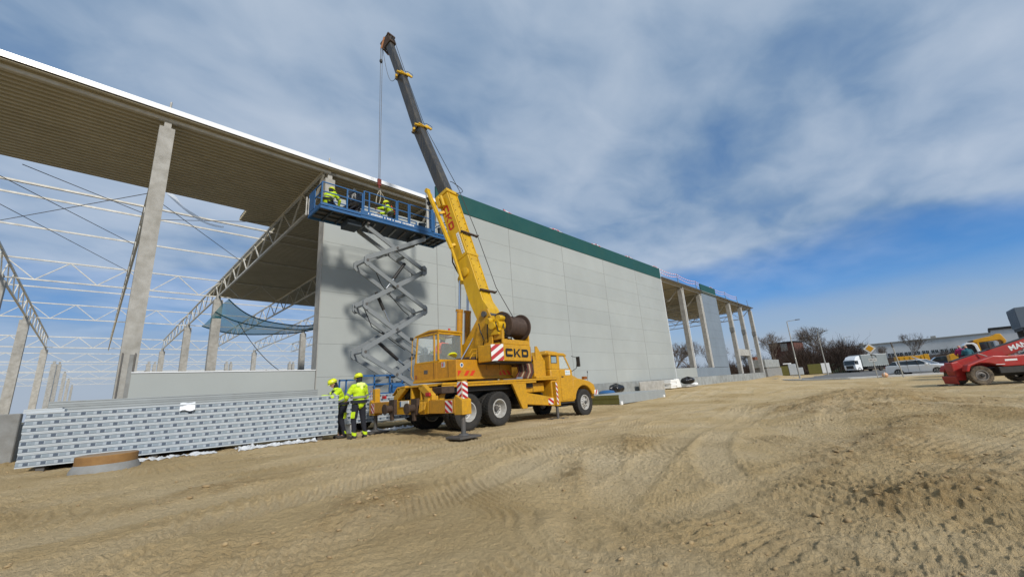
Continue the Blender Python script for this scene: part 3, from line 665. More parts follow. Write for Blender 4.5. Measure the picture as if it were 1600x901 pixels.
# -- frame
mb = MB(); mb.tube((6.9, 11.05, .62), (14.4, 11.05, .50), .16, n=12); mb.box((7.0, 10.5, .85), (13.4, 10.72, 1.30)); mb.box((7.0, 11.38, .85), (13.4, 11.6, 1.30))
for x in (8.0, 9.28, 11.0): mb.box((x-.25, 10.35, .40), (x+.25, 11.75, .85))
mb.box((14.0, 10.3, .28), (14.3, 11.8, .62)); mb.build('chassis_frame', M['black'], cr)
mb = MB(); mb.box((7.05, YN, 1.345), (12.42, YF, 1.41)); mb.box((11.2, YN+.004, 1.413), (12.42, YF-.004, 1.49)); mb.box((7.05, YN+.02, 1.27), (11.2, YN+.07, 1.343)); mb.build('deck_plate', M['yellow'], cr, bevel=.012)
mb = MB(); mb.box((7.3, 10.0, 1.12), (11.2, YF-.1, 1.34)); mb.build('subframe', M['black'], cr)
# brace and side skirt
mb = MB(); mb.prism([(9.93, 1.27), (10.62, 1.27), (10.62, .42), (10.38, .42)], 'y', YN, YN+.09); mb.build('side_brace', M['yellow'], cr, bevel=.01)
mb = MB(); mb.prism([(10.62, .96), (10.75, .93), (12.12, .70), (12.42, .70), (12.42, .37), (10.62, .55)], 'y', YN+.02, YN+.30); mb.build('front_outrigger_box', M['yellow'], cr, bevel=.015)
mb = MB(); mb.box((10.72, YN+.30, .93), (11.95, YN+.75, 1.27)); mb.build('tool_locker', M['yellow'], cr, bevel=.03)
mb = MB(); mb.box((11.28, YN+.292, .94), (11.30, YN+.302, 1.26)); mb.build('locker_gap', M['black'], cr)
mb = MB(); mb.box((10.62, YN+.5, .5), (12.1, YN+.9, .9)); mb.build('fuel_tank', M['black'], cr, bevel=.06)
# -- wheels
def tyre_mesh(R, W, Ri, nl=36, name='tyre'):
    mb = MB(); h = W/2
    prof = [(Ri, -h*.72), (Ri+.03, -h*.86), (R*.82, -h), (R*.93, -h*.97), (R*.975, -h*.82), (R*.975, h*.82), (R*.93, h*.97), (R*.82, h), (Ri+.03, h*.86), (Ri, h*.72)]
    mb.lathe(prof, (0, 0, 0), (0, 1, 0), 40)
    for i in range(nl):
        for sgn in (-1, 1):
            t = 2*math.pi*(i+(.25 if sgn > 0 else -.25))/nl; ca, sa = math.cos(t), math.sin(t); t2 = t+.8*math.pi/nl
            c2, s2 = math.cos(t2), math.sin(t2); dw = .33*math.pi/nl*1.6
            vs = []
            for (a, yy) in ((t, 0.02*sgn), (t2, sgn*h*.93)):
                for da in (-dw, dw):
                    for rr in (R*.955, R*1.0 if abs(yy) < h*.5 else R*.985): vs.append((rr*math.cos(a+da), yy, rr*math.sin(a+da)))
            mb.add(vs, [(0, 2, 3, 1), (4, 5, 7, 6), (1, 3, 7, 5), (0, 4, 6, 2), (0, 1, 5, 4), (2, 6, 7, 3)])
    return mb
def dish_rim(Ri, W, side=-1):
    """deep dished disc wheel, dish opening towards side (-1 = towards the camera)"""
    mb = MB(); s = side; h = W/2
    mb.lathe([(Ri+.015, s*h*.80), (Ri+.012, s*h*.92), (Ri-.02, s*h*.92), (Ri-.045, s*h*.4), (Ri-.06, -s*h*.35), (Ri-.10, -s*h*.52), (Ri*.55, -s*h*.62), (Ri*.5, -s*h*.5), (.001, -s*h*.5)], (0, 0, 0), (0, 1, 0), 32)
    return mb
def flat_rim(Ri, W, side=-1):
    mb = MB(); s = side; h = W/2
    mb.lathe([(Ri+.015, s*h*.80), (Ri+.012, s*h*.92), (Ri-.02, s*h*.92), (Ri-.04, s*h*.45), (Ri*.82, s*h*.40), (Ri*.62, s*h*.62), (Ri*.45, s*h*.70), (Ri*.42, s*h*.95), (.001, s*h*.98)], (0, 0, 0), (0, 1, 0), 32)
    return mb
def nuts(r, n, y, rr=.016): 
    mb = MB()
    for i in range(n): a = 2*math.pi*i/n; mb.tube((r*math.cos(a), y, r*math.sin(a)), (r*math.cos(a), y-.03, r*math.sin(a)), rr, n=6)
    return mb
tm = tyre_mesh(.54, .30, .285).mesh('tyre', M['tyre'], 40); rimd = dish_rim(.285, .30).mesh('rim', M['rim'], 35); rimf = flat_rim(.285, .30).mesh('rim', M['rim'], 35); rimb = dish_rim(.285, .30, 1).mesh('rim', M['rim'], 35)
nm_ = nuts(.15, 10, .05); nm_.lathe([(.001, -.03), (.075, -.02), (.095, .06)], (0, 0, 0), (0, 1, 0), 14); nutd = nm_.mesh('hub', M['dsteel'], 35)
nm_ = nuts(.17, 10, -.085); nm_.lathe([(.001, -.20), (.055, -.19), (.075, -.14)], (0, 0, 0), (0, 1, 0), 14); nutf = nm_.mesh('hub', M['dsteel'], 35)
hole = MB()
for i in range(8): a = 2*math.pi*(i+.5)/8; hole.tube((.215*math.cos(a), -.066, .215*math.sin(a)), (.215*math.cos(a), -.075, .215*math.sin(a)), .027, n=8)
holef = hole.mesh('rim_hole', M['black'])
def wheel(x, y, z, rim, hub, a=0.0, extra=None):
    w = bpy.data.objects.new('wheel', None); COL.objects.link(w); w.parent = cr; Wm = Matrix.Translation((x, y, z)) @ Matrix.Rotation(a, 4, 'Y')
    w.matrix_local = world_inv(cr) @ Wm; WI[w.name] = Wm.inverted()
    inst('tyre', tm, w, Wm); inst('rim', rim, w, Wm)
    if hub: inst('hub', hub, w, Wm)
    if extra: inst('rim_hole', extra, w, Wm)
for x in (8.0, 9.30):
    wheel(x, 9.93, .525, rimd, nutd, x); wheel(x, 10.27, .525, rimb, None, x+1)
    wheel(x, 12.17, .525, rimb, None, x+2); wheel(x, 11.83, .525, rimd, None, x+.4)
wheel(14.16, 9.97, .385, rimf, nutf, .3, holef); wheel(14.16, 12.15, .385, rimb, None, .7)
# mudguard panels behind and dark underside over the rear wheels
mb = MB(); mb.box((7.3, 10.45, .95), (10.0, 10.5, 1.3)); mb.build('mudguard', M['black'], cr)
# -- outriggers
def stripes(T, w, h, n, lean, name, parent, d=.004):
    """white plate w x h in local XZ (front -Y) with slanted red bars"""
    mb = MB(T); mb.box((0, -d, 0), (w, 0, h)); o = mb.build(name, M['white'], parent)
    r = MB(T); st = (h+abs(lean))/n
    for k in range(-1, n+1):
        z0 = k*st+(0 if lean > 0 else abs(lean)); poly = []
        # clip a slanted bar to the plate
        a0, a1 = z0, z0+st*.5
        pts = [(0, a0), (w, a0+lean), (w, a1+lean), (0, a1)]
        def clip(P, f):
            out = []
            for i in range(len(P)):
                a, b = P[i], P[(i+1) % len(P)]; fa, fb = f(a), f(b)
                if fa >= 0: out.append(a)
                if (fa >= 0) != (fb >= 0): t = fa/(fa-fb); out.append((a[0]+(b[0]-a[0])*t, a[1]+(b[1]-a[1])*t))
            return out
        pts = clip(pts, lambda p: p[1]); pts = clip(pts, lambda p: h-p[1]) if pts else pts
        if len(pts) >= 3: r.prism(pts, 'y', -d*2, -d)
    r.build('warning_stripe', M['red'], o); return o
T0 = lambda x, y, z, a=0: Matrix.Translation((x, y, z)) @ rotz(a)
# rear transverse beam; posts
mb = MB(); mb.box((6.46, 8.46, .60), (6.78, 9.62, .95)); mb.build('outrigger_beam', M['orange'], cr, bevel=.012)
mb = MB(); mb.box((6.46, 11.7, .63), (6.78, 12.84, .97)); mb.build('outrigger_beam', M['orange'], cr, bevel=.012)
for (y, nm2) in ((8.34, 'n'), (12.94, 'f')):
    mb = MB(); mb.box((6.54, y-.10, .60), (6.72, y+.10, 1.40)); mb.prism([(y-.17, .56), (y+.17, .56), (y+.17, .98), (y+.10, 1.05), (y-.17, .92)], 'x', 6.47, 6.77)
    post = mb.build('outrigger_post', M['yellow'], cr, bevel=.012)
    mb = MB(); mb.tube((6.62, y, .04), (6.62, y, .62), .062, n=14); leg = mb.build('jack_leg', M['dsteel'], post, smooth=40)
    mb = MB(); mb.box((6.28, y-.30, .0), (6.96, y+.30, .055)); mb.tube((6.62, y, .055), (6.62, y, .11), .16, .10, n=12); mb.build('foot_plate', M['dsteel'], post, bevel=.01)
    if nm2 == 'n':
        # striped sleeves: on the -x face
        Tx = Matrix.Translation((6.462, y+.13, 1.0-.10)) @ rotz(-math.pi/2)
        stripes(Matrix.Translation((6.537, y+.098, .90)) @ rotz(-math.pi/2), .19, .47, 4, .12, 'striped_plate', post)
        stripes(Matrix.Translation((6.545, y-.102, .90)), .17, .47, 4, -.10, 'striped_plate', post)
        stripes(Matrix.Translation((6.457, y+.52, .62)) @ rotz(-math.pi/2), .30, .30, 3, -.2, 'striped_plate', cr)
    else:
        stripes(Matrix.Translation((6.457, y-.0, .63)) @ rotz(-math.pi/2), .20, .30, 3, -.2, 'striped_plate', cr)
        stripes(Matrix.Translation((6.497, y+.12, .95)) @ rotz(-math.pi/2), .05, .42, 3, .06, 'striped_plate', post)
# front jacks
for (y, s) in ((YN-.03, 1), (YF+.03, -1)):
    mb = MB(); mb.box((12.14, y-.07, .38), (12.36, y+.15, 1.27)); post = mb.build('front_jack_post', M['yellow'], cr, bevel=.01)
    mb = MB(); mb.tube((12.25, y+.04, -.05), (12.25, y+.04, .40), .055, n=12); mb.build('jack_leg', M['dsteel'], post, smooth=40)
    mb = MB(); mb.box((11.95, y-.24, -.11), (12.55, y+.32, -.055)); mb.build('foot_plate', M['dsteel'], post, bevel=.01)
    if s == 1:
        stripes(Matrix.Translation((12.145, y-.072, .44)), .085, .80, 5, -.10, 'striped_plate', post)
        stripes(Matrix.Translation((11.78, YN+.016, .46)), .30, .22, 2, -.18, 'striped_plate', cr)
# -- rear end: hitch box, inclined frames, buffers, plate
mb = MB(); mb.box((6.50, 9.85, .58), (6.62, 11.48, .98)); mb.box((6.62, 9.88, .60), (7.2, 11.45, .64)); mb.box((6.62, 9.88, .64), (7.2, 9.93, 1.0)); mb.box((6.62, 11.40, .64), (7.2, 11.45, 1.0)); mb.build('rear_crossmember', M['yellow'], cr, bevel=.01)
for y0, y1, dirn in ((9.55, 10.12, 1), (11.62, 11.05, -1)):
    mb = MB(); mb.prism([(y0, .95), (y0, 1.10), (y1-.10*dirn, 1.40), (y1+.10*dirn, 1.40), (y1+.10*dirn, 1.28), (y0+.25*dirn, 1.02), (y0+.25*dirn, .95)], 'x', 6.52, 6.66); mb.build('inclined_frame', M['yellow'], cr, bevel=.01)
mb = MB(); mb.prism([(10.02, 1.36), (11.45, 1.36), (11.7, 1.15), (11.7, 1.13), (11.42, 1.33), (10.02, 1.33)], 'x', 6.52, 7.05); mb.build('rear_hood_plate', M['yellow'], cr, bevel=.008)
for y in (10.12, 10.62, 11.40):
    mb = MB(); mb.box((6.53, y-.03, .98), (7.1, y+.03, 1.33)); mb.build('gusset_plate', M['yellow'], cr)
mb = MB(); mb.box((6.9, 9.6, 1.1), (7.35, 10.6, 1.30)); mb.box((7.0, 10.65, .95), (7.3, 11.4, 1.3)); mb.build('valve_block', M['rust'], cr, bevel=.02)
mb = MB()
for k in range(7): mb.tube((6.75, 10.75+.09*k, .99+.02*(k % 3)), (6.75+.05*(k % 2), 10.72+.09*k, 1.28), .028, n=7)
mb.box((6.7, 10.7, 1.10), (6.95, 11.3, 1.2)); mb.build('valve_bank', M['black'], cr)
for y in (10.28, 11.52):
    mb = MB(); mb.tube((6.18, y, .76), (6.5, y, .76), .10, n=16); mb.lathe([(.0, 0), (.15, .01), (.15, .05), (.10, .08)], (6.15, y, .76), (1, 0, 0), 18); mb.box((6.40, y-.15, .58), (6.50, y+.15, 1.02)); mb.box((6.38, y-.05, .42), (6.46, y+.05, .6)); mb.build('towing_jaw', M['rust'], cr, smooth=35)
mb = MB(); mb.box((6.475, 10.68, .80), (6.495, 11.16, .97)); mb.build('number_plate', M['white'], cr)
mb = MB(); mb.box((6.470, 11.10, .81), (6.478, 11.155, .96)); mb.build('plate_blue_strip', M['blue'], cr)
mb = MB()
for k in range(9): a = k*.7; mb.path([(6.44-.03*(k % 2), 9.72+.035*k, .92), (6.38, 9.70+.035*k, .72-.01*k), (6.44, 9.76+.03*k, .60+.015*(k % 4))], .013, 5)
mb.build('coiled_cable', M['yellow'], cr)
mb = MB(); mb.tube((6.6, 9.5, .86), (6.6, 9.86, .86), .09, n=12); mb.box((6.46, 9.64, .60), (6.8, 9.84, 1.06)); mb.build('beam_sleeve', M['yellow'], cr, bevel=.01)
# rear side triangle plate (near)
mb = MB(); mb.prism([(7.05, 1.27), (7.22, 1.27), (7.05, .80), (6.9, .80)], 'y', YN+.02, YN+.08); mb.build('rear_side_plate', M['yellow'], cr)
for y in (9.66, 12.1):
    mb = MB(); mb.box((6.44, y-.10, 1.06), (6.5, y+.10, 1.16)); mb.build('tail_lamp', M['red'], cr, bevel=.01)
# -- truck cab
def rounded_cab():
    mb = MB()
    # lower body profile in x,z; cab width
    return mb
Y0, Y1 = 9.84, 12.26
cabp = thing  # alias kept short below
mb = MB(); mb.prism([(12.10, .50), (13.50, .46), (13.50, 1.70), (13.42, 1.74), (12.10, 1.74)], 'y', Y0, Y1); mb.build('cab_body', M['yellow'], cr, bevel=.05, smooth=40)
# window frame band (posts), roof
def ppost(x0, x1, x2, x3, z0, z1, y, t=.05): 
    q = MB(); q.prism([(x0, z0), (x1, z0), (x3, z1), (x2, z1)], 'y', y, y+t); return q
mb = MB()
for y in (Y0+.02, Y1-.07):
    for a in ((12.10, 12.20, 12.12, 12.22), (12.58, 12.72, 12.60, 12.74), (13.36, 13.44, 13.02, 13.12)):
        mb.prism([(a[0], 1.74), (a[1], 1.74), (a[3], 2.28), (a[2], 2.28)], 'y', y, y+.05)
mb.prism([(12.10, 1.74), (12.16, 1.74), (12.18, 2.28), (12.12, 2.28)], 'y', Y0+.07, Y1-.07); mb.prism([(13.38, 1.74), (13.44, 1.74), (13.12, 2.28), (13.06, 2.28)], 'y', 11.02, 11.08)
mb.build('cab_pillars', M['yellow'], cr, bevel=.012)
mb = MB(); rp = []
for t_ in np.linspace(0, 1, 9): rp.append((Y0+.0+(Y1-Y0)*t_, 2.27+.22*math.sin(math.pi*t_)**.55))
mb.prism([(12.08, 2.27), (13.22, 2.24), (13.20, 2.30), (13.05, 2.36), (12.2, 2.40), (12.08, 2.36)], 'y', Y0+.0, Y1-.0); mb.prism([(12.14, 2.36), (13.02, 2.34), (12.95, 2.44), (12.25, 2.48)], 'y', Y0+.25, Y1-.25)
mb.build('cab_roof', M['yellow'], cr, bevel=.06, smooth=40)
def win(poly, y, nm='side_window', parent=cr):
    mb = MB(); mb.prism(poly, 'y', y, y+.012); o = mb.build(nm, M['glass'], parent)
    return o
for y in (Y0+.035, Y1-.06):
    win([(12.74, 1.76), (13.36, 1.76), (13.06, 2.26), (12.76, 2.26)], y)
rw = MB(); rw.prism([(12.20, 1.95), (12.57, 1.95), (12.57, 2.24), (12.22, 2.24)], 'y', Y0+.028, Y0+.05); fr_ = rw.build('rear_side_window', M['hose'], cr, bevel=.03)
mb = MB(); mb.prism([(12.23, 1.98), (12.545, 1.98), (12.545, 2.215), (12.25, 2.215)], 'y', Y0+.022, Y0+.027); mb.build('pane', mat('painted_sky_glass', (.25, .33, .36), .08, spec=.8), fr_)  # the sky's reflection is put into the pane's base colour
mb = MB(); mb.prism([(12.20, 1.74), (12.58, 1.74), (12.58, 1.96), (12.20, 1.96)], 'y', Y0+.02, Y0+.07); mb.build('quarter_panel', M['yellow'], cr)
mb = MB(); mb.add([(13.42, Y0+.08, 1.76), (13.42, Y1-.08, 1.76), (13.09, Y1-.08, 2.26), (13.09, Y0+.08, 2.26)], [(0, 1, 2, 3)]); mb.build('windscreen', M['glass'], cr)
# seats and wheel inside
mb = MB(); mb.box((12.3, 10.1, 1.35), (12.75, 10.7, 1.75)); mb.box((12.28, 10.1, 1.75), (12.42, 10.7, 2.15)); mb.box((12.3, 11.3, 1.35), (12.75, 11.9, 1.75)); mb.box((12.28, 11.3, 1.75), (12.42, 11.9, 2.15)); mb.build('seats', M['black'], cr, bevel=.04)
# door outline as a real door skin proud of the body
door = MB(); door.prism([(12.66, .56), (13.38, .56), (13.44, .95), (13.44, 1.70), (12.66, 1.70)], 'y', Y0-.018, Y0+.0); do = door.build('cab_door', M['yellow'], cr, bevel=.012)
mb = MB(); mb.box((12.72, Y0-.035, 1.42), (12.84, Y0-.018, 1.46)); mb.build('handle', M['black'], do)
mb = MB(); mb.box((12.98, Y0-.024, 1.50), (13.30, Y0-.019, 1.69)); sg = mb.build('door_sign', M['white'], do)
mb = MB(); mb.box((13.01, Y0-.028, 1.59), (13.12, Y0-.0245, 1.65)); mb.box((13.14, Y0-.028, 1.60), (13.27, Y0-.0245, 1.635)); mb.box((13.01, Y0-.028, 1.53), (13.27, Y0-.0245, 1.55)); mb.build('faded_sign_print', mat('faded_print_blue_grey', (.35, .50, .55), .6), sg)
# hood, nose and fenders
mb = MB(); sec = [(13.44, 1.74, .98, .52), (13.8, 1.71, .86, .50), (14.3, 1.62, .74, .50), (14.68, 1.50, .66, .50), (14.86, 1.34, .60, .52), (14.93, 1.05, .56, .56)]
vs = []; ns = 9
for (x, zt, hw, zb) in sec:
    for i in range(ns):
        t_ = math.pi*i/(ns-1); c_, s_ = math.cos(t_), math.sin(t_)
        vs.append((x, 11.05-hw*(abs(c_)**.5)*(1 if c_ > 0 else -1), zb+.35+(zt-zb-.35)*(s_**.55)))
    vs += [(x, 11.05+hw, zb), (x, 11.05-hw, zb)]
m_ = ns+2
fs = [(k*m_+i, k*m_+(i+1) % m_, (k+1)*m_+(i+1) % m_, (k+1)*m_+i) for k in range(len(sec)-1) for i in range(m_)]
fs += [tuple(range(m_))[::-1], tuple(range((len(sec)-1)*m_, len(sec)*m_))]
mb.add(vs, fs); mb.build('hood', M['yellow'], cr, smooth=50)
for (y0, y1) in ((Y0-.02, 10.45), (11.65, Y1+.02)):
    mb = MB(); out = [(13.44, .50), (13.44, 1.32), (13.75, 1.36), (14.2, 1.30), (14.6, 1.22), (14.92, 1.08), (15.0, .90), (15.0, .68), (14.80, .66)]
    arc = [(14.17+.62*math.cos(a), .50+.56*math.sin(a)) for a in np.linspace(.28, math.pi-.1, 11)]
    mb.prism(out+arc, 'y', y0, y1); mb.build('fender', M['yellow'], cr, bevel=.035, smooth=40)
mb = MB(); mb.box((14.9, 9.98, .50), (15.12, 12.12, .80)); mb.build('bumper', M['yellow'], cr, bevel=.03)
mb = MB(); mb.box((14.90, Y0-.03, .64), (15.16, Y0+.16, .84)); bm_ = mb.build('bumper_corner', M['white'], cr, bevel=.01)
mb = MB(); mb.prism([(14.92, .645), (15.0, .645), (15.12, .835), (15.04, .835)], 'y', Y0-.036, Y0-.031); mb.build('warning_stripe', M['red'], bm_)
for y in (10.0, 12.1):
    mb = MB(); mb.lathe([(.001, .06), (.09, .04), (.11, 0)], (14.98, y, 1.0), (1, 0, 0), 16); mb.build('headlight', M['white'], cr, smooth=50)
    mb = MB(); mb.box((14.40, y-.09, 1.30), (14.62, y+.06, 1.42)); mb.build('indicator_lamp', M['amber'], cr, bevel=.02)
for y, s in ((Y0, -1), (Y1, 1)):
    mi_ = MB(); mi_.path([(13.42, y, 1.62), (13.55, y+s*.18, 1.75), (13.58, y+s*.24, 2.16), (13.45, y+s*.05, 2.24)], .014, 5)
    mo_ = mi_.build('mirror_bracket', M['black'], cr)
    mb = MB(); mb.box((13.55, y+s*.28-.09, 1.80), (13.60, y+s*.28+.09, 2.20)); mb.build('mirror', M['black'], mo_, bevel=.02)
mb = MB(); mb.tube((14.72, Y0+.15, 1.18), (14.74, Y0+.12, 1.62), .008, n=5); mb.tube((14.74, Y0+.12, 1.56), (14.74, Y0+.12, 1.64), .02, n=6); mb.build('corner_marker_rod', M['black'], cr)
mb = MB(); mb.box((12.1, Y0+.02, .42), (13.5, Y0+.5, .47)); mb.box((12.55, Y0, .32), (13.0, Y0+.3, .36)); mb.build('cab_step', M['black'], cr)
# gear between turret and cab: headboard, rack posts, bundle of rope slings
mb = MB(); mb.box((11.35, 10.0, 1.49), (11.45, 11.9, 2.25)); mb.box((11.45, 10.0, 1.49), (12.02, 10.06, 2.1)); mb.prism([(11.5, 2.1), (12.0, 2.1), (11.65, 2.62), (11.55, 2.62)], 'y', 10.02, 10.08); mb.build('boom_rest', M['yellow'], cr, bevel=.01)
mb = MB(); mb.box((11.62, 10.1, 1.5), (12.04, 11.9, 2.05)); mb.build('gear_box', M['orange'], cr, bevel=.02)
for k in range(10):
    x = 10.36+.085*k; mb = MB(); mb.path([(x-.06, 9.95, 1.44), (x+.03, 9.88, 1.66), (x+.07, 9.95, 1.92), (x+.12, 10.15, 2.04), (x+.12, 10.5, 1.9)], .034, 7); mb.build('rope_sling', M[('slingred', 'rust', 'slingred', 'lumber')[k % 4]], cr, smooth=60)
mb = MB()
for k in range(5): x = 10.4+.18*k; mb.path([(x, 10.1, 2.0), (x+.15, 9.98, 2.1), (x+.3, 10.1, 2.04), (x+.45, 10.5, 2.12)], .03, 6)
mb.build('dark_hoses', M['hose'], cr, smooth=60)
mb = MB(); mb.box((9.6, 9.86, 1.415), (10.5, 10.05, 1.45)); mb.box((10.3, 9.9, 1.42), (10.6, 10.0, 1.50)); mb.build('chain_hooks_on_deck', M['steel'], cr, bevel=.01)

# -- turret: local frame R (right), F (boom direction), Z
az = math.radians(-7)
TS = Matrix(((math.cos(az), math.sin(az), 0, 9.2), (-math.sin(az), math.cos(az), 0, 11.05), (0, 0, 1, 0), (0, 0, 0, 1)))
def S(): return MB(TS)
mb = S(); mb.lathe([(.0, 1.41), (.92, 1.41), (.92, 1.47), (.86, 1.475), (.86, 1.53), (0, 1.53)], (0, 0, 0), (0, 0, 1), 36); mb.build('slew_ring', M['dsteel'], cr, smooth=35)
mb = S(); mb.box((-1.63, -.92, 1.53), (1.16, -.05, 2.10)); mb.build('engine_housing', M['orange'], cr, bevel=.018)
mb = S(); mb.box((-1.63, -.048, 1.53), (-.50, 1.10, 2.10)); mb.build('cab_lower_body', M['orange'], cr, bevel=.012)
mb = S(); mb.box((-1.66, -.95, 1.485), (1.19, 1.12, 1.56)); mb.build('turret_base_plate', M['yellow'], cr, bevel=.012)
mb = S(); mb.box((-.48, -.04, 1.56), (1.16, 1.0, 2.0)); mb.build('turret_core', M['orange'], cr, bevel=.02)
# striped decals on the housing
for x0, fl in ((-1.58, 1), (.42, -1)):
    for k in range(3):
        a = x0+k*.26; w = .15
        P = [(a, 1.60), (a+w, 1.60), (a+w+.13*fl*1, 1.76), (a+.13*fl, 1.76)] if k else ([(a, 1.60), (a+.02, 1.60), (a+.17, 1.76), (a, 1.76)] if fl > 0 else [(a, 1.60), (a+.16, 1.60), (a+.05, 1.76)])
        mb = S(); mb.prism(P, 'y', -.925, -.921); mb.build('warning_stripe', M['redor'], cr)
mb = S(); mb.lathe([(0, 0), (.07, 0), (.07, -.004), (0, -.0045)], (-1.40, -.921, 1.93), (0, 1, 0), 18); bd = mb.build('badge_white', M['white'], cr)
mb = S(); mb.lathe([(0, 0), (.045, 0), (.045, -.006), (0, -.0065)], (-1.40, -.921, 1.93), (0, 1, 0), 16); mb.build('badge_blue', M['blue'], bd)
mb = S(); mb.box((-1.637, -.42, 1.91), (-1.631, -.26, 2.06)); sh = mb.build('shield_emblem', M['white'], cr)
mb = S(); mb.box((-1.640, -.33, 1.93), (-1.6375, -.28, 2.05)); mb.build('shield_red_field', M['red'], sh)
mb = S(); mb.box((-1.640, -.40, 1.93), (-1.6375, -.36, 2.05)); mb.build('shield_blue_field', M['blue'], sh)
mb = S(); mb.box((-1.637, .40, 1.76), (-1.631, .58, 1.88)); mb.build('maker_plate', M['dsteel'], cr)
mb = S(); mb.box((-1.638, .92, 1.62), (-1.633, 1.02, 1.74)); mb.build('small_sticker', mat('sticker_brown_red', (.3, .1, .03), .6), cr)
# panel seams as thin shadow gaps
mb = S(); mb.box((-1.637, .095, 1.57), (-1.6305, .105, 2.09)); mb.box((-1.637, -.56, 1.58), (-1.6305, -.55, 2.09)); mb.box((-.25, -.926, 1.78), (-.24, -.9205, 2.09)); mb.box((.45, -.926, 1.78), (.46, -.9205, 2.09)); mb.build('panel_gap', M['black'], cr)
# operator's cab
oc = bpy.data.objects.new('operator_cab', None); COL.objects.link(oc); oc.parent = cr; Wm = TS @ Matrix.Translation((-1.1, .5, 2.1)); oc.matrix_local = world_inv(cr) @ Wm; WI[oc.name] = Wm.inverted()
RL, RR, FB, FF = -1.63, -.52, -.12, 1.06
mb = S(); p = .028
def post(r, f0, f1, z0=2.08, z1=3.05, w=p): mb.beam((r, f0, z0), (r, f1, z1), w*2, w*2, up=(1, 0, 0))
for r in (RL+p, RR-p): post(r, FB+p, FB+p); post(r, .09, .09); post(r, FF-p, .90)
mb.box((RL, FB, 2.10), (RR, FB+.055, 2.18)); mb.box((RL, FB+.06, 2.10), (RL+.05, FF, 2.15)); mb.box((RR-.05, FB+.06, 2.10), (RR, FF, 2.3)); mb.box((RL+.05, FF-.06, 2.10), (RR-.05, FF, 2.16))
mb.box((RL, FB, 3.0), (RR, FB+.055, 3.07)); mb.box((RL, FB+.056, 2.99), (RL+.05, .9, 3.05)); mb.box((RR-.05, FB+.056, 2.99), (RR, .9, 3.05))
mb.build('cab_frame', M['yellow'], oc, bevel=.008)
mb = S(); mb.prism([(-.15, 3.08), (-.15, 3.14), (.30, 3.17), (1.02, 3.05), (1.02, 3.0), (.90, 3.03), (.30, 3.10)], 'x', RL-.02, RR+.02); mb.build('cab_roof', M['yellow'], oc, bevel=.01)
mb = S(); mb.box((-1.4, 1.03, 3.03), (-.7, .35, 3.155)) if False else mb.tube((-1.1, -.1, 3.16), (-1.1, -.1, 3.21), .04, n=8); mb.build('roof_lamp', M['redor'], oc)
for nm, poly in (('side_window', [(.13, 2.15), (1.0, 2.15), (.90, 3.0), (.13, 3.0)]), ('door_window', [(-.06, 2.15), (.05, 2.15), (.05, 3.0), (-.06, 3.0)])):
    mb = S(); mb.prism(poly, 'x', RL+.02, RL+.028); mb.build(nm, M['glass'], oc)
mb = S(); mb.prism([(RL+.06, 2.18), (RR-.06, 2.18), (RR-.06, 3.0), (RL+.06, 3.0)], 'y', FB+.02, FB+.028); mb.build('rear_window', mat('thin_rear_glass', (.7, .8, .8), .05, alpha=.12, spec=.8), oc)
mb = S(); mb.box((RR-.03, FB+.06, 2.3), (RR-.022, .85, 3.0)); mb.build('right_window', M['glass'], oc)
mb = S(); mb.box((-.60, -.05, 2.1), (-.54, .30, 3.0)); mb.build('inner_lining', mat('dark_cab_lining', (.05, .045, .04), .8), oc)
mb = S(); mb.box((-1.35, .05, 2.1), (-.85, .5, 2.30)); mb.box((-1.33, -.02, 2.3), (-.87, .08, 2.72)); mb.build('operator_seat', M['black'], oc, bevel=.03)
mb = S(); mb.box((-1.5, .7, 2.1), (-.7, .98, 2.42)); mb.tube((-1.3, .6, 2.1), (-1.3, .62, 2.55), .015, n=5); mb.tube((-1.0, .6, 2.1), (-1.0, .62, 2.55), .015, n=5); mb.build('control_console', M['dsteel'], oc, bevel=.02)
mb = S(); mb.lathe([(.02, .0), (.09, .0), (.165, -.03), (.18, -.06), (.165, -.085), (.09, -.05), (.02, -.045)], (-.98, -.06, 2.36), (.2, .5, 1), 22); mb.build('yellow_air_filter_bowl', M['helmet'], oc, smooth=50)
mb = S(); mb.path([(-1.64, 1.14, 1.62), (-1.68, 1.18, 1.75), (-1.68, 1.10, 2.9), (-1.62, 1.0, 3.05)], .014, 6); mb.path([(-1.66, 1.12, 2.85), (-1.72, 1.12, 2.98)], .012, 5); mb.build('grab_rail', M['yellow'], oc)
mb = S(); mb.box((-1.78, 1.06, 2.92), (-1.66, 1.12, 3.02)); mb.build('work_lamp', M['black'], oc, bevel=.01); mb = S(); mb.ball((-1.70, 1.10, 2.45), .035, 8); mb.build('round_mirror', M['black'], oc, bevel=.01)
# boom support plates (A-frame)
for r in (-.44, .38):
    mb = S(); mb.prism([(-1.42, 2.5), (-1.42, 3.45), (-1.25, 3.78), (-.98, 3.78), (-.70, 3.40), (-.15, 2.75), (.55, 2.45), (.62, 2.0), (-.9, 2.0), (-.95, 2.5)], 'x', r, r+.05); mb.build('boom_support_plate', M['yellow'], cr, bevel=.01)
mb = S(); mb.tube((-.52, -1.14, 3.60), (.52, -1.14, 3.60), .10, n=16); mb.build('boom_pivot_pin', M['dsteel'], cr, smooth=40)
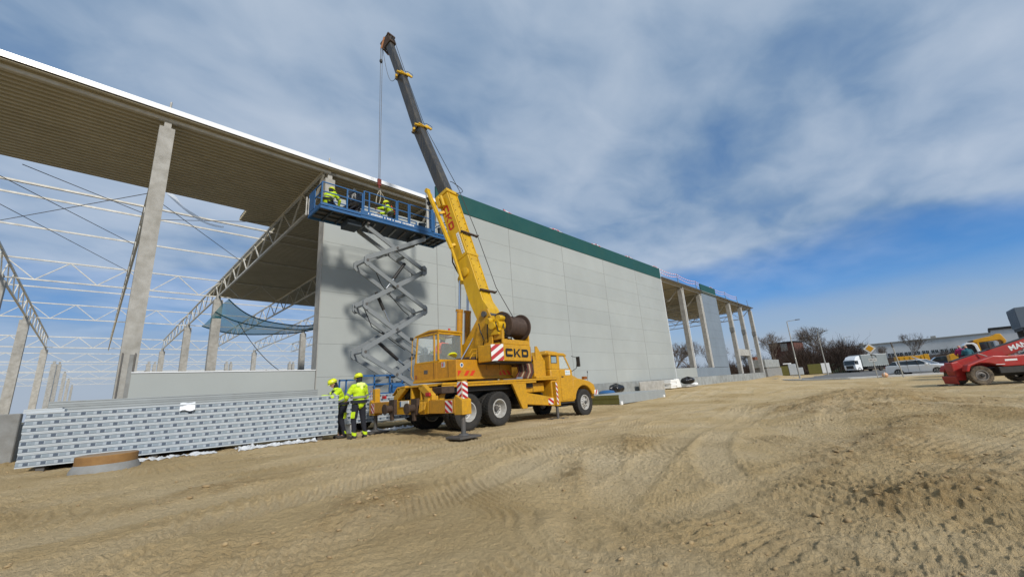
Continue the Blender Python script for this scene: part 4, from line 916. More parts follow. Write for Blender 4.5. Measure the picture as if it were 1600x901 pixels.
# counterweight with neck, lettering and striped ends
mb = S(); mb.prism([(-.42, -1.82), (1.12, -1.82), (1.38, -1.60), (1.38, -1.0), (-.72, -1.0), (-.72, -1.58)], 'z', 1.99, 2.53); mb.build('counterweight', M['yellow'], cr, bevel=.02)
mb = S(); mb.box((-.66, -1.72, 1.94), (1.3, -.96, 1.985)); mb.build('counterweight_underside', M['black'], cr)
mb = S(); mb.box((-.38, -1.80, 2.535), (1.14, -1.74, 2.70)); mb.box((-.38, -1.80, 2.70), (-.28, -1.2, 3.0)); mb.box((1.08, -1.80, 2.70), (1.14, -1.2, 3.3)); mb.box((-.34, -1.74, 2.535), (1.10, -1.0, 2.60)); mb.build('winch_cradle', M['yellow'], cr, bevel=.01)
lt = block_letters('CKD', .27, .38, .06, .085, .006); lt.T = TS @ Matrix.Translation((-.30, -1.824, 2.12)); lt.v = [lt.T @ p_ for p_ in lt.v]; lt.build('lettering', M['lettblk'], cr)
o_ = Vector((-.72, -1.58, 0)); o2 = Vector((-.42, -1.82, 0)); d_ = (o2-o_); ang = math.atan2(d_.y, d_.x)
stripes(TS @ Matrix.Translation((-.742, -1.592, 2.0)) @ rotz(ang), .405, .52, 3, .30, 'striped_plate', cr)
stripes(TS @ Matrix.Translation((1.125, -1.828, 2.0)) @ rotz(math.atan2(.22, .26)), .34, .52, 3, -.30, 'striped_plate', cr)
# winch
mb = S(); mb.tube((.06, -1.50, 3.20), (1.02, -1.50, 3.20), .35, n=30); dr = mb.build('winch_drum', M['drum'], cr, smooth=35)
gm = MB()
for k in range(24): xx = .11+.037*k; gm.lathe([(.349, -.012), (.362, 0), (.349, .012)], (xx, 0, 0), (1, 0, 0), 24)
gme = gm.mesh('wound_rope', M['drum'], 50); inst('wound_rope', gme, dr, TS @ Matrix.Translation((0, -1.50, 3.20)))
for x0 in (-.04, 1.0):
    mb = S(); mb.lathe([(.0, 0), (.46, 0), (.47, .02), (.47, .05), (.44, .06), (0, .06)], (x0, -1.50, 3.20), (1, 0, 0), 30); mb.build('winch_flange', M['rust'] if x0 < .5 else M['drum'], cr, smooth=40)
mb = S(); mb.tube((-.42, -1.52, 3.18), (-.06, -1.52, 3.18), .20, n=16); mb.tube((-.62, -1.55, 3.14), (-.42, -1.52, 3.16), .12, n=12); mb.box((-.46, -1.70, 2.86), (-.10, -1.3, 3.06)); mb.tube((-.40, -1.66, 3.40), (-.1, -1.64, 3.42), .10, n=10); mb.tube((-.66, -1.42, 3.30), (-.48, -1.42, 3.34), .10, n=10)
mb.build('winch_motor', M['boomyel'], cr, smooth=40)
for k, P in enumerate(([(-.3, -1.5, 3.35), (-.5, -1.65, 3.2), (-.45, -1.7, 2.95), (-.2, -1.7, 2.9)], [(-.1, -1.65, 3.25), (-.3, -1.8, 3.1), (-.25, -1.82, 2.85), (0, -1.75, 2.8), (.2, -1.7, 2.9)], [(-.4, -1.3, 3.5), (-.62, -1.4, 3.3), (-.6, -1.35, 2.9), (-.4, -1.2, 2.6)],
                       [(.1, -1.6, 3.4), (-.1, -1.75, 3.5), (-.3, -1.6, 3.4), (-.36, -1.4, 3.1)], [(-.5, -.9, 3.3), (-.66, -1.1, 3.0), (-.6, -1.2, 2.7), (-.45, -1.0, 2.5)], [(-.2, -1.74, 2.9), (-.1, -1.8, 2.7), (.1, -1.8, 2.7), (.15, -1.74, 2.8)])):
    mb = S(); q = smooth_line3 = []
    for i in range(len(P)-1):
        for t_ in np.linspace(0, 1, 5, endpoint=False): q.append(tuple(P[i][j]*(1-t_)+P[i+1][j]*t_+(.02*math.sin(math.pi*t_) if j == 2 else 0) for j in range(3)))
    q.append(P[-1]); mb.path(q, .02, 6); mb.build('hydraulic_hose', M['hose'], cr, smooth=60)
# pipes and rail on the orange housing roof, silver stay
mb = S(); mb.path([(-.46, -.9, 2.35), (-.9, -.95, 2.30), (-1.0, -.9, 2.13)], .015, 5); mb.path([(-.46, -.9, 2.48), (-.95, -.95, 2.42), (-1.02, -.92, 2.3)], .012, 5); mb.path([(-.7, -.93, 2.13), (-.68, -.93, 2.45)], .015, 5); mb.build('pipework', M['yellow'], cr)
mb = S(); mb.tube((-1.0, -.5, 2.12), (-.50, -.62, 2.85), .022, n=8); mb.build('silver_stay', M['steel'], cr)
mb = S(); mb.box((-.47, -1.3, 2.0), (.42, -.93, 2.5)); mb.box((-.95, -.85, 2.1), (-.50, -.2, 2.20)); mb.build('hydraulic_block', M['rust'], cr, bevel=.02)

# -- boom: base section in its own inclined frame
B0 = TS @ Vector((0, -1.14, 3.60)); BD = (TS.to_3x3() @ Vector((0, 1.99, 5.93))).normalized()
RT = TS.to_3x3() @ Vector((1, 0, 0)); BN = RT.cross(BD).normalized()     # BN: towards the rear (upper side of the boom)
if BN.dot(TS.to_3x3() @ Vector((0, -1, 0))) < 0: BN = -BN
def BT(dirv=BD, org=B0, off=0.0):
    n = RT.cross(dirv).normalized()
    if n.dot(BN) < 0: n = -n
    # local: X = right, Y = away from the rear side (so -Y is the upper side), Z = along
    x = RT; z = dirv; y = -n
    x = y.cross(z)
    return Matrix(((x.x, y.x, z.x, org.x), (x.y, y.y, z.y, org.y), (x.z, y.z, z.z, org.z), (0, 0, 0, 1))) @ Matrix.Translation((0, off, 0))
TB = BT(); sgn = 1 if (TB.to_3x3() @ Vector((1, 0, 0))).dot(RT) > 0 else -1
W_, D_ = .285, .60           # half width, depth ; the pivot sits near the rear plane
bm0 = MB(TB); zt = 5.75
bm0.prism([(-.03, -.35), (.52, .10), (.62, .9), (.60, zt), (.03, zt), (.0, .6), (-.12, .2)], 'x', -W_, W_)
boom = bm0.build('boom_base_section', M['boomyel'], cr, bevel=.018)
mb = MB(TB); mb.box((-W_-.035, -.03, zt-.16), (W_+.035, .64, zt)); mb.build('boom_collar', M['boomyel'], boom, bevel=.01); mb = MB(TB); mb.box((-W_-.02, -.02, 2.55), (W_+.02, .62, 2.68)); mb.build('boom_collar', M['boomyel'], boom, bevel=.01)
mb = MB(TB); mb.box((-W_+.04, -.015, .5), (-W_+.075, .03, zt-.2)); mb.box((W_-.075, -.015, .5), (W_-.04, .03, zt-.2)); mb.build('boom_edge_strip', M['boomyel'], boom)
mb = MB(TB)
for k in range(16): 
    for x in (-.15, .15): mb.tube((x, .01, .9+.29*k), (x, -.008, .9+.29*k), .018, n=6)
mb.build('bolt_head', M['rust'], boom, kind='stuff')
# lettering on the -X (left) face, reading down the boom
lt = block_letters('CKD', .27, .34, .06, .075, .006)
sx = -W_ if sgn > 0 else W_
Lm = TB @ Matrix.Translation((sx-.001*sgn, .20, 5.05)) @ Matrix(((0, 1, 0, 0), (0, 0, 1, 0), (-1, 0, 0, 0), (0, 0, 0, 1)))
lt.v = [Lm @ p_ for p_ in lt.v]; lt.build('lettering', M['reddeep'], boom)
mb = MB(TB); mb.box((-W_-.004, .10, 2.62-.05), (-W_-.0005, .24, 3.62)); sg = mb.build('white_sign_strip', M['white'], boom)
mb = MB(TB)
for k in range(9): mb.box((-W_-.006, .15, 2.68+.10*k), (-W_-.0045, .20, 2.74+.10*k))
mb.build('faded_sign_print', mat('faded_grey_print', (.35, .36, .38), .6), sg)
# cross bars sticking out over the upper side (rope guides)
for z, ext in ((3.55, .30), (.98, .22)):
    mb = MB(TB); mb.beam((-W_-.02, -.05, z), (W_+ext, -.07, z), .07, .06); mb.tube((W_+ext-.02, -.15, z), (W_+ext-.02, .0, z), .03, n=6); mb.build('rope_guide_bar', M['rust'], boom)
# lug for the lift cylinders
mb = MB(TB); mb.prism([(.55, 1.55), (.86, 1.75), (.86, 1.95), (.55, 2.25)], 'x', -.24, -.18); mb.prism([(.55, 1.55), (.86, 1.75), (.86, 1.95), (.55, 2.25)], 'x', .18, .24); mb.build('cylinder_lug', M['boomyel'], boom, bevel=.01)
mb = MB(TB); mb.lathe([(.0, 0), (.17, 0), (.17, -.07), (.11, -.09), (0, -.09)], (-W_, .36, 1.95), (1, 0, 0), 22); mb.build('round_boss', M['boomyel'], boom, smooth=40)
for r in (-.21, .21):
    mb = S(); mb.tube((r, .42, 1.9), (r, .26, 4.0), .125, n=18); mb.tube((r, .275, 3.93), (r, .258, 4.03), .14, n=18); cy = mb.build('lift_cylinder', M['orange'], cr, smooth=40)
    lug = TB @ Vector((r, .78, 1.85)); mb = MB(); mb.tube(TS @ Vector((r, .258, 4.03)), lug, .048, n=12); mb.build('piston_rod', M['steel'], cy, smooth=40)
    mb = S(); mb.tube((r-.14, .40, 2.0), (r-.14, .27, 3.95), .012, n=5); mb.build('cylinder_pipe', M['steel'], cy)
# inner sections, each slightly bent down under load
p0 = TB @ Vector((0, .0, zt-.1))
TIPL = Vector((0, 4.30, 19.25)); tipw = TS @ Vector((0, 4.42, 19.05))
pA = TB @ Vector((0, .30, zt)); pts_c = [pA]
mid1 = TS @ Vector((-.04, 2.60, 12.80)); mid2 = TS @ Vector((-.12, 3.80, 16.35)); tip = TS @ Vector((-.2, 4.68, 18.85))
cl = [pA, mid1, mid2, tip]; wid = [(.205, .235), (.180, .205), (.155, .178)]
secs = []
for k in range(3):
    dv = (cl[k+1]-cl[k]).normalized(); Tk = BT(dv, cl[k]); Lk = (cl[k+1]-cl[k]).length; hw, hd = wid[k]
    mb = MB(Tk); mb.prism([(-hw, -hd*.82), (-hw*.82, -hd), (hw*.82, -hd), (hw, -hd*.82), (hw, hd*.82), (hw*.82, hd), (-hw*.82, hd), (-hw, hd*.82)], 'z', -.5 if k == 0 else -.2, Lk)
    sct = mb.build('boom_inner_section', M['boomblk'], cr, bevel=.006); secs.append(sct)
    if k < 2:
        mb = MB(Tk); a = hw+.045; b_ = hd+.045
        mb.box((-a, -b_, Lk-.09), (a, b_, Lk)); mb.build('section_collar', M['boomblk'], sct, bevel=.008)
        mb = MB(Tk); mb.beam((-a-.22, -b_*.7-.02, Lk-.18), (a+.10, -b_-.03, Lk+.03), .09, .09); mb.beam((-a-.20, -b_*.3, Lk-.30), (-a-.02, b_*.5, Lk-.12), .10, .10); mb.beam((a-.06, -b_-.02, Lk+.1), (a+.12, -b_-.10, Lk-.16), .07, .12); mb.box((-a-.03, -b_-.05, Lk-.10), (a+.03, -b_-.01, Lk-.02)); mb.build('rope_guide', M['boomyel'], sct, bevel=.008)
        mb = MB(Tk); mb.path([(a*.3+.62*a*0, -b_-.03, Lk+.15)]+[(hw+.05+.20*math.sin(t_*math.pi), -b_-.05-.08*math.sin(t_*math.pi), Lk+.25-.42*t_) for t_ in np.linspace(0, 1, 9)], .012, 5); mb.build('hose_loop', M['hose'], sct, smooth=60)
mb = MB(TB); mb.path([(.10, .0, zt+.55)]+[(W_-.1+.42*math.sin(t_*math.pi), -.05-.05*math.sin(t_*math.pi), zt+.50-.62*t_) for t_ in np.linspace(0, 1, 11)], .015, 5); mb.build('hose_loop', M['hose'], boom, smooth=60)
# boom head with sheaves
dv = (cl[3]-cl[2]).normalized(); TH = BT(dv, tip)
mb = MB(TH); mb.box((-.20, -.28, -.15), (-.14, .42, .42)); mb.box((.14, -.28, -.15), (.20, .42, .42)); mb.box((-.14, -.26, -.1), (.14, .2, .1)); mb.box((-.22, -.34, .30), (.22, -.20, .42)); mb.beam((-.23, .30, -.2), (.23, .46, -.05), .09, .10)
hd_ = mb.build('boom_head', M['rust'], cr, bevel=.01)
mb = MB(TH); mb.beam((-.24, .10, .30), (.24, .14, .34), .06, .1); mb.beam((-.22, .42, .0), (-.22, .0, .40), .05, .08); mb.beam((.22, .48, -.1), (.22, -.2, .42), .05, .07); mb.build('head_bracket', mat('faded_orange_bracket', (.55, .25, .12), .6), hd_)
for z, y in ((.20, .28), (.25, -.15)):
    for x in (-.07, .07):
        mb = MB(TH); mb.lathe([(.02, -.03), (.17, -.03), (.14, -.01), (.14, .01), (.17, .03), (.02, .03)], (x, y, z), (1, 0, 0), 18); mb.build('sheave', M['dsteel'], hd_, smooth=40)
# rope: drum -> along the upper side -> head -> down to the hook; HX,HY is under the head sheave
HT = TH @ Vector((-.14, .44, .18)); HX, HY = HT.x, HT.y
mb = MB(); mb.path([TS @ Vector((.35, -1.75, 3.46)), TB @ Vector((.24, -.34, 1.0)), TB @ Vector((.26, -.30, 3.6)), TB @ Vector((.2, -.22, 5.7)), cl[1]+RT*.12+BN*.28, cl[2]+RT*.10+BN*.25, TH @ Vector((.07, -.33, .25))], .014, 5); mb.build('luffing_rope', M['black'], cr)
for dx in (-.05, .05):
    mb = MB(); mb.tube((HX+dx, HY, HT.z), (HX+dx*.6, HY, 11.15), .013, n=5); mb.build('hoist_rope', M['dsteel'], cr)
hk = MB(); hk.box((HX-.09, HY-.05, 10.85), (HX+.09, HY+.05, 11.2)); hk.tube((HX, HY, 10.72), (HX, HY, 10.88), .04, n=8); ho = hk.build('hook_block', mat('hook_block_red_black', (.25, .03, .02), .5, dirt=(.02, .02, .02), damt=.9, dscale=14), cr, bevel=.02)
mb = MB(); mb.path([(HX, HY, 10.75)]+[(HX+.085*math.sin(a), HY, 10.62+.085*math.cos(a)) for a in np.linspace(0, 4.2, 10)], .022, 7); mb.build('hook', M['dsteel'], ho, smooth=60)
mb = MB(); mb.tube(TH @ Vector((-.18, .44, .1)), TH @ Vector((-.18, .44, .1))-Vector((0, 0, .75)), .008, n=4); mb.ball(tuple(TH @ Vector((-.18, .44, .1))-Vector((0, 0, .85))), .085, 10, (1, 1, 1.4)); mb.build('limit_switch_weight', M['black'], cr, smooth=60)
a_ = TH @ Vector((-.1, .44, .05)); b_ = cl[2]-RT*.2+BN*.05
mb = MB(); mb.path([a_.lerp(b_, t_)-Vector((0, 0, 1.3*math.sin(math.pi*t_)**1.0*(1-.25*t_))) for t_ in np.linspace(0, 1, 16)], .012, 5); mb.build('signal_cable', M['dsteel'], cr)
# stowed fly jib along the left side of the base section
mb = MB(TB); mb.beam((-.47, .50, 3.05), (-.50, .78, 6.15), .10, .16); mb.tube((-.58, .80, 6.15), (-.42, .80, 6.15), .10, n=14); mb.beam((-.47, .48, 1.6), (-.47, .50, 3.05), .08, .10); mb.build('stowed_jib', M['boomyel'], cr, bevel=.01)
for a_, b_ in (((-.47, .55, 4.8), (-W_, .45, 4.85)), ((-.47, .52, 3.2), (-W_, .42, 3.25))): mb = MB(TB); mb.beam(a_, b_, .06, .12); mb.build('jib_bracket', M['boomyel'], cr, bevel=.01)
mb = MB(TB); mb.box((-.44, .42, 5.1), (-.30, .60, 5.6)); mb.build('jib_latch', M['boomyel'], cr, bevel=.01)
mb = MB(TB); mb.tube((-.40, .30, 5.0), (-.40, .30, 5.5), .07, n=10); mb.build('jib_cylinder', M['boomyel'], cr, smooth=40)
mb = MB(TB); mb.tube((-.50, .86, 5.55), (-.50, .90, 5.85), .05, n=8); mb.box((-.54, .86, 5.5), (-.46, .98, 5.66)); mb.build('jib_pin', M['black'], cr)
mb = MB(TB); mb.path([(-.36, .62, 3.0), (-.38, .72, 2.6), (-.36, .66, 2.2), (-.33, .60, 1.9)], .03, 6); mb.build('dangling_hose', M['rust'], cr)
# ------------------------------------------------------------------ scissor lift
sc = thing('scissor_lift', (8.2, 15.3, 0), 'tall blue scissor lift with grey arms raised beside the pale wall', 'scissor lift')
SN, SF = 14.82, 15.78
mb = MB(); mb.box((6.5, SN-.1, .42), (10.3, SF+.1, 1.0)); mb.build('base_chassis', M['blue'], sc, bevel=.03)
lt_ = tyre_mesh(.40, .28, .2, 24)
ltm = lt_.mesh('tyre', M['tyre'], 40); lr = flat_rim(.2, .28).mesh('rim', M['rim'], 40)
for x in (7.0, 9.8):
    for y in (SN-.02, SF+.02):
        w = bpy.data.objects.new('wheel', None); COL.objects.link(w); w.parent = sc; Wm = Matrix.Translation((x, y, .43)); w.matrix_local = world_inv(sc) @ Wm; WI[w.name] = Wm.inverted()
        inst('tyre', ltm, w, Wm); inst('rim', lr, w, Wm)
mb = MB()
for z in (1.27, 1.62, 1.95): mb.beam((6.95, SN, z), (8.72, SN, z), .05, .06)
for x in (6.97, 7.5, 8.15, 8.70): mb.beam((x, SN, 1.0), (x, SN, 1.98), .05, .05)
for z in (1.30, 1.85): mb.beam((6.5, SF-.1, z), (7.4, SF-.1, z), .05, .06)
for x in (6.52, 6.78): mb.beam((x, SF-.1, 1.0), (x, SF-.1, 1.88), .05, .05)
mb.beam((8.7, SN, 1.95), (8.7, SF, 1.95), .05, .06); mb.build('base_guard_frame', M['blue'], sc)
mb = MB(); mb.box((8.22, SN-.12, 1.18), (8.74, SN+.25, 1.50)); mb.tube((8.22, SN-.05, 1.52), (8.74, SN-.05, 1.52), .09, n=12); mb.build('power_unit', M['blue'], sc, bevel=.02)
mb = MB(); mb.box((8.28, SN-.124, 1.20), (8.42, SN-.1205, 1.27)); mb.box((8.46, SN-.124, 1.20), (8.56, SN-.1205, 1.26)); mb.build('rating_plate', M['helmet'], sc)
# arms: four stages
LV = [1.10, 2.86, 4.74, 6.56, 8.18]; XL, XR = 7.10, 9.80
def arm(p, q, w=.185, t=.06):
    mb = MB(); p = Vector(p); q = Vector(q); d = (q-p).normalized(); n = Vector((0, 1, 0)).cross(d).normalized()
    L_ = (q-p).length; e = .12
    poly = [(-e, -.05), (-e*.4, -w/2), (L_+e*.4, -w/2), (L_+e, -.05), (L_+e, .05), (L_+e*.4, w/2), (-e*.4, w/2), (-e, .05)]
    vs = []
    for yy in (-t/2, t/2):
        for (a, b) in poly: vs.append(p+d*a+n*b+Vector((0, yy, 0)))
    k = len(poly); mb.add(vs, [tuple(range(k)), tuple(range(2*k-1, k-1, -1))]+[(i, k+i, k+(i+1) % k, (i+1) % k) for i in range(k)])
    return mb.build('scissor_arm', M['liftgrey'], sc, bevel=.008)
for k in range(4):
    z0, z1 = LV[k], LV[k+1]
    e_ = .11
    for y, yi in ((SN, SN+.12), (SF, SF-.12)):
        arm((XL, y, z0+e_), (XR, y, z1-e_)) if k % 2 == 1 else arm((XL, y, z1-e_), (XR, y, z0+e_))
        arm((XL+.03, yi, z1-e_ if k % 2 == 1 else z0+e_), (XR-.03, yi, z0+e_ if k % 2 == 1 else z1-e_))
        if k < 3:
            for x in (XL, XR):
                mb = MB(); s_ = 1 if x == XL else -1; mb.prism([(x-s_*.13, z1-.13), (x-s_*.13, z1+.13), (x-s_*.02, z1+.24), (x+s_*.10, z1+.20), (x+s_*.03, z1), (x+s_*.10, z1-.20), (x-s_*.02, z1-.24)], 'y', y-.045, y+.045); mb.build('link_plate', M['liftgrey'], sc, bevel=.006)
    for x, z in ((XL, z1), (XR, z1), ((XL+XR)/2, (z0+z1)/2)):
        mb = MB(); mb.tube((x, SN-.05, z), (x, SF+.05, z), .04, n=10); mb.build('pivot_tube', M['liftgrey'], sc, smooth=40)
        mb = MB(); mb.tube((x, SN-.065, z), (x, SN-.05, z), .055, n=12); mb.build('pivot_cap', M['dsteel'], sc)
    for x in (XL+.9, XR-.9):
        zz_ = z0+(z1-z0)*(.9/2.7); mb = MB(); mb.beam((x, SN+.18, zz_), (x, SF-.18, zz_), .10, .10); mb.build('cross_brace', M['liftgrey'], sc)
for k, (a, b) in enumerate((((7.9, 15.3, 3.3), (9.35, 15.3, 2.15)), ((7.75, 15.3, 5.4), (8.35, 15.3, 4.2)), ((9.1, 15.3, 6.9), (8.2, 15.3, 5.6)))):
    mb = MB(); mb.tube(a, Vector(a).lerp(Vector(b), .6), .07, n=12); cyl = mb.build('lift_ram', M['black'], sc, smooth=40)
    mb = MB(); mb.tube(Vector(a).lerp(Vector(b), .55), b, .035, n=10); mb.build('ram_rod', M['steel'], cyl, smooth=40)
mb = MB(); mb.path([(7.6, SN+.3, 6.3), (7.9, SN+.3, 5.7), (8.6, SN+.3, 5.0), (8.9, SN+.3, 4.7), (9.2, SN+.3, 4.5)], .02, 5); mb.path([(7.2, SN+.35, 4.6), (7.5, SN+.3, 3.9), (8.2, SN+.3, 3.5), (9.0, SN+.3, 3.0)], .02, 5); mb.build('supply_hose', M['hose'], sc)
# platform
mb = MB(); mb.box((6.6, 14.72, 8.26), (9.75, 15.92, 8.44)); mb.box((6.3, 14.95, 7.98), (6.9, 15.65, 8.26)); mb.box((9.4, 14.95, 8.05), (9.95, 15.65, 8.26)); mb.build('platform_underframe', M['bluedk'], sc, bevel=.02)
for k in range(6):
    x = 6.95+.48*k; mb = MB(); mb.beam((x, 14.85, 8.225), (x+.15, 15.8, 8.225), .06, .05); mb.build('underframe_rib', M['liftgrey'] if k % 2 else M['dsteel'], sc)
for (x0, x1) in ((5.12, 6.72), (10.15, 11.16)):
    mb = MB(); mb.box((x0, 14.66, 8.40), (x1, 14.72, 8.50)); mb.box((x0, 15.94, 8.28), (x1, 16.0, 8.42)); mb.box((x0, 14.72, 8.30), (x0+.06, 15.94, 8.46)); mb.box((x1-.06, 14.72, 8.30), (x1, 15.94, 8.46)); mb.box((x0, 14.655, 8.26), (x1, 14.70, 8.36)); mb.build('extension_frame', M['blue'], sc)
    mb = MB(); mb.box((x0+.06, 14.73, 8.37), (x1-.06, 15.93, 8.40)); mb.build('extension_deck', M['dsteel'], sc)
    mb = MB(); n = 3
    for k in range(1, n): x = x0+(x1-x0)*k/n; mb.box((x-.03, 14.73, 8.29), (x+.03, 15.93, 8.365))
    for y in (15.1, 15.5): mb.box((x0+.07, y-.02, 8.30), (x1-.07, y+.02, 8.36))
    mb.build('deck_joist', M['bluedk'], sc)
mb = MB(); mb.box((6.70, 14.64, 8.27), (10.2, 14.70, 8.62)); mb.box((6.70, 15.95, 8.27), (10.2, 16.0, 8.60)); mb.box((6.7, 14.62, 8.40), (10.2, 14.64, 8.44)); mb.build('platform_side_beam', M['blue'], sc, bevel=.008)
mb = MB(); mb.box((6.70, 14.70, 8.44), (10.2, 15.95, 8.50)); mb.build('platform_deck', M['dsteel'], sc)
mb = MB()
tme = text_mesh('CHLORIDE  1001  4300 KG', .115, .002, .006)     # placeholder replaced below
bpy.data.meshes.remove(tme)
# worn white lettering along the side beam: only its rhythm can be read
mb = MB(); rs_ = random.Random(4); x = 7.0
while x < 9.15:
    w = rs_.uniform(.03, .075); z0 = 8.49; mb.box((x, 14.632, z0), (x+w, 14.6385, z0+rs_.uniform(.06, .085))); x += w+rs_.choice((.016, .016, .02, .08))
mb.build('worn_white_lettering', M['white'], sc, kind='stuff')
def rail(xs, y, z0, z1, nm='guard_rail'):
    for k in range(len(xs)):
        mb = MB(); mb.beam((xs[k], y, z0), (xs[k], y, z1), .05, .05); mb.build('rail_post', M['blue'], sc)
    for z in (z1, (z0+z1)/2+.05):
        mb = MB(); mb.beam((xs[0], y, z), (xs[-1], y, z), .038, .038); mb.build(nm, M['blue'], sc)
rail([5.15, 6.13, 6.76], 14.68, 8.48, 9.36); rail([6.82, 7.05, 8.30], 14.67, 8.6, 9.50); rail([8.38, 8.92], 14.69, 8.6, 9.53); rail([8.98, 10.14], 14.67, 8.6, 9.54); rail([10.32, 11.13], 14.69, 8.48, 9.52)
rail([5.15, 6.13, 6.76], 15.97, 8.42, 9.30); rail([6.82, 8.3, 10.15], 15.98, 8.58, 9.44); rail([10.32, 11.13], 15.97, 8.42, 9.44)
for x in (5.15, 11.13):
    for z in (9.32, 8.92): mb = MB(); mb.beam((x, 14.68, z), (x, 15.97, z), .038, .038); mb.build('guard_rail', M['blue'], sc)
mb = MB(); mb.box((5.13, 15.35, 8.5), (5.16, 15.9, 9.3)); mb.build('end_gate_panel', M['blue'], sc)
mb = MB(); mb.tube((5.02, 15.9, 8.36), (5.02, 15.9, 9.15), .03, n=8); mb.tube((5.10, 15.9, 8.4), (5.10, 15.9, 9.1), .02, n=8); mb.build('end_ladder_tube', M['galv'], sc)
mb = MB(); mb.box((10.10, 14.6, 8.5), (10.24, 14.8, 9.6)); mb.build('control_mast', M['blue'], sc, bevel=.01)
# items on the platform
t = MB(); t.tube((10.56, 15.6, 8.5), (10.56, 15.6, 11.1), .075, n=14); t.box((10.44, 15.5, 8.5), (10.68, 15.7, 8.56)); t.build('silver_duct_tube', M['galv'], None, smooth=40, label='upright silver tube standing at the right end of the lift platform', cat='tube')
def bucket(x, y, z, lab, r=.14, h=.24):
    b = thing('bucket', (x, y, z), lab, 'bucket', 'small containers on the platform')
    mb = MB(); mb.lathe([(0, 0), (r*.8, 0), (r, h), (r*1.06, h), (r*1.06, h-.02), (r*.93, h-.015), (r*.75, .02), (0, .02)], (x, y, z), (0, 0, 1), 18); mb.build('shell', M['bluedk'], b, smooth=40)
    mb = MB(); mb.path([(x-r, y, z+h-.02), (x-r*.7, y-.03, z+h+.08), (x, y-.04, z+h+.12), (x+r*.7, y-.03, z+h+.08), (x+r, y, z+h-.02)], .008, 5); mb.build('handle', M['black'], b)
bucket(10.86, 14.95, 8.50, 'dark bucket at the right end of the lift platform', .15, .42); bucket(9.78, 14.9, 8.52, 'blue black bucket by the control mast of the lift', .17, .34)
t = MB()
for k in range(7): a = (6.0+.10*k, 14.82+.04*(k % 3), 8.55+.03*(k % 2)); t.tube(a, (a[0]+.2, a[1]+.1*((-1)**k), a[2]+.18), .035, n=7)
t.box((5.75, 14.75, 8.48), (6.7, 15.1, 8.56)); t.build('tool_heap', M['navy'], None, label='heap of dark tools and straps at the left end of the lift platform', cat='tools', kind=None)
# the black rubbish bag tied to the rail
def bag(name, c, s, lab, m, seed=0, tied=True):
    mb = MB(); n = 34; k = 20; vs = []
    for j in range(k+1):
        v = j/k; ph = math.pi*v
        for i in range(n):
            th = 2*math.pi*i/n; r = math.sin(ph)**.75
            if tied and v > .72: r *= max(.12, 1-(v-.72)*3.2)
            wr = 1+.10*math.sin(th*5+seed+3*v)+.06*math.sin(th*11+seed*2-5*v)+.09*mnoise.noise(Vector((math.cos(th)*1.6, math.sin(th)*1.6, v*3+seed)))
            vs.append((c[0]+s[0]*r*wr*math.cos(th), c[1]+s[1]*r*wr*math.sin(th), c[2]+s[2]*(.5-.5*math.cos(ph))*(1+.05*math.sin(th*3))))
    mb.add(vs, [(j*n+i, j*n+(i+1) % n, (j+1)*n+(i+1) % n, (j+1)*n+i) for j in range(k) for i in range(n)])
    return mb.build(name, m, None, smooth=75, label=lab, cat='bag')
bag('rubbish_bag', (6.52, 14.95, 8.66), (.34, .26, .92), 'crumpled black rubbish bag hanging at the rail of the lift platform', M['bag'], 2)
# slings from the hook
sg = thing('lifting_sling', (HX, HY, 10.6), 'pale looped lifting sling hanging from the crane hook above the platform', 'sling')
for k, (dx, dz) in enumerate(((-.14, 9.85), (.36, 9.95), (-.02, 9.9))):
    mb = MB(); P = []
    for t_ in np.linspace(0, 1, 12): P.append((HX+dx*t_+.05*math.sin(t_*3.1)*(1-2*(k == 0)), HY-.03*k, 10.60+(dz-10.60)*t_))
    for p_, q_ in zip(P[:-1], P[1:]): mb.beam(p_, q_, .014, .065, up=(0, 1, 0))
    mb.build('webbing_strap', M['sling'], sg)

# ------------------------------------------------------------------ stacks of sandwich panels
pe = bpy.data.materials.new('panel_edge_print'); pe.use_nodes = True; tt = pe.node_tree; b = tt.nodes['Principled BSDF']; b.inputs['Roughness'].default_value = .35; b.inputs['Specular IOR Level'].default_value = .4
tcn = tt.nodes.new('ShaderNodeTexCoord'); sp = tt.nodes.new('ShaderNodeSeparateXYZ'); L(tt, tcn.outputs['Object'], sp.inputs[0])
oi = tt.nodes.new('ShaderNodeObjectInfo')
u_ = math_(tt, 'FRACT', math_(tt, 'ADD', math_(tt, 'MULTIPLY', sp.outputs[0], 3.9), math_(tt, 'MULTIPLY', oi.outputs['Random'], 3)))
blk = math_(tt, 'MULTIPLY', math_(tt, 'GREATER_THAN', u_, .10), math_(tt, 'LESS_THAN', u_, .40))
mid = math_(tt, 'MULTIPLY', math_(tt, 'GREATER_THAN', u_, .46), math_(tt, 'LESS_THAN', u_, .88))
zc = math_(tt, 'ABSOLUTE', math_(tt, 'SUBTRACT', sp.outputs[2], .066)); zin = math_(tt, 'LESS_THAN', zc, .031)
c0 = mixc(tt, math_(tt, 'MULTIPLY', mid, zin), (.36, .41, .46), (.25, .30, .345)); c1 = mixc(tt, math_(tt, 'MULTIPLY', blk, zin), c0, (.09, .115, .155)); L(tt, c1, b.inputs['Base Color'])
M['paneledge'] = pe; M['panelskin'] = mat('white_film_skin', (.50, .545, .58), .35, dirt=(.45, .46, .45), damt=.4)
M['greyskin'] = mat('grey_panel_skin', (.36, .385, .385), .4, dirt=(.3, .31, .3), damt=.4)
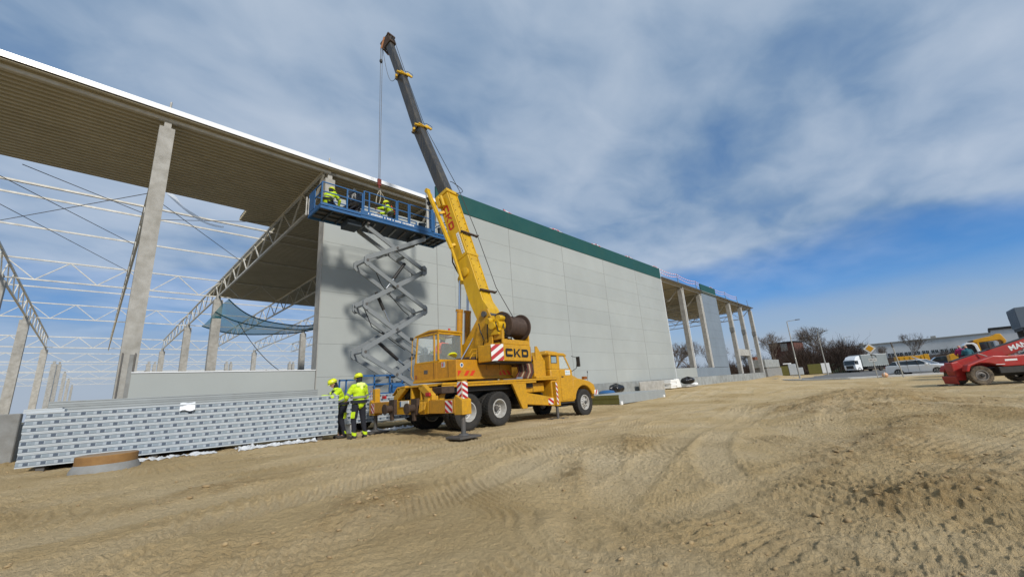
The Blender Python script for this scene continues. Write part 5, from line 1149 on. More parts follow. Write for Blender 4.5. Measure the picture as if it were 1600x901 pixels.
def panel_mesh(Ln, W, T, side='paneledge', endm='panelskin', skin='panelskin'):
    """sandwich panel: thin metal lips proud of the printed edge, tongue along the middle; front edge at local y=0"""
    mb = MB(); lip = .022
    pr = [(0, 0), (0, lip), (.016, lip+.002), (.016, T*.26), (.006, T*.28), (.006, T*.72), (.016, T*.74), (.016, T-lip-.002), (0, T-lip), (0, T), (W, T), (W, 0)]
    n = len(pr); vs = [(0, a, b_) for a, b_ in pr]+[(Ln, a, b_) for a, b_ in pr]
    mb.add(vs, []); mats = [0, 3, 1, 1, 1, 1, 1, 3, 0, 0, 0, 0]  # dark faces inside the lips: groove shade painted with the joint colour
    for i in range(n): mb.f.append((i, n+i, n+(i+1) % n, (i+1) % n)); mb.m.append(mats[i])
    mb.f.append(tuple(range(n))); mb.m.append(2); mb.f.append(tuple(range(2*n-1, n-1, -1))); mb.m.append(2)
    return mb.mesh('sandwich_panel', [M[skin], M[side], M[endm], M['joint']])
ORD = ['lowest', 'second lowest', 'third from the ground', 'fourth from the ground', 'fifth from the ground', 'sixth from the ground', 'second from the top', 'topmost']
def stack(x, y, z, rz, n, T, me, group, fmt, jig=.005, zoff=None):
    for k in range(n):
        o = bpy.data.objects.new('sandwich_panel', me); COL.objects.link(o)
        o.matrix_world = Matrix.Translation((x, y, z+k*(T+.003))) @ rotz(rz) @ Matrix.Translation((rnd.uniform(-jig, jig)*2, rnd.uniform(-jig, jig)*.6, 0))
        nm_ = ORD[k] if n == 8 else (['lowest']+ORD[1:n-1]+['topmost'])[k] if n <= 8 else ORD[0]
        if n < 8: nm_ = {0: 'lowest', n-1: 'topmost'}.get(k, ORD[k])
        tag(o, fmt % nm_, 'wall panel', group)
TPp = .135; pmA = panel_mesh(6.25, 1.05, TPp)
a_ang = math.atan2(12.30-13.72, 5.13+.97)
stack(-.97, 13.72, .17, a_ang, 8, TPp, pmA, 'wrapped wall panels in the long front stack', '%s white wrapped panel of the long front stack')
stack(-.74, 15.0, .20, 0, 8, TPp, panel_mesh(6.25, 1.0, TPp), 'wall panels in the stack behind the front one', '%s panel of the stack behind the long front stack')
pmT = panel_mesh(6.25, .95, .115, 'greyskin', 'greyskin', 'greyskin')
stack(-.74, 15.02, .20+8*(TPp+.003), 0, 2, .115, pmT, 'plain grey panels on the rear stack', '%s of two plain grey panels lying on the rear stack')
stack(5.95, 13.6, .34, 0, 7, .125, panel_mesh(3.6, .95, .125), 'wall panels in the stack behind the two workers', '%s panel of the stack behind the two workers')
stack(21.1, 12.3, -.13, 0, 5, .10, panel_mesh(6.1, 2.9, .10, 'greyskin', 'wool', 'greyskin'), 'grey panels stacked in front of the truck', '%s grey panel of the low stack in front of the truck')
def bearer(x, y, z, sx, sy, sz, lab, m='foam', rz=0):
    t = MB(Matrix.Translation((x, y, z)) @ rotz(rz)); t.box((-sx/2, -sy/2, 0), (sx/2, sy/2, sz)); t.build('bearer', M[m], None, bevel=.01, label=lab, cat='bearer', group='bearers under the panel stacks')
dA = Vector((math.cos(a_ang), math.sin(a_ang), 0))
for k, tx in enumerate((.35, 2.2, 4.0, 5.8)):
    p = Vector((-.97, 13.72, 0))+dA*tx; n_ = Vector((-dA.y, dA.x, 0)); p = p+n_*.55
    bearer(p.x, p.y, -.02, .14, .95, .19, ['left end', 'second from the left', 'third from the left', 'right end'][k]+' dark bearer under the long front stack', 'dsteel', a_ang)
for x in (21.3, 26.9): bearer(x, 13.5, TZ(x, 13.5)-.12, .18, 2.5, .28 if x < 24 else .26, ('near' if x < 24 else 'far')+' white foam bearer under the low grey stack')
for x in (-.3, 5.0): bearer(x, 15.5, 0.0, .14, .9, .20, ('left' if x < 2 else 'right')+' bearer under the rear stack', 'dsteel')
for x in (6.2, 9.2): bearer(x, 14.1, 0.02, .2, .9, .32, ('left' if x < 7 else 'right')+' white bearer under the stack behind the workers')
# short white offcut lying on the left end of the front stack
t = MB(Matrix.Translation((-1.02, 13.80, .17+8*(TPp+.003))) @ rotz(a_ang)); t.box((0, 0, 0), (.62, .16, .055)); t.box((0, .0, .058), (.58, .13, .085)); t.build('panel_offcut', M['panelskin'], None, label='short white offcut strip on the left end of the front stack', cat='offcut')
# the white sheet of paper flapping over the stack
mb = MB(); P = []
Tp = Matrix.Translation(Vector((-.97, 13.72, 0))+dA*2.55+Vector((0, 0, .17+8*(TPp+.003)))) @ rotz(a_ang)
for i in range(7):
    for j in range(7): P.append(Tp @ Vector((i*.05+.02*j*.3, .16-.03*j-(.05 if j > 3 else 0)-.004*i, .03+(.01*math.sin(i*1.3)) if j < 3 else .03-.055*(j-2.6)+.02*math.sin(i*1.2+j))))
mb.add(P, [(i*7+j, (i+1)*7+j, (i+1)*7+j+1, i*7+j+1) for i in range(6) for j in range(6)]); mb.build('paper_sheet', M['paper'], None, smooth=80, label='white paper sheet hanging over the edge of the long front stack', cat='paper')
def crumple(x0, y0, x1, y1, w, lab, seed, hh=.10):
    mb = MB(); n = 44; q = 9; vs = []
    for i in range(n+1):
        for j in range(q+1):
            t_ = i/n; x = x0+(x1-x0)*t_; y = y0+(y1-y0)*t_+w*(j/q-.5)*(1+.3*math.sin(i*.9+seed)); nz = mnoise.noise(Vector((x*4, y*5, seed)))+.5*mnoise.noise(Vector((x*11, y*11, seed)))
            e = min(j, q-j)/q*2; vs.append((x+.04*nz, y+.04*nz, GZ(x, y)+.015+hh*abs(nz)*(.3+e)))
    mb.add(vs, [(i*(q+1)+j, (i+1)*(q+1)+j, (i+1)*(q+1)+j+1, i*(q+1)+j+1) for i in range(n) for j in range(q)])
    return mb.build('plastic_film', M['film'], None, smooth=25, label=lab, cat='plastic film', group='clear film strewn at the stacks')
crumple(.2, 13.15, 2.3, 12.72, .45, 'flattened clear film between the round cover and the front stack', 1, .08); crumple(2.7, 12.62, 4.5, 12.28, .42, 'crumpled clear film at the foot of the front stack right half', 2, .16); crumple(6.4, 13.3, 9.8, 13.3, .5, 'clear film on the ground behind the far outrigger', 3, .12)
# round chamber cover
ch = thing('chamber_cover', (.36, 12.15, .1), 'round brown cover in a concrete ring in front of the panel stack', 'manhole')
mb = MB(); mb.lathe([(.0, -.2), (.56, -.2), (.53, .06), (.49, .15), (.46, .19), (.46, .0), (0, 0)], (.36, 12.15, .02), (0, 0, 1), 40); mb.build('concrete_ring', M['concdark'], ch, smooth=35)
mb = MB(); mb.lathe([(.455, .14), (.47, .16), (.475, .325), (.46, .34)], (.36, 12.15, .02), (0, 0, 1), 40); mb.build('wooden_rim', M['lid'], ch, smooth=35)
mb = MB(); mb.lathe([(.459, .337), (.30, .35), (0, .345)], (.36, 12.15, .02), (0, 0, 1), 40); mb.build('cover_top', M['lidtop'], ch, smooth=60)

# ------------------------------------------------------------------ people
def remeshed(mb, name, m, parent, voxel, smooth_it=2, disp=None, label=None):
    me = mb.mesh(name, m); o = bpy.data.objects.new(name, me); COL.objects.link(o)
    r_ = o.modifiers.new('r', 'REMESH'); r_.mode = 'VOXEL'; r_.voxel_size = voxel; r_.use_smooth_shade = True
    s_ = o.modifiers.new('s', 'SMOOTH'); s_.iterations = smooth_it; s_.factor = .5
    bpy.context.view_layer.update(); me2 = bpy.data.meshes.new_from_object(o.evaluated_get(bpy.context.evaluated_depsgraph_get()))
    bpy.data.objects.remove(o); bpy.data.meshes.remove(me)
    if disp:
        amp, fr = disp
        for v in me2.vertices: v.co += v.normal*(amp*mnoise.noise(v.co*fr)+amp*.5*mnoise.noise(v.co*fr*2.3))
    me2.polygons.foreach_set('use_smooth', [True]*len(me2.polygons))
    me2.transform(world_inv(parent)); me2.name = name; me2.materials.clear(); me2.materials.append(m); me2.update()
    return link(name, me2, parent)
def limb(mb, p, q, r1, r2, n=12):
    mb.tube(p, q, r1, r2, n=n); mb.ball(tuple(p), r1*.999, n); mb.ball(tuple(q), r2*.999, n)
def person(base, face, J, label, group, jacket='hiviz', trousers='navy', gloves=False, helmet=True, scale=1.0, hood=False, accents=True, jsleeve=None, dark_chest=False, vest=None, lower=True):
    """J: joints in a local frame, X to the person's right, Y forward, Z up"""
    P = thing('person', base, label, 'person', group)
    T = Matrix.Translation(base) @ rotz(face) @ Matrix.Scale(scale, 4)
    W = {k: T @ Vector(v) for k, v in J.items()}
    R3 = T.to_3x3(); fw = R3 @ Vector((0, 1, 0)); rt = R3 @ Vector((1, 0, 0)); up = Vector((0, 0, 1))
    s = scale
    pel, che, nek, hed = W['pelvis'], W['chest'], W['neck'], W['head']; look = (R3 @ Vector(J.get('look', (0, 1, 0)))).normalized()
    hupv = (hed-nek).normalized()
    b = MB()
    limb(b, pel, che, .13*s, .15*s); limb(b, che, nek, .12*s, .06*s); limb(b, nek, hed, .055*s, .06*s)
    HM = Matrix.Translation(hed) @ Matrix((( *(look.cross(hupv).normalized()), 0), (*look, 0), (*hupv, 0), (0, 0, 0, 1))).transposed()
    HM = Matrix.Translation(hed) @ Matrix(((look.cross(hupv).normalized().x, look.x, hupv.x, 0), (look.cross(hupv).normalized().y, look.y, hupv.y, 0), (look.cross(hupv).normalized().z, look.z, hupv.z, 0), (0, 0, 0, 1)))
    h = MB(HM); h.ball((0, 0, .03*s), .10*s, 14, (.78, .98, 1.18)); h.ball((0, .035*s, -.055*s), .06*s, 10, (.85, .9, .75)); h.ball((0, .10*s, .0), .018*s, 8, (.8, 1.2, 1.5)); h.ball((0, .088*s, -.048*s), .02*s, 8, (1.2, .6, .5)); h.ball((0, .085*s, .035*s), .03*s, 8, (1.7, .5, .5))
    for sx_ in (-1, 1): h.ball((sx_*.078*s, 0, .01*s), .026*s, 8, (.4, .8, 1.2))
    for i_, v in enumerate(h.v): b.v.append(v)
    off = len(b.v)-len(h.v); b.f += [tuple(i+off for i in q) for q in h.f]; b.m += [0]*len(h.f)
    for sd in ('L', 'R'):
        limb(b, W['sho'+sd], W['elb'+sd], .052*s, .042*s); limb(b, W['elb'+sd], W['wri'+sd], .042*s, .028*s)
        if lower: limb(b, W['hip'+sd], W['kne'+sd], .085*s, .058*s); limb(b, W['kne'+sd], W['ank'+sd], .055*s, .036*s); limb(b, W['ank'+sd], W['toe'+sd], .038*s, .03*s)
    body = remeshed(b, 'body', M['skin'], P, .014, 2)
    # hands
    for sd, sg_ in (('L', -1), ('R', 1)):
        w = W['wri'+sd]; d = (w-W['elb'+sd]).normalized(); hd = (R3 @ Vector(J.get('hand'+sd, tuple(R3.inverted() @ d)))).normalized()
        side = hd.cross(up).normalized() if abs(hd.z) < .9 else rt; pn = side.cross(hd).normalized()
        g = MB(); limb(g, w, w+hd*.04*s, .027*s, .034*s, 10); g.ball(tuple(w+hd*.065*s), .042*s, 10, (1, 1, .7))
        for k in range(4):
            o_ = side*((k-1.5)*.021*s); l = (.032, .038, .036, .028)[k]*s; a = w+hd*.09*s+o_; b1 = a+hd*l-pn*.010*s; c1 = b1+hd*l*.7-pn*.022*s
            limb(g, a, b1, .0105*s, .0095*s, 7); limb(g, b1, c1, .0095*s, .008*s, 7)
        ts = side*(-sg_)*.5; a = w+hd*.035*s+side*(-sg_)*.035*s; b1 = a+(hd+side*(-sg_)*.8).normalized()*.04*s; c1 = b1+(hd-pn*.4)*.028*s
        limb(g, a, b1, .014*s, .011*s, 7); limb(g, b1, c1, .011*s, .009*s, 7)
        remeshed(g, 'glove' if gloves else 'hand', M['navy'] if gloves else M['skin'], P, .0065, 1)
    # jacket
    j = MB(); jm = M[jacket]
    mid = pel.lerp(che, .5)
    for (p, q, r1, r2) in ((pel+up*.0, mid, .165, .160), (mid, che, .160, .175), (che, nek-up*.03*s, .17, .085)): limb(j, p, q, r1*s, r2*s, 14)
    limb(j, W['shoL'], W['shoR'], .085*s, .085*s); limb(j, che-rt*.09*s, che+rt*.09*s, .13*s, .13*s, 14); limb(j, mid-rt*.07*s, mid+rt*.07*s, .125*s, .125*s, 14); limb(j, pel-rt*.075*s, pel+rt*.075*s, .13*s, .13*s, 14)
    for sd in ('L', 'R'):
        limb(j, W['sho'+sd], W['elb'+sd], .085*s, .068*s); wr = W['elb'+sd].lerp(W['wri'+sd], .93)
        if not jsleeve: limb(j, W['elb'+sd], wr, .068*s, .050*s)
        else: limb(j, W['elb'+sd], W['elb'+sd].lerp(W['wri'+sd], .3), .068*s, .06*s)
    limb(j, nek-up*.04*s, nek+up*.035*s, .078*s, .075*s)
    jo = remeshed(j, 'jacket', jm, P, .016, 2, (.010*s, 9))
    if jsleeve:
        for sd in ('L', 'R'):
            j = MB(); limb(j, W['elb'+sd].lerp(W['wri'+sd], .25), W['elb'+sd].lerp(W['wri'+sd], .93), .064*s, .052*s); remeshed(j, 'sleeve_cuff', M[jsleeve], P, .014, 1, (.006*s, 12))
    def ring(c, ax, rx, ry, hgt, m, nm, par, a0=0, a1=2*math.pi):
        """elliptic band around centre c, axis ax"""
        ax = ax.normalized(); e1 = rt-ax*rt.dot(ax); e1.normalize(); e2 = ax.cross(e1); r_ = MB(); n = 30; vs = []
        for z in (-hgt/2, hgt/2):
            for dr in (0, -.012):
                for i in range(n+1):
                    t_ = a0+(a1-a0)*i/n; vs.append(c+ax*z+e1*((rx+dr)*math.cos(t_))+e2*((ry+dr)*math.sin(t_)))
        k = n+1
        for i in range(n): r_.f += [(i, i+1, 2*k+i+1, 2*k+i), (k+i, 3*k+i, 3*k+i+1, k+i+1), (2*k+i, 2*k+i+1, 3*k+i+1, 3*k+i), (i, k+i, k+i+1, i+1)]; r_.m += [0]*4
        r_.v = vs; return r_.build(nm, m, par, smooth=40)
    if accents:
        ax = che-pel
        ring(pel.lerp(che, .48), ax, .244*s, .185*s, .055*s, M['reflect'], 'reflective_band', jo)
        for sd in ('L', 'R'):
            a = W['elb'+sd].lerp(W['sho'+sd], .25); ad = W['elb'+sd]-W['sho'+sd]; e = MB(); e.tube(a-ad.normalized()*.025*s, a+ad.normalized()*.025*s, .086*s, .082*s, n=14, caps=False); e.build('reflective_band', M['reflect'], jo, smooth=50)
    if dark_chest:
        e = MB(); limb(e, che+fw*.035*s+up*.02*s, mid+fw*.045*s, .158*s, .148*s, 14); limb(e, che+fw*.04*s-rt*.09*s, che+fw*.04*s+rt*.09*s, .115*s, .115*s, 14); remeshed(e, 'dark_chest_panel', M['navy'], P, .016, 2, (.006*s, 9))
    if hood:
        e = MB(HM); e.v = []; e = MB(); hc = nek-fw*.10*s-up*.03*s; limb(e, hc-rt*.085*s, hc+rt*.085*s, .065*s, .065*s); limb(e, hc-fw*.035*s-up*.12*s, hc, .04*s, .075*s); remeshed(e, 'hood', mat('pale_hi_vis_hood', (.80, .98, .25), .8), P, .014, 2, (.008*s, 10))
    # trousers
    if lower:
        e = MB(); limb(e, pel-rt*.075*s-up*.03*s, pel+rt*.075*s-up*.03*s, .13*s, .13*s, 14)
        for sd in ('L', 'R'): limb(e, W['hip'+sd], W['kne'+sd], .112*s, .078*s); limb(e, W['kne'+sd], W['ank'+sd], .078*s, .062*s)
        to = remeshed(e, 'trousers', M[trousers], P, .016, 2, (.010*s, 8))
        if accents:
            for sd in ('L', 'R'):
                a = W['kne'+sd].lerp(W['ank'+sd], .70); b1 = W['kne'+sd].lerp(W['ank'+sd], .90); d = (b1-a).normalized(); e = MB()
                n = 16; vs = []; e1 = rt; e2 = d.cross(e1).normalized()
                for kk, c_ in enumerate((a, b1)):
                    for i in range(n): t_ = 2*math.pi*i/n; vs.append(c_+d*(.05*s*math.sin(t_))+e1*(.073-.006*kk)*s*math.cos(t_)+e2*(.073-.006*kk)*s*math.sin(t_))
                e.add(vs, [(i, (i+1) % n, n+(i+1) % n, n+i) for i in range(n//2)]); e.build('hi_vis_calf_band', M['hiviz'], to, smooth=60)
            k1 = W['hipL'].lerp(W['kneL'], .42); k2 = W['hipL'].lerp(W['kneL'], .86); pc = MB(); out = (-rt*.75-fw*.5).normalized(); wd = out.cross(up).normalized()
            c_ = k1.lerp(k2, .5)+out*.095*s; hh = (k2-k1)/2; pc.add([c_-hh-wd*.065*s, c_-hh+wd*.065*s, c_+hh+wd*.06*s, c_+hh-wd*.06*s, c_-hh-wd*.065*s+out*.025*s, c_-hh+wd*.065*s+out*.025*s, c_+hh+wd*.06*s+out*.02*s, c_+hh-wd*.06*s+out*.02*s],
                [(0, 1, 2, 3), (4, 7, 6, 5), (0, 4, 5, 1), (1, 5, 6, 2), (2, 6, 7, 3), (3, 7, 4, 0)]); pc.build('thigh_pocket', M['hiviz'], to, bevel=.01)
        ring(pel+up*.05*s, up, .245*s, .20*s, .085*s, M['navy'], 'tool_belt', P)
        for sd in ('L', 'R'):
            e = MB(); f_ = (W['toe'+sd]-W['ank'+sd]); f_.z = 0; f_.normalize(); an = W['ank'+sd]; zt_ = min(an.z, W['toe'+sd].z)
            limb(e, an+up*.09*s, an-up*.01*s, .062*s, .055*s); limb(e, an-up*.03*s-f_*.03*s, W['toe'+sd]-up*.0, .052*s, .045*s); remeshed(e, 'boot', M['boot'], P, .011, 2)
    if helmet:
        e = MB(HM); R_ = .125*s; prof = [(R_*1.0, .045*s), (R_*1.01, .075*s), (R_*.93, .125*s), (R_*.70, .168*s), (R_*.36, .188*s), (.001, .193*s)]
        vs = []; n = 28
        for r_, z_ in prof:
            for i in range(n): t_ = 2*math.pi*i/n; vs.append((r_*.93*math.cos(t_), r_*1.12*math.sin(t_)-.008*s, z_))
        e.add(vs, [(k*n+i, k*n+(i+1) % n, (k+1)*n+(i+1) % n, (k+1)*n+i) for k in range(len(prof)-1) for i in range(n)])
        pk = [(-.075*s, .085*s), (-.06*s, .155*s), (0, .175*s), (.06*s, .155*s), (.075*s, .085*s)]; e.prism(pk, 'z', .045*s, .055*s)
        ho_ = e.build('helmet', M['helmet'], P, smooth=50); sm_ = ho_.modifiers.new('t', 'SOLIDIFY'); sm_.thickness = .006*s
        e = MB(HM)
        for sx_ in (-.05, .05): e.path([(sx_*s, -.10*s, .14*s), (sx_*1.1*s, -.04*s, .185*s), (sx_*s, .05*s, .182*s)], .006*s, 4)
        e.path([(math.cos(t_)*.118*s, math.sin(t_)*.142*s-.008*s, (.075+.0*math.sin(t_))*s) for t_ in np.linspace(0, 2*math.pi, 20)], .007*s, 4); e.build('helmet_band', M['black'], ho_)
        e = MB(); limb(e, nek+up*.03*s, hed-look*.02*s, .078*s, .080*s); e2 = MB(HM); e2.ball((0, -.028*s, .0), .105*s, 12, (.86, .86, 1.05)); o2_ = len(e.v); e.v += e2.v; e.f += [tuple(i+o2_ for i in q) for q in e2.f]; e.m += [0]*len(e2.f); remeshed(e, 'balaclava', M['navy'], P, .012, 2)
    return P, W, HM
# standing worker, back to the camera
z2 = TZ(5.35, 11.6)
J2 = dict(pelvis=(0, 0, .98), chest=(0, .02, 1.33), neck=(0, .02, 1.53), head=(0, .05, 1.655), look=(-.15, 1, -.25), shoL=(-.19, .02, 1.44), shoR=(.19, .02, 1.44), elbL=(-.33, .10, 1.17), elbR=(.30, .08, 1.15), wriL=(-.20, .34, 1.10), wriR=(.14, .34, 1.10),
     hipL=(-.10, 0, .93), hipR=(.10, 0, .93), kneL=(-.135, .03, .52), kneR=(.16, .02, .52), ankL=(-.15, -.03, .10), ankR=(.22, .0, .10), toeL=(-.22, .13, .045), toeR=(.27, .16, .045))
person((5.42, 11.62, z2), math.radians(8), J2, 'worker in a yellow hi-vis jacket seen from behind beside the crane outrigger', 'workers on the site', hood=True)
# worker leaning over the end of the stack, facing left
z1_ = TZ(5.35, 12.5)
J1 = dict(pelvis=(0, -.03, .95), chest=(0, .12, 1.27), neck=(0, .18, 1.46), head=(0, .25, 1.575), look=(0, 1, -.45), shoL=(-.18, .14, 1.38), shoR=(.18, .14, 1.38), elbL=(-.25, .36, 1.20), elbR=(.25, .30, 1.22), wriL=(-.12, .58, 1.225), wriR=(.16, .53, 1.235), handL=(0, 1, .02), handR=(0, 1, .0),
     hipL=(-.10, -.03, .90), hipR=(.10, -.03, .90), kneL=(-.12, .02, .50), kneR=(.12, .0, .50), ankL=(-.12, -.08, .09), ankR=(.12, -.06, .09), toeL=(-.13, .10, .04), toeR=(.13, .12, .04))
person((5.33, 12.62, z1_), math.radians(86), J1, 'worker in black and yellow leaning on the end of the panel stack', 'workers on the site', gloves=True, dark_chest=True)
# two kneeling workers on the platform
JK = dict(pelvis=(0, 0, .52), chest=(0, .16, .82), neck=(0, .22, 1.0), head=(0, .27, 1.115), look=(.1, 1, -.3), shoL=(-.19, .18, .93), shoR=(.19, .18, .93), elbL=(-.30, .38, .78), elbR=(.30, .36, .80), wriL=(-.22, .60, .80), wriR=(.22, .58, .78),
     hipL=(-.10, 0, .48), hipR=(.10, 0, .48), kneL=(-.13, .34, .12), kneR=(.13, .38, .46), ankL=(-.13, -.08, .07), ankR=(.14, .30, .09), toeL=(-.13, -.22, .05), toeR=(.14, .46, .05))
person((8.45, 15.25, 8.50), math.radians(52), JK, 'kneeling hi-vis worker under the crane hook on the lift platform', 'workers on the lift platform')
JL = dict(JK); JL['elbR'] = (.28, .42, .70); JL['wriR'] = (.18, .52, .5)
person((5.60, 15.35, 8.40), math.radians(-55), JL, 'crouching hi-vis worker at the left end of the lift platform', 'workers on the lift platform')
mb = MB()
# safety harness straps on the middle platform worker (orange)
mb.path([(8.28, 15.08, 9.42), (8.38, 15.02, 9.2), (8.56, 15.04, 9.0)], .022, 5); mb.path([(8.62, 15.2, 9.42), (8.55, 15.05, 9.2), (8.42, 15.02, 9.02)], .022, 5); mb.build('safety_harness', M['orangevest'], None, label='orange safety harness worn by the kneeling platform worker', cat='harness')
# the crane operator, seated inside the cab
JO = dict(pelvis=(0, 0, .28), chest=(0, -.02, .58), neck=(0, .0, .76), head=(0, .03, .86), look=(0, 1, .5), shoL=(-.18, -.02, .68), shoR=(.18, -.02, .68), elbL=(-.25, .12, .45), elbR=(.25, .12, .45), wriL=(-.20, .38, .45), wriR=(.20, .38, .45),
     hipL=(-.09, .02, .26), hipR=(.09, .02, .26), kneL=(-.12, .40, .30), kneR=(.12, .40, .30), ankL=(-.12, .46, -.1), ankR=(.12, .46, -.1), toeL=(-.12, .58, -.12), toeR=(.12, .58, -.12))
op = TS @ Vector((-1.10, .22, 2.02)); person(tuple(op), math.radians(7), JO, 'crane operator in an orange vest and hi-vis sleeves seated in the cab', 'workers on the site', jacket='orangevest', accents=False, jsleeve='hiviz', scale=.98)
# ------------------------------------------------------------------ things along the wall
bag('rubbish_bag', (28.3, 16.6, TZ(28.3, 16.6)+.25), (.75, .45, .72), 'black rubbish bag by the wall just beyond the bonnet of the truck', M['bag'], 5)
t = MB(); t.lathe([(0, 0), (.5, .0), (.62, .10), (.5, .24), (.2, .30), (0, .26)], (26.0, 16.1, TZ(26, 16)+.30), (0, 0, 1), 14); t.build('blue_sheet', M['blue'], None, smooth=70, label='crumpled blue sheet beside the black bag at the wall', cat='sheet')
t = MB(); t.box((26.9, 16.4, TZ(27, 16.6)-.02), (29.8, 17.0, TZ(27, 16.6)+.27)); t.build('bearer', M['foam'], None, label='white foam bearer under the black bag at the wall', cat='bearer')
t = MB(); t.box((33.3, 17.2, -.1), (38.2, 17.32, .98)); t.build('concrete_slab', M['concrete'], None, bevel=.02, label='pale concrete slab leaning against the plinth of the wall', cat='concrete slab')
wb = thing('foam_stack', (39.5, 17, .2), 'white foam blocks stacked at the wall with torn wrapping', 'foam blocks')
for k in range(4):
    mb = MB(Matrix.Translation((38.2+.1*(k % 2), 16.6, .18+.20*k)) @ rotz(.03*((-1)**k))); mb.box((0, 0, 0), (1.3, .8, .19)); mb.build('foam_block', M['foam'], wb, bevel=.015)
mb = MB(); mb.prism([(39.6, .18), (40.7, .18), (40.3, 1.0), (39.7, 1.05)], 'y', 16.6, 16.9); mb.build('wrapping', M['foam'], wb, bevel=.05)
bag('rubbish_bag', (42.2, 16.5, .42), (.85, .6, .72), 'black rubbish bag on a pale slab at the corner of the low wall', M['bag'], 9)
t = MB(); t.box((40.6, 16.1, .16), (43.8, 17.0, .30)); t.box((41.2, 16.2, .30), (43.2, 16.9, .38)); t.build('pale_slab', M['concrete'], None, bevel=.03, label='pale slab lying under the black bag at the corner of the low wall', cat='slab')
t = MB(); rs2 = np.random.RandomState(2)
for k in range(9): x = 43.2+rs2.rand()*1.5; t.ball((x, 16.4+rs2.rand()*.4, .25+rs2.rand()*.15), .25+.1*rs2.rand(), 8, (1, .8, .6))
t.build('white_sheeting', M['foam'], None, smooth=60, label='heap of white sheeting beside the black bag at the wall corner', cat='sheeting')
# ------------------------------------------------------------------ precast stacks beyond the building
def azp(px, d):   # point at distance d in the horizontal direction measured for that place
    return d*math.sin(px), d*math.cos(px)
A = math.radians
def boxthing(name, cx, cy, rz, sx, sy, parts, label, cat, group=None):
    t = thing(name, (cx, cy, 0), label, cat, group, rz); T = Matrix.Translation((cx, cy, 0)) @ rotz(rz)
    for nm, lo, hi, m, bv in parts: mb = MB(T); mb.box(lo, hi); mb.build(nm, M[m], t, bevel=bv)
    return t
boxthing('precast_stack', 90, 19.6, 0, 8, 2, [('precast_panel', (-6, -1, .2), (5.4, 1, 1.75), 'concdark', .03), ('precast_panel', (-6.3, -1, 1.85), (4.6, 1, 3.3), 'plinth', .03), ('timber_spacer', (-5, -1.02, 1.75), (-4.7, 1.0, 1.85), 'lumber', 0), ('timber_spacer', (3.6, -1.02, 1.75), (3.9, 1.0, 1.85), 'lumber', 0)], 'two long grey precast panels stacked beyond the end of the warehouse', 'precast panels')
boxthing('insulation_pallet', 101, 18.2, -1.42, 4, 2, [('insulation_block', (-1.9, -1.2, .1), (-.2, 1.2, 2.0), 'wool', .03), ('white_pack', (-.18, -1.25, .1), (1.1, 1.2, 2.3), 'panelskin', .05), ('white_pack', (1.12, -1.2, .1), (2.2, 1.2, 1.5), 'panelskin', .05), ('white_pack', (-1.0, -1.1, 2.31), (.4, 1.0, 2.55), 'foam', .05)], 'olive insulation block and stepped white packs beside the first lamp post', 'insulation pallet', 'insulation packs beyond the building')
boxthing('insulation_pallet', 104.5, 13.9, -1.42, 4, 2, [('insulation_block', (-1.7, -1.2, .05), (.5, 1.2, 2.0), 'wool', .03), ('white_pack', (.52, -1.25, .05), (1.9, 1.2, 2.05), 'foam', .04)], 'yellow brown insulation block with a white pack beside the second lamp post', 'insulation pallet', 'insulation packs beyond the building')
t = MB(); t.box((70, 14.6, -.2), (86, 15.1, .06)); t.build('flat_slab', M['concdark'], None, bevel=.02, label='long flat slab lying in front of the precast panels', cat='slab')
# ------------------------------------------------------------------ street lamps
def lamp(x, y, h, lab, arm=1.1, rz=0):
    z0 = TZ(x, y)-.1; t = thing('street_lamp', (x, y, z0), lab, 'street lamp', 'street lamps along the road')
    mb = MB(); mb.tube((x, y, z0), (x, y, z0+h*.35), .115, .10, n=10); mb.tube((x, y, z0+h*.35), (x, y, z0+h), .085, .055, n=10); mb.build('pole', M['galv'], t, smooth=40)
    mb = MB(); mb.path([(x, y, z0+h-.02), (x+.1*math.cos(rz), y+.1*math.sin(rz), z0+h+.04), (x+arm*math.cos(rz), y+arm*math.sin(rz), z0+h+.10)], .035, 6); mb.build('arm', M['galv'], t)
    mb = MB(Matrix.Translation((x+arm*math.cos(rz), y+arm*math.sin(rz), z0+h+.10)) @ rotz(rz)); mb.prism([(-.1, -.04), (.5, -.03), (.45, .05), (-.05, .07)], 'y', -.13, .13); mb.build('lamp_head', M['dsteel'], t, bevel=.01)
lamp(68.7, 11.45, 8.0, 'tall street lamp standing nearest to the warehouse end', rz=-1.35); lamp(94.5, 11.35, 7.9, 'street lamp between the insulation block and the truck', rz=-1.35)
lamp(128, 12.0, 7.0, 'distant street lamp in front of the brown thicket near the sign', rz=-1.35); lamp(150, 12.2, 9.5, 'far street lamp rising behind the white truck', rz=-1.2); lamp(85, 21.5, 5.0, 'short post with lamp behind the precast panels', .5, -1.2)
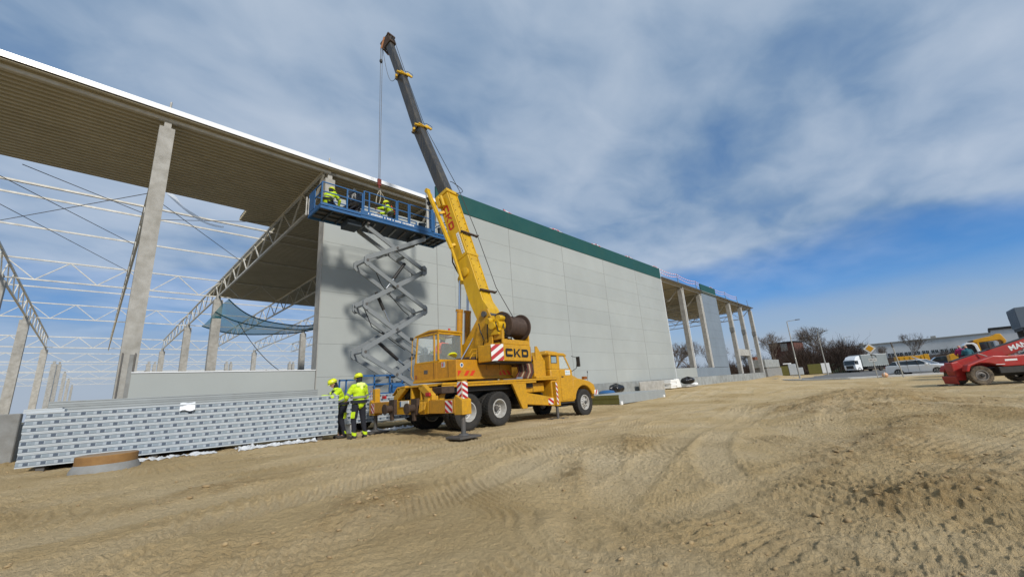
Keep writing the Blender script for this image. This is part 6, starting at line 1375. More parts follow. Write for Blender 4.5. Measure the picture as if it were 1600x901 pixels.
# road signs
def sign_priority(x, y, h):
    z0 = -.25; t = thing('road_sign', (x, y, z0), 'diamond priority road sign on a post in front of the white truck', 'road sign')
    mb = MB(); mb.tube((x, y, z0), (x, y, z0+h-.3), .04, n=8); mb.build('post', M['galv'], t)
    F_ = Matrix.Translation((x-.05, y, z0+h-.35)) @ rotz(-math.pi/2)     # faces -x
    def dia(r, y0, y1, m, nm, par):
        mb = MB(F_); mb.prism([(0, -r), (r, 0), (0, r), (-r, 0)], 'y', y0, y1); return mb.build(nm, M[m], par, bevel=.01)
    d = dia(.53, 0, .02, 'lettblk', 'sign_edge', t); dia(.50, -.012, -.002, 'white', 'sign_face', d); dia(.33, -.024, -.014, 'yelmachine', 'yellow_diamond', d)
    mb = MB(F_); mb.prism([(-.32, -1.25), (.30, -1.25), (.30, -.95), (-.32, -.95)], 'y', -.02, .0); pl = mb.build('small_plate', M['white'], t)
    mb = MB(F_); mb.box((-.22, -.025, -1.12), (-.02, -.021, -1.08)); mb.box((.06, -.025, -1.12), (.20, -.021, -1.08)); mb.build('plate_mark', M['lettblk'], pl)
    mb = MB(F_); mb.path([(-.10+.0, -.03, -.62), (.12, -.04, -.60), (.26, -.04, -.72), (.32, -.04, -.86)], .045, 6); mb.build('bent_bracket', M['black'], t)
sign_priority(53.4, 2.62, 3.25)
t = thing('marker_post', (52.6, .78, -.25), 'bare leaning grey post in front of the white car', 'post'); mb = MB(); mb.tube((52.6, .78, -.3), (52.7, .85, 1.2), .05, n=8); mb.tube((52.7, .85, 1.2), (52.7, .95, 3.0), .045, n=8); mb.build('pole', M['galv'], t); mb = MB(); mb.tube((52.7, .93, 2.55), (52.7, .96, 3.05), .07, n=8); mb.build('cap', M['dsteel'], t)
x, y = 121, 11.0
t = thing('road_sign', (x, y, -.2), 'small give way sign on a post at the green fence', 'road sign'); mb = MB(); mb.tube((x, y, -.2), (x, y, 2.9), .05, n=8); mb.build('post', M['galv'], t)
mb = MB(Matrix.Translation((x-.08, y, 2.6)) @ rotz(-math.pi/2)); mb.prism([(0, -.6), (.7, .5), (-.7, .5)], 'y', 0, .02); d = mb.build('triangle', M['red'], t); mb = MB(Matrix.Translation((x-.09, y, 2.65)) @ rotz(-math.pi/2)); mb.prism([(0, -.42), (.5, .37), (-.5, .37)], 'y', -.01, 0); mb.build('white_field', M['white'], d)
mb = MB(Matrix.Translation((x-.08, y, 1.45)) @ rotz(-math.pi/2)); mb.box((-.4, 0, -.35), (.4, .02, .35)); mb.build('square_plate', M['panelskin'], t)
# green fence by the road
t = thing('mesh_fence', (120, 13, 0), 'green grey bar fence between the thicket and the truck', 'fence')
p0_, p1_ = Vector((118, 16.8, -.2)), Vector((121, 8.4, -.2)); fm = mat('fence_green_grey', (.10, .14, .09), .6)
for k in range(24):
    p = p0_.lerp(p1_, k/23); mb = MB(); mb.box((p.x-.04, p.y-.05, -.2), (p.x+.04, p.y+.05, 2.0 if k % 6 else 2.15)); mb.build('fence_bar', fm, t)
mb = MB(); mb.beam(p0_+Vector((0, 0, .5)), p1_+Vector((0, 0, .5)), .05, .08); mb.beam(p0_+Vector((0, 0, 1.9)), p1_+Vector((0, 0, 1.9)), .05, .08); mb.build('fence_rail', fm, t)

# ------------------------------------------------------------------ vehicles on the road
def car():
    cx, cy = 58.2, -.6; d = Vector((-.36, -.93, 0)).normalized(); rz = math.atan2(d.y, d.x)      # nose towards the right of the photograph
    zc = -.228; t = thing('estate_car', (cx, cy, zc), 'silver white estate car parked on the road behind the bare post', 'car', None, rz); T = Matrix.Translation((cx, cy, zc)) @ rotz(rz) @ Matrix.Scale(1.05, 4)
    # profile, x forward; length 4.8
    low = [(-2.40, .30), (-2.42, .62), (-2.38, .95), (-2.25, 1.02), (1.0, .98), (1.55, .92), (2.15, .78), (2.38, .62), (2.40, .36), (2.25, .22), (1.92, .20)]
    def archp(c): return [(c+.36*math.cos(a), .30+.36*math.sin(a)) for a in np.linspace(0, math.pi, 9)]
    prof = low+archp(1.43)+archp(-1.40)+[(-2.25, .22)]
    mb = MB(T); mb.prism(prof, 'y', -.90, .90); mb.build('body', M['carwhite'], t, bevel=.06, smooth=40)
    gl = [(-2.20, 1.0), (-1.75, 1.36), (-1.2, 1.44), (-.2, 1.455), (.25, 1.40), (1.05, .97)]
    n = len(gl); vs = []
    for s_, in ((-1,), (1,)):
        for (a, b_) in gl: vs.append((a, s_*(.86-.22*(b_-.97)/.5), b_))
    mb = MB(T); mb.add(vs, [tuple(range(n)), tuple(range(2*n-1, n-1, -1))]+[(i, n+i, n+(i+1) % n, (i+1) % n) for i in range(n)]); mb.build('greenhouse', M['dglass'], t)
    rf = [(-1.95, 1.25), (-1.72, 1.385), (-1.2, 1.465), (-.2, 1.485), (.30, 1.42), (.36, 1.40), (.28, 1.38), (-.2, 1.45), (-1.2, 1.43), (-1.75, 1.34)]
    mb = MB(T); mb.prism(rf, 'y', -.70, .70); mb.build('roof', M['carwhite'], t, bevel=.015, smooth=40)
    for s_ in (-1, 1):
        for a0, a1 in (((-.62, .98), (-.66, 1.42)), ((.22, .98), (.0, 1.43)), ((-1.35, .98), (-1.5, 1.38))):
            mb = MB(T); mb.beam((a0[0], s_*.868, a0[1]), (a1[0], s_*(.868-.20), a1[1]), .05, .07, up=(0, 1, 0)); mb.build('window_pillar', M['black'] if a0[0] > -1 else M['carwhite'], t)
        mb = MB(T); mb.beam((1.06, s_*.85, .98), (.30, s_*.665, 1.41), .06, .06, up=(0, 1, 0)); mb.beam((.30, s_*.665, 1.415), (-1.75, s_*.68, 1.375), .05, .05, up=(0, 1, 0)); mb.build('roof_pillar', M['carwhite'], t)
        mb = MB(T); mb.box((.72, s_*.90-.02 if s_ > 0 else -.90-.16, .97), (.90, .90+.16 if s_ > 0 else -.88, 1.10)); mb.build('mirror', M['carwhite'], t, bevel=.03)
        mb = MB(T); mb.box((-2.41, s_*.75-.14, .78), (-2.28, s_*.75+.155, .94)); mb.build('tail_light', M['red'], t, bevel=.02)
        mb = MB(T); mb.prism([(2.0, .70), (2.30, .62), (2.28, .70), (1.95, .80)], 'y', s_*.80-.11, s_*.80+.108); mb.build('headlight', M['steel'], t, bevel=.01)
        for x in (1.43, -1.40):
            w = bpy.data.objects.new('wheel', None); COL.objects.link(w); w.parent = t; Wm = T @ Matrix.Translation((x, s_*.82, .33)) @ (rotz(math.pi) if s_ > 0 else Matrix.Identity(4)); w.matrix_local = world_inv(t) @ Wm; WI[w.name] = Wm.inverted()
            mb = MB(Wm); mb.lathe([(.22, -.10), (.30, -.11), (.33, -.08), (.33, .08), (.22, .1)], (0, 0, 0), (0, 1, 0), 28); mb.build('tyre', M['tyre'], w, smooth=40)
            mb = MB(Wm); mb.lathe([(.225, -.09), (.21, -.08), (.20, -.02), (0, -.02)], (0, 0, 0), (0, 1, 0), 28)
            mb.build('wheel_well_disc', M['black'], w)
            mb = MB(Wm); mb.lathe([(.235, -.10), (.235, -.115), (.21, -.115), (.205, -.09)], (0, 0, 0), (0, 1, 0), 28)
            for k in range(5): a = 2*math.pi*k/5+.3; mb.beam((.03*math.cos(a), -.10, .03*math.sin(a)), (.215*math.cos(a), -.10, .215*math.sin(a)), .02, .06, up=(0, 1, 0)) if False else mb.prism([(.05*math.cos(a-.5), .05*math.sin(a-.5)), (.21*math.cos(a-.16), .21*math.sin(a-.16)), (.21*math.cos(a+.16), .21*math.sin(a+.16)), (.05*math.cos(a+.5), .05*math.sin(a+.5))], 'y', -.105, -.085)
            mb.build('rim', M['rim'], w)
    mb = MB(T); mb.box((2.36, -.5, .30), (2.425, .5, .46)); mb.build('grille', M['black'], t)
    for x in (.20, -.62):
        for s_ in (-1, 1): mb = MB(T); mb.box((x-.006, s_*.905-.004, .35), (x+.006, s_*.905+.004, .97)); mb.build('door_gap', M['black'], t)
car()
def box_truck():
    cx, cy = 114.0, 7.2; rz = math.radians(150); zc = -.228
    t = thing('box_truck', (cx, cy, zc), 'white lorry with a grey tarpaulin box coming along the road', 'lorry', None, rz); T = Matrix.Translation((cx, cy, zc)) @ rotz(rz)
    mb = MB(T); mb.prism([(2.3, .45), (4.1, .45), (4.2, .9), (4.2, 1.5), (3.98, 2.55), (2.3, 2.6)], 'y', -1.15, 1.15); mb.build('cab', M['carwhite'], t, bevel=.08, smooth=40)
    mb = MB(T); mb.prism([(2.3, 2.61), (3.85, 2.58), (3.3, 3.15), (2.3, 3.35)], 'y', -1.05, 1.05); mb.build('wind_deflector', M['carwhite'], t, bevel=.05)
    mb = MB(T); mb.prism([(4.20, 1.52), (4.235, 1.52), (4.03, 2.42), (3.99, 2.42)], 'y', -1.02, 1.02); mb.build('windscreen', M['dglass'], t)
    for s_ in (-1, 1):
        mb = MB(T); mb.prism([(3.2, 1.6), (3.95, 1.6), (3.80, 2.35), (3.2, 2.35)], 'y', s_*1.152, s_*1.165); mb.build('side_window', M['dglass'], t)
        mb = MB(T); mb.box((4.05, s_*1.2-.05, 1.7), (4.2, s_*1.2+.15*s_+.05, 2.35)); mb.build('mirror', M['black'], t)
        mb = MB(T); mb.box((4.15, s_*.85-.15, .62), (4.24, s_*.85+.15, .80)); mb.build('headlight', M['steel'], t)
    mb = MB(T); mb.box((4.205, -.72, .75), (4.24, .72, 1.40)); mb.build('grille', M['black'], t)
    mb = MB(T); mb.box((-5.4, -1.25, 1.05), (2.15, 1.25, 3.45)); mb.build('tarpaulin_box', M['trucktarp'], t, bevel=.03)
    mb = MB(T); mb.box((-5.4, -1.27, 3.40), (2.15, 1.27, 3.48)); mb.build('box_top_rail', M['white'], t)
    for k in range(13): mb = MB(T); x = -5.2+.6*k; mb.box((x, -1.262, 1.0), (x+.05, -1.255, 1.3)); mb.box((x, 1.255, 1.0), (x+.05, 1.262, 1.3)); mb.build('tarp_strap', M['white'], t)
    mb = MB(T); mb.box((-5.3, -.5, .75), (2.5, .5, 1.04)); mb.box((-2.2, -1.2, .5), (1.0, -1.1, .9)); mb.box((-2.2, 1.1, .5), (1.0, 1.2, .9)); mb.build('chassis', M['black'], t)
    for x in (3.2, -3.0):
        for y in (-1.0, 1.0): mb = MB(T); mb.lathe([(0, -.13), (.2, -.12), (.3, -.15), (.48, -.15), (.5, -.1), (.5, .1), (.48, .15), (.3, .15), (0, .12)], (x, y, .5), (0, 1, 0), 24); mb.build('wheel', M['tyre'], t, smooth=40)
box_truck()
# concrete mixer drum / round reflector lying at the kerb
t = thing('rusty_ball_marker', (56.0, 2.3, -.2), 'round orange and white plastic drum lying at the rear of the car', 'drum'); mb = MB(); mb.lathe([(0, -.24), (.14, -.22), (.24, -.09), (.26, .0), (.24, .09), (.14, .22), (0, .24)], (56.0, 2.15, .0), (.2, 1, .1), 18); mb.build('drum_body', mat('pale_orange_plastic', (.65, .38, .22), .5), t, smooth=60); mb = MB(); mb.lathe([(.262, -.03), (.268, -.03), (.268, .03), (.262, .03)], (56.0, 2.15, .0), (.2, 1, .1), 18); mb.build('white_band', M['white'], t)
# ------------------------------------------------------------------ red telehandler at the right edge
def telehandler():
    cx, cy = 36.8, -2.26; rz = math.radians(118); zc = TZ(34, -2.6)+.01   # front (boom tip) towards the left of the photograph
    t = thing('telehandler', (cx, cy, zc), 'red telehandler with a long lowered boom and muddy wheels at the right edge', 'telehandler', None, rz); T = Matrix.Translation((cx, cy, zc)) @ rotz(rz)
    # local: x forward (wheel at 0 = front wheel), y left (camera sees the +y side)
    mt = tyre_mesh(.54, .36, .29, 22).mesh('tyre', M['tyremud'], 40); mr = flat_rim(.29, .36, 1).mesh('rim', mat('muddy_grey_rim', (.20, .18, .16), .7), 40)
    for x in (0, -2.9):
        for y in (.92, -.92):
            w = bpy.data.objects.new('wheel', None); COL.objects.link(w); w.parent = t; Wm = T @ Matrix.Translation((x, y, .56)); w.matrix_local = world_inv(t) @ Wm; WI[w.name] = Wm.inverted()
            Wi = Wm @ (Matrix.Identity(4) if y > 0 else rotz(math.pi)); inst('tyre', mt, w, Wi); inst('rim', mr, w, Wi)
            mb = MB(Wm); mb.lathe([(0, .25), (.09, .24), (.11, .16), (.12, .0)], (0, 0, 0), (0, 1 if y > 0 else -1, 0), 12); mb.build('hub', M['black'], w)
    arc = [(.0+.72*math.cos(a), .56+.66*math.sin(a)) for a in np.linspace(.25, math.pi-.35, 9)]
    mb = MB(T); mb.box((-3.5, -.45, .45), (.6, .45, .95)); mb.build('chassis', M['black'], t, bevel=.03)
    for y0, y1 in ((.72, 1.12), (-1.12, -.72)):
        mb = MB(T); mb.prism([(.55, .78), (.68, .85), (.55, 1.18), (-.1, 1.42), (-.75, 1.62), (-1.4, 1.56), (-4.2, 1.60), (-4.2, .98), (-1.1, .98), (-.8, 1.1)]+[p for p in [(-.45, 1.22), (0, 1.26), (.40, 1.08)]], 'y', y0, y1); mb.build('fender', M['redpaint'], t, bevel=.05)
        mb = MB(T); mb.box((-2.1, y0+.02, .60), (-.85, y1-.04, .975)); mb.build('lower_sill', M['black'], t, bevel=.03)
    mb = MB(T); mb.box((-1.75, 1.121, 1.28), (-1.2, 1.126, 1.38)); mb.build('side_plate', M['white'], t)
    mb = MB(T); mb.box((-1.15, 1.121, 1.10), (-.75, 1.126, 1.13)); mb.build('side_mark', M['white'], t)
    # boom: from the head at the front low to the high rear pivot
    a = Vector((.62, .15, 1.14)); b_ = Vector((-4.3, .15, 2.56)); mb = MB(T); mb.beam(a, b_, .42, .56); mb.build('boom', M['redpaint'], t, bevel=.03)
    mb = MB(T); dd = (b_-a).normalized(); nn = Vector((dd.z, 0, -dd.x)); nn = -nn if nn.z < 0 else nn; mb.beam(a+nn*.30, b_+nn*.30, .30, .06); mb.build('boom_top_rail', M['black'], t)
    mb = MB(T); mb.prism([(.80, .30), (.92, .85), (.90, 1.36), (.55, 1.42), (.30, 1.0), (.38, .32)], 'y', -.15, .48); hd = mb.build('boom_head', M['redpaint'], t, bevel=.05)
    mb = MB(T); mb.prism([(.86, .12), (.91, .12), (.97, .55), (.93, .60)], 'y', -.55, .62); mb.build('carriage', M['redpaint'], t, bevel=.02)
    for y in (-.4, .4): mb = MB(T); mb.box((.88, y-.06, .04), (1.35, y+.06, .10)); mb.build('fork', M['dsteel'], t)
    mb = MB(T); mb.tube((-.55, .42, 1.80), (-.95, .62, 1.52), .03, n=6); mb.build('stay', M['galv'], t)
    mb = MB(T); mb.box((-4.2, .37, 1.72), (-2.8, .95, 1.76)); mb.prism([(-4.4, 1.6), (-1.9, 1.6), (-2.7, 1.95), (-3.2, 2.1), (-4.3, 2.1)], 'y', .50, 1.05); mb.build('cab', M['dglass'], t, bevel=.04)
    for xx, q in ((-2.9, -2.9), (-3.7, -3.6)): mb = MB(T); mb.beam((xx, 1.06, 1.6), (q, 1.06, 2.0), .06, .08, up=(0, 1, 0)); mb.build('cab_post', M['black'], t)
    mb = MB(T); mb.box((-1.60, 1.0, 1.58), (-1.52, 1.1, 2.62)) if False else mb.box((-1.3, .3, 2.05), (-1.2, .42, 2.42)); mb.build('marker_lamp', M['black'], t)
    # lettering along the boom
    me = text_mesh('MANITOU', .40, .004, .012, 1.05)
    xdir = -(b_-a).normalized()*-1.0; c_ = a.lerp(b_, .74)+Vector((0, .216, 0.02)); xv = (b_-a).normalized(); zv = nn; yv = zv.cross(xv)
    # the camera looks from +y: text runs from the head (left) to the rear (right)
    Lm = Matrix(((xv.x, zv.x, 0, c_.x), (xv.y, zv.y, 1, c_.y), (xv.z, zv.z, 0, c_.z), (0, 0, 0, 1)))
    me.transform(T @ Lm); me.transform(world_inv(t)); me.materials.clear(); me.materials.append(M['white']); link('boom_lettering', me, t)
telehandler()
# ------------------------------------------------------------------ yellow loader and white pickup with people behind the telehandler
def frame_T(x, y, rz): return Matrix.Translation((x, y, 0)) @ rotz(rz)
t = thing('yellow_loader', (49.8, -4.6, -.2), 'yellow loader with a thick yellow cab roof behind the red telehandler', 'loader', None, 0); T = frame_T(49.8, -4.6, math.radians(92))
mb = MB(T); mb.prism([(.80, 2.30), (.70, 2.48), (.1, 2.62), (-.35, 2.66), (-.55, 2.82), (-.80, 2.80), (-1.0, 2.2), (-.86, 2.1), (-.7, 2.34), (.55, 2.24)], 'y', -.85, .85); mb.build('cab_roof', M['yelmachine'], t, bevel=.04)
for a_, b_, z_ in ((-.92, -.80, 2.15), (.46, .56, 2.26)): mb = MB(T); mb.box((a_, -.85, .9), (b_, .85, z_)); mb.build('cab_post', M['yelmachine'], t)
mb = MB(T); mb.box((-.3, -.8, .9), (.45, .8, 2.24)); mb.build('cab_glass', M['dglass'], t)
mb = MB(T); mb.box((.74, -.9, 2.36), (.86, .9, 2.44)); mb.build('lamp_bar', M['black'], t)
mb = MB(T); mb.prism([(1.55, .3), (2.35, .35), (2.30, 1.45), (2.1, 1.55), (1.5, 1.5), (-1.2, 1.0), (-1.2, .3)], 'y', -.9, .9); mb.build('body', M['yelmachine'], t, bevel=.05)
mb = MB(T); mb.box((1.7, .9, .7), (2.0, .96, .95)); mb.build('headlight', M['black'], t)
for x in (-.6, 1.6):
    for y in (-1.0, 1.0): mb = MB(T); mb.lathe([(0, -.15), (.3, -.15), (.45, -.17), (.48, -.1), (.48, .1), (.45, .17), (.3, .15), (0, .15)], (x, y, .28), (0, 1, 0), 20); mb.build('wheel', M['tyre'], t, smooth=40)
t = thing('white_van', (44.6, -3.3, -.3), 'small white cab with an open dark side behind the telehandler boom', 'van'); T = frame_T(44.9, -3.25, math.radians(92))
mb = MB(T); mb.box((-.42, -.7, .2), (.42, .7, 1.2)); mb.prism([(.30, 2.02), (.12, 2.20), (-.25, 2.16), (-.38, 2.0), (-.48, 1.2), (-.34, 1.2), (-.24, 1.95), (-.15, 2.06), (.10, 2.08), (.28, 1.96)], 'y', -.7, .7); mb.build('body', M['carwhite'], t, bevel=.02)
mb = MB(T); mb.prism([(.36, 1.22), (-.28, 1.22), (-.20, 1.93), (-.12, 2.02), (.10, 2.04), (.28, 1.92)], 'y', -.62, .6); mb.build('dark_interior', M['lettblk'], t)
for x in (-.3, .3):
    for y in (-.65, .65): mb = MB(T); mb.lathe([(0, -.1), (.2, -.1), (.33, -.1), (.35, 0), (.33, .1), (0, .1)], (x, y, .05), (0, 1, 0), 18); mb.build('wheel', M['tyre'], t, smooth=40)
JS = dict(pelvis=(0, 0, .95), chest=(0, .05, 1.28), neck=(0, .08, 1.47), head=(0, .12, 1.58), look=(0, 1, -.2), shoL=(-.18, .05, 1.38), shoR=(.18, .05, 1.38), elbL=(-.27, .12, 1.12), elbR=(.27, .12, 1.12), wriL=(-.2, .36, 1.05), wriR=(.2, .36, 1.05),
     hipL=(-.1, 0, .9), hipR=(.1, 0, .9), kneL=(-.12, .03, .5), kneR=(.12, .03, .5), ankL=(-.13, 0, .09), ankR=(.13, 0, .09), toeL=(-.14, .17, .04), toeR=(.14, .17, .04))
zv_ = TZ(43, -3)
person((43.5, -2.72, zv_+.72), math.radians(-80), JS, 'bending person in a magenta jacket behind the red boom', 'people behind the telehandler', jacket='magenta', accents=False, helmet=False); person((43.2, -3.02, zv_+.66), math.radians(-80), JS, 'person in a teal jacket beside the white cab behind the red boom', 'people behind the telehandler', jacket='teal', accents=False, helmet=False)
t = MB(); t.box((42.8, -3.6, zv_-.1), (44.2, -2.3, zv_+.66)); t.build('pallet_platform', M['lumber'], None, label='low wooden platform under the two people behind the telehandler', cat='platform')
# yellow skip and dark open-bonnet car behind the estate car
t = thing('yellow_container', (72.5, .1, -.2), 'flat yellow container standing behind the roof of the silver car', 'container'); T = frame_T(72.5, .1, math.radians(97))
mb = MB(T); mb.box((-1.25, -1, .25), (1.3, 1, 1.85)); mb.build('box', M['yelmachine'], t, bevel=.04)
for k in range(5): mb = MB(T); x = -1.1+.5*k; mb.box((x, .99, .4), (x+.08, 1.05, 1.75)); mb.build('rib', M['yelmachine'], t)
mb = MB(T); mb.box((-1.75, -1.0, .25), (-1.3, 1, 1.95)); mb.build('end_frame', M['yelmachine'], t, bevel=.03)
t = thing('dark_car', (63.2, -2.2, -.22), 'dark blue car with its bonnet open behind the front of the silver car', 'car'); T = frame_T(63.2, -2.5, math.radians(95)); dk = mat('dark_blue_car_paint', (.02, .022, .045), .3)
mb = MB(T); mb.prism([(-2.1, .3), (2.1, .3), (2.15, .7), (1.2, .95), (-.9, .98), (-2.1, .9)], 'y', -.85, .85); mb.build('body', dk, t, bevel=.06); mb = MB(T); mb.prism([(1.15, .95), (.55, 1.45), (-.1, 1.5), (-.9, .98)], 'y', -.72, .72); mb.build('greenhouse', M['dglass'], t, bevel=.05)
mb = MB(T); mb.beam((-.95, 0, 1.0), (-1.9, 0, 1.75), 1.3, .05, up=(0, 0, 1)); mb.build('open_bonnet', dk, t); mb = MB(T); mb.beam((1.3, 0, .98), (2.3, 0, 1.65), 1.3, .05); mb.build('open_boot_lid', M['carwhite'], t)
for x in (-1.35, 1.35):
    for y in (-.8, .8): mb = MB(T); mb.lathe([(0, -.1), (.2, -.1), (.3, -.1), (.32, 0), (.3, .1), (0, .1)], (x, y, .32), (0, 1, 0), 18); mb.build('wheel', M['tyre'], t, smooth=40)
# ------------------------------------------------------------------ far long building, brown board wall, container on top
fb = thing('distant_building', (190, 0, 0), 'long low white building with small dark windows across the road', 'building')
FXL = [(186, 24.0), (176, -64)]
def fbp(t_, off=0): return Vector((FXL[0][0]+(FXL[1][0]-FXL[0][0])*t_+off, FXL[0][1]+(FXL[1][1]-FXL[0][1])*t_, 0))
TF = Matrix.Translation((186, 24, 0)) @ rotz(math.atan2(-88, -10)); LF = math.hypot(88, 10)
mb = MB(TF); mb.box((0, 0, -.3), (LF, 25, 7.6)); mb.build('wall', M['hatch'], fb); mb = MB(TF); mb.box((-.2, -.3, 7.6), (LF+.2, 25, 7.95)); mb.build('roof_edge', M['galv'], fb)
for k in range(13):
    x = 9+2.05*k
    for j in (0, 1):
        mb = MB(TF); mb.box((x+j*.85, -.06, 3.3), (x+j*.85+.62, .02, 4.3)); w_ = mb.build('window', M['dglass'], fb); mb = MB(TF); mb.box((x+j*.85+.28, -.09, 3.3), (x+j*.85+.34, -.062, 4.3)); mb.build('frame_bar', M['panelskin'], w_)
for x in (40.5, 48.5, 57, 66): mb = MB(TF); mb.box((x, -.06, 4.3), (x+4.6, .02, 5.4)); mb.build('louvre_window', M['galv'], fb)
for x in (12, 30, 52): mb = MB(TF); mb.box((x, 3, 7.95), (x+1.2, 4, 8.7)); mb.build('roof_unit', M['galv'], fb)
bw = thing('board_wall', (150, -10, 0), 'low brown board wall along the foot of the white building', 'wall'); TBw = Matrix.Translation((150, 10, 0)) @ rotz(math.atan2(-60, -6))
for k in range(30): mb = MB(TBw); mb.box((2*k+.02, 0, -.3), (2*k+1.98, .2, 2.35+.05*(k % 3))); mb.build('board', M['brownwall'], bw)
mb = MB(TBw); mb.box((0, -.05, 2.46), (60, .25, 2.56)); mb.build('wall_cap', M['black'], bw)
t = thing('pale_shed', (95, -14, 0), 'pale flat roofed shed behind the red boom at the right edge', 'shed'); TS2 = frame_T(95, -9.7, math.radians(-95))
mb = MB(TS2); mb.box((0, 0, -.2), (20, 9, 5.0)); mb.build('wall', M['hatch'], t); mb = MB(TS2); mb.box((-.2, -.2, 5.0), (20, 9, 5.35)); mb.build('roof_edge', M['black'], t)
t = thing('raised_container', (80, -12, 4), 'dark blue grey container on posts high up at the right edge', 'container'); TC = Matrix.Translation((82.4, -13.4, 4.45))
mb = MB(TC); mb.box((0, 0, 0), (6, 2.4, 2.6)); mb.build('shell', M['container'], t, bevel=.03)
for k in range(14): mb = MB(TC); mb.box((.12+.42*k, 2.4, .15), (.12+.42*k+.2, 2.45, 2.45)); mb.build('corrugation', M['container'], t)
mb = MB(TC); mb.box((0, .1, -.35), (6, 2.3, -.01)); mb.build('underframe', M['lettblk'], t)
mb = MB(TC); mb.box((5.35, 2.452, 1.3), (5.75, 2.462, 1.8)); mb.build('vent', M['lettblk'], t)
for x_ in (83, 87.5): mb = MB(); mb.box((x_, -13.2, -.2), (x_+.4, -11.2, 4.08)); mb.build('support_leg', M['dsteel'], t)

# ------------------------------------------------------------------ bare trees and thicket
def tree_mesh(h, seed, spread=.55, levels=6, r0=None):
    r_ = random.Random(seed); tr = MB(); cr_ = MB()
    def br(p, d, ln, rad, lv):
        m_ = tr if lv <= 1 else cr_; segs = 3 if lv < 4 else 2; q = p
        for _ in range(segs):
            d = (d+Vector((r_.uniform(-.18, .18), r_.uniform(-.18, .18), r_.uniform(-.04, .16)))).normalized(); n_ = q+d*ln/segs; m_.tube(q, n_, rad, rad*.82, n=5 if lv < 3 else 3, caps=False); q = n_; rad *= .82
            if lv < levels and r_.random() < .75 and lv > 0: child(q, d, ln*.62, rad*.6, lv+1)
        if lv < levels:
            for _ in range(3 if lv < 4 else 2): child(q, d, ln*r_.uniform(.62, .8), rad*.72, lv+1)
    def child(q, d, ln, rad, lv):
        a = d.orthogonal().normalized(); a.rotate(__import__('mathutils').Quaternion(d, r_.uniform(0, 6.28))); dd = (d+a*r_.uniform(.35, .35+spread)+Vector((0, 0, .12))).normalized(); br(q, dd, ln, max(rad, .012), lv)
    br(Vector((0, 0, 0)), Vector((0, 0, 1)), h*.26, r0 or h*.022, 0)
    zmax = max(v.z for v in cr_.v); k = h/zmax
    for m_ in (tr, cr_):
        for v in m_.v: v *= k
    return tr.mesh('trunk', M['bark']), cr_.mesh('crown', M['bark'])
TM = [tree_mesh(10, s, sp, 5) for s, sp in ((1, .55), (2, .75), (3, .6), (4, .9))]
def tree(x, y, h, k, lab, rz=0, wide=1.0):
    t = thing('bare_tree', (x, y, 0), lab, 'tree', 'bare trees beyond the site', rz); s = h/10
    Wm = Matrix.Translation((x, y, -.2)) @ rotz(rz) @ Matrix.Diagonal((s*wide, s*wide, s, 1))
    inst('trunk', TM[k][0], t, Wm); inst('crown', TM[k][1], t, Wm)
D2 = lambda az_, d: (d*math.sin(A(az_)), d*math.cos(A(az_)))
for (az_, d, h, k, lab, w_) in ((78.2, 128, 12.0, 0, 'broad bare tree right of the last warehouse column', 1.25), (83.0, 150, 14.5, 1, 'large bare tree behind the second street lamp', 1.35), (79.3, 138, 8.5, 2, 'smaller bare tree beside the brick chimney', 1.2), (67.2, 120, 11, 2, 'bare tree seen through the first open bay beside the wall end', 1.1),
        (69.6, 118, 11.5, 0, 'bare tree seen between the two columns of the open bays', 1.1), (71.2, 132, 12, 3, 'bare tree half hidden by the second open bay column', 1.0), (75.2, 130, 8, 1, 'low bare tree seen between the last open columns', 1.2), (84.6, 142, 10, 3, 'bare tree leaning right behind the thicket by the truck', 1.1), (90.2, 120, 7.5, 2, 'thin bare sapling in front of the white building', .8), (88.3, 150, 6.5, 1, 'small bare tree left of the thin sapling', .8)):
    x, y = D2(az_, d); tree(x, y, h, k, lab, d, w_)
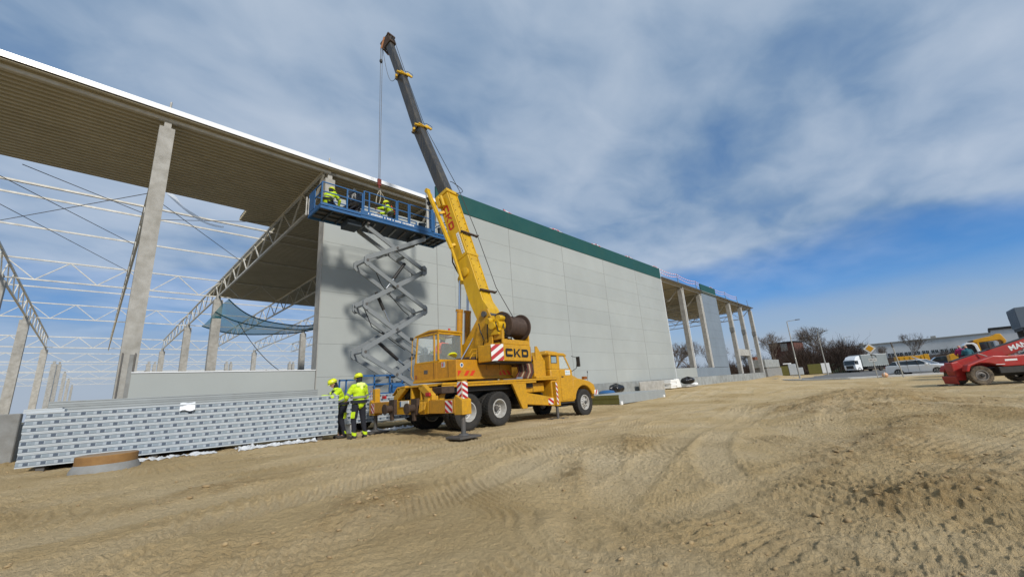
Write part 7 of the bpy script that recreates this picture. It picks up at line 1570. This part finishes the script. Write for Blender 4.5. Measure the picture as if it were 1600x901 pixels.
def thicket(az0, az1, d, h, n, seed, lab):
    rs = np.random.RandomState(seed); V = []; Fv = []
    for i in range(n):
        a = A(rs.uniform(az0, az1)); dd = d+rs.uniform(-6, 8); x, y = dd*math.sin(a), dd*math.cos(a); hh = h*(.35+.55*rs.rand())*(1+.22*math.sin(a*90)+.15*math.sin(a*230)); p = np.array([x, y, -.2+rs.rand()*hh*.35])
        dr = np.array([rs.normal()*.30, rs.normal()*.30, 1]); seg = hh/3.2; w = .05+.05*rs.rand()
        for s_ in range(3):
            q = p+dr*seg*(.7+.5*rs.rand()); b = len(V); tdir = np.array([-math.cos(a), math.sin(a), 0])*w
            V += [tuple(p-tdir), tuple(p+tdir), tuple(q+tdir*.7), tuple(q-tdir*.7)]; Fv.append((b, b+1, b+2, b+3)); p = q; w *= .62; dr = dr+np.array([rs.normal()*.35, rs.normal()*.35, 0])
            if rs.rand() < .8:
                e = p+np.array([rs.normal()*.6, rs.normal()*.6, .5+rs.rand()*.8]); b = len(V); tw = tdir*.4; V += [tuple(p-tw), tuple(p+tw), tuple(e)]; Fv.append((b, b+1, b+2))
    me = bpy.data.meshes.new('thicket'); me.from_pydata(V, [], Fv); me.materials.append(M['thicket']); link('thicket', me, None, 0, lab, 'thicket', None, 'stuff')
thicket(79.6, 86.2, 126, 5.6, 7500, 3, 'dense brown winter thicket behind the street lamps')
thicket(62, 79.5, 132, 4.2, 8000, 5, 'lower brown thicket seen through the open warehouse bays')
thicket(86.2, 99, 160, 3.0, 5000, 7, 'thin grey brown scrub at the foot of the white building')
# brick block behind the thicket
t = thing('brick_hut', (150, 28, 0), 'small brick block with a pale patch rising behind the thicket', 'hut'); x, y = D2(79.9, 134); T = frame_T(x, y, math.radians(-10)); mb = MB(T); mb.box((-3, -3, 0), (3.2, 3, 8.3)); mb.build('wall', mat('red_brown_brick', (.14, .055, .04), .9, dirt=(.09, .04, .03), damt=.6, dscale=1), t)
mb = MB(T); mb.box((-3.2, -3.2, 8.3), (3.4, 3.2, 8.6)); mb.build('roof', M['black'], t); mb = MB(T); mb.box((-3.05, -1.4, 6.2), (-3.0, .2, 8.2)); mb.build('pale_patch', M['concrete'], t)
t = MB(); t.box((96, 23.0, 0), (99, 24, 4.3)); t.build('orange_brown_hut', mat('orange_brown_boards', (.17, .06, .03), .9), None, label='low orange brown hut behind the precast panels', cat='hut')
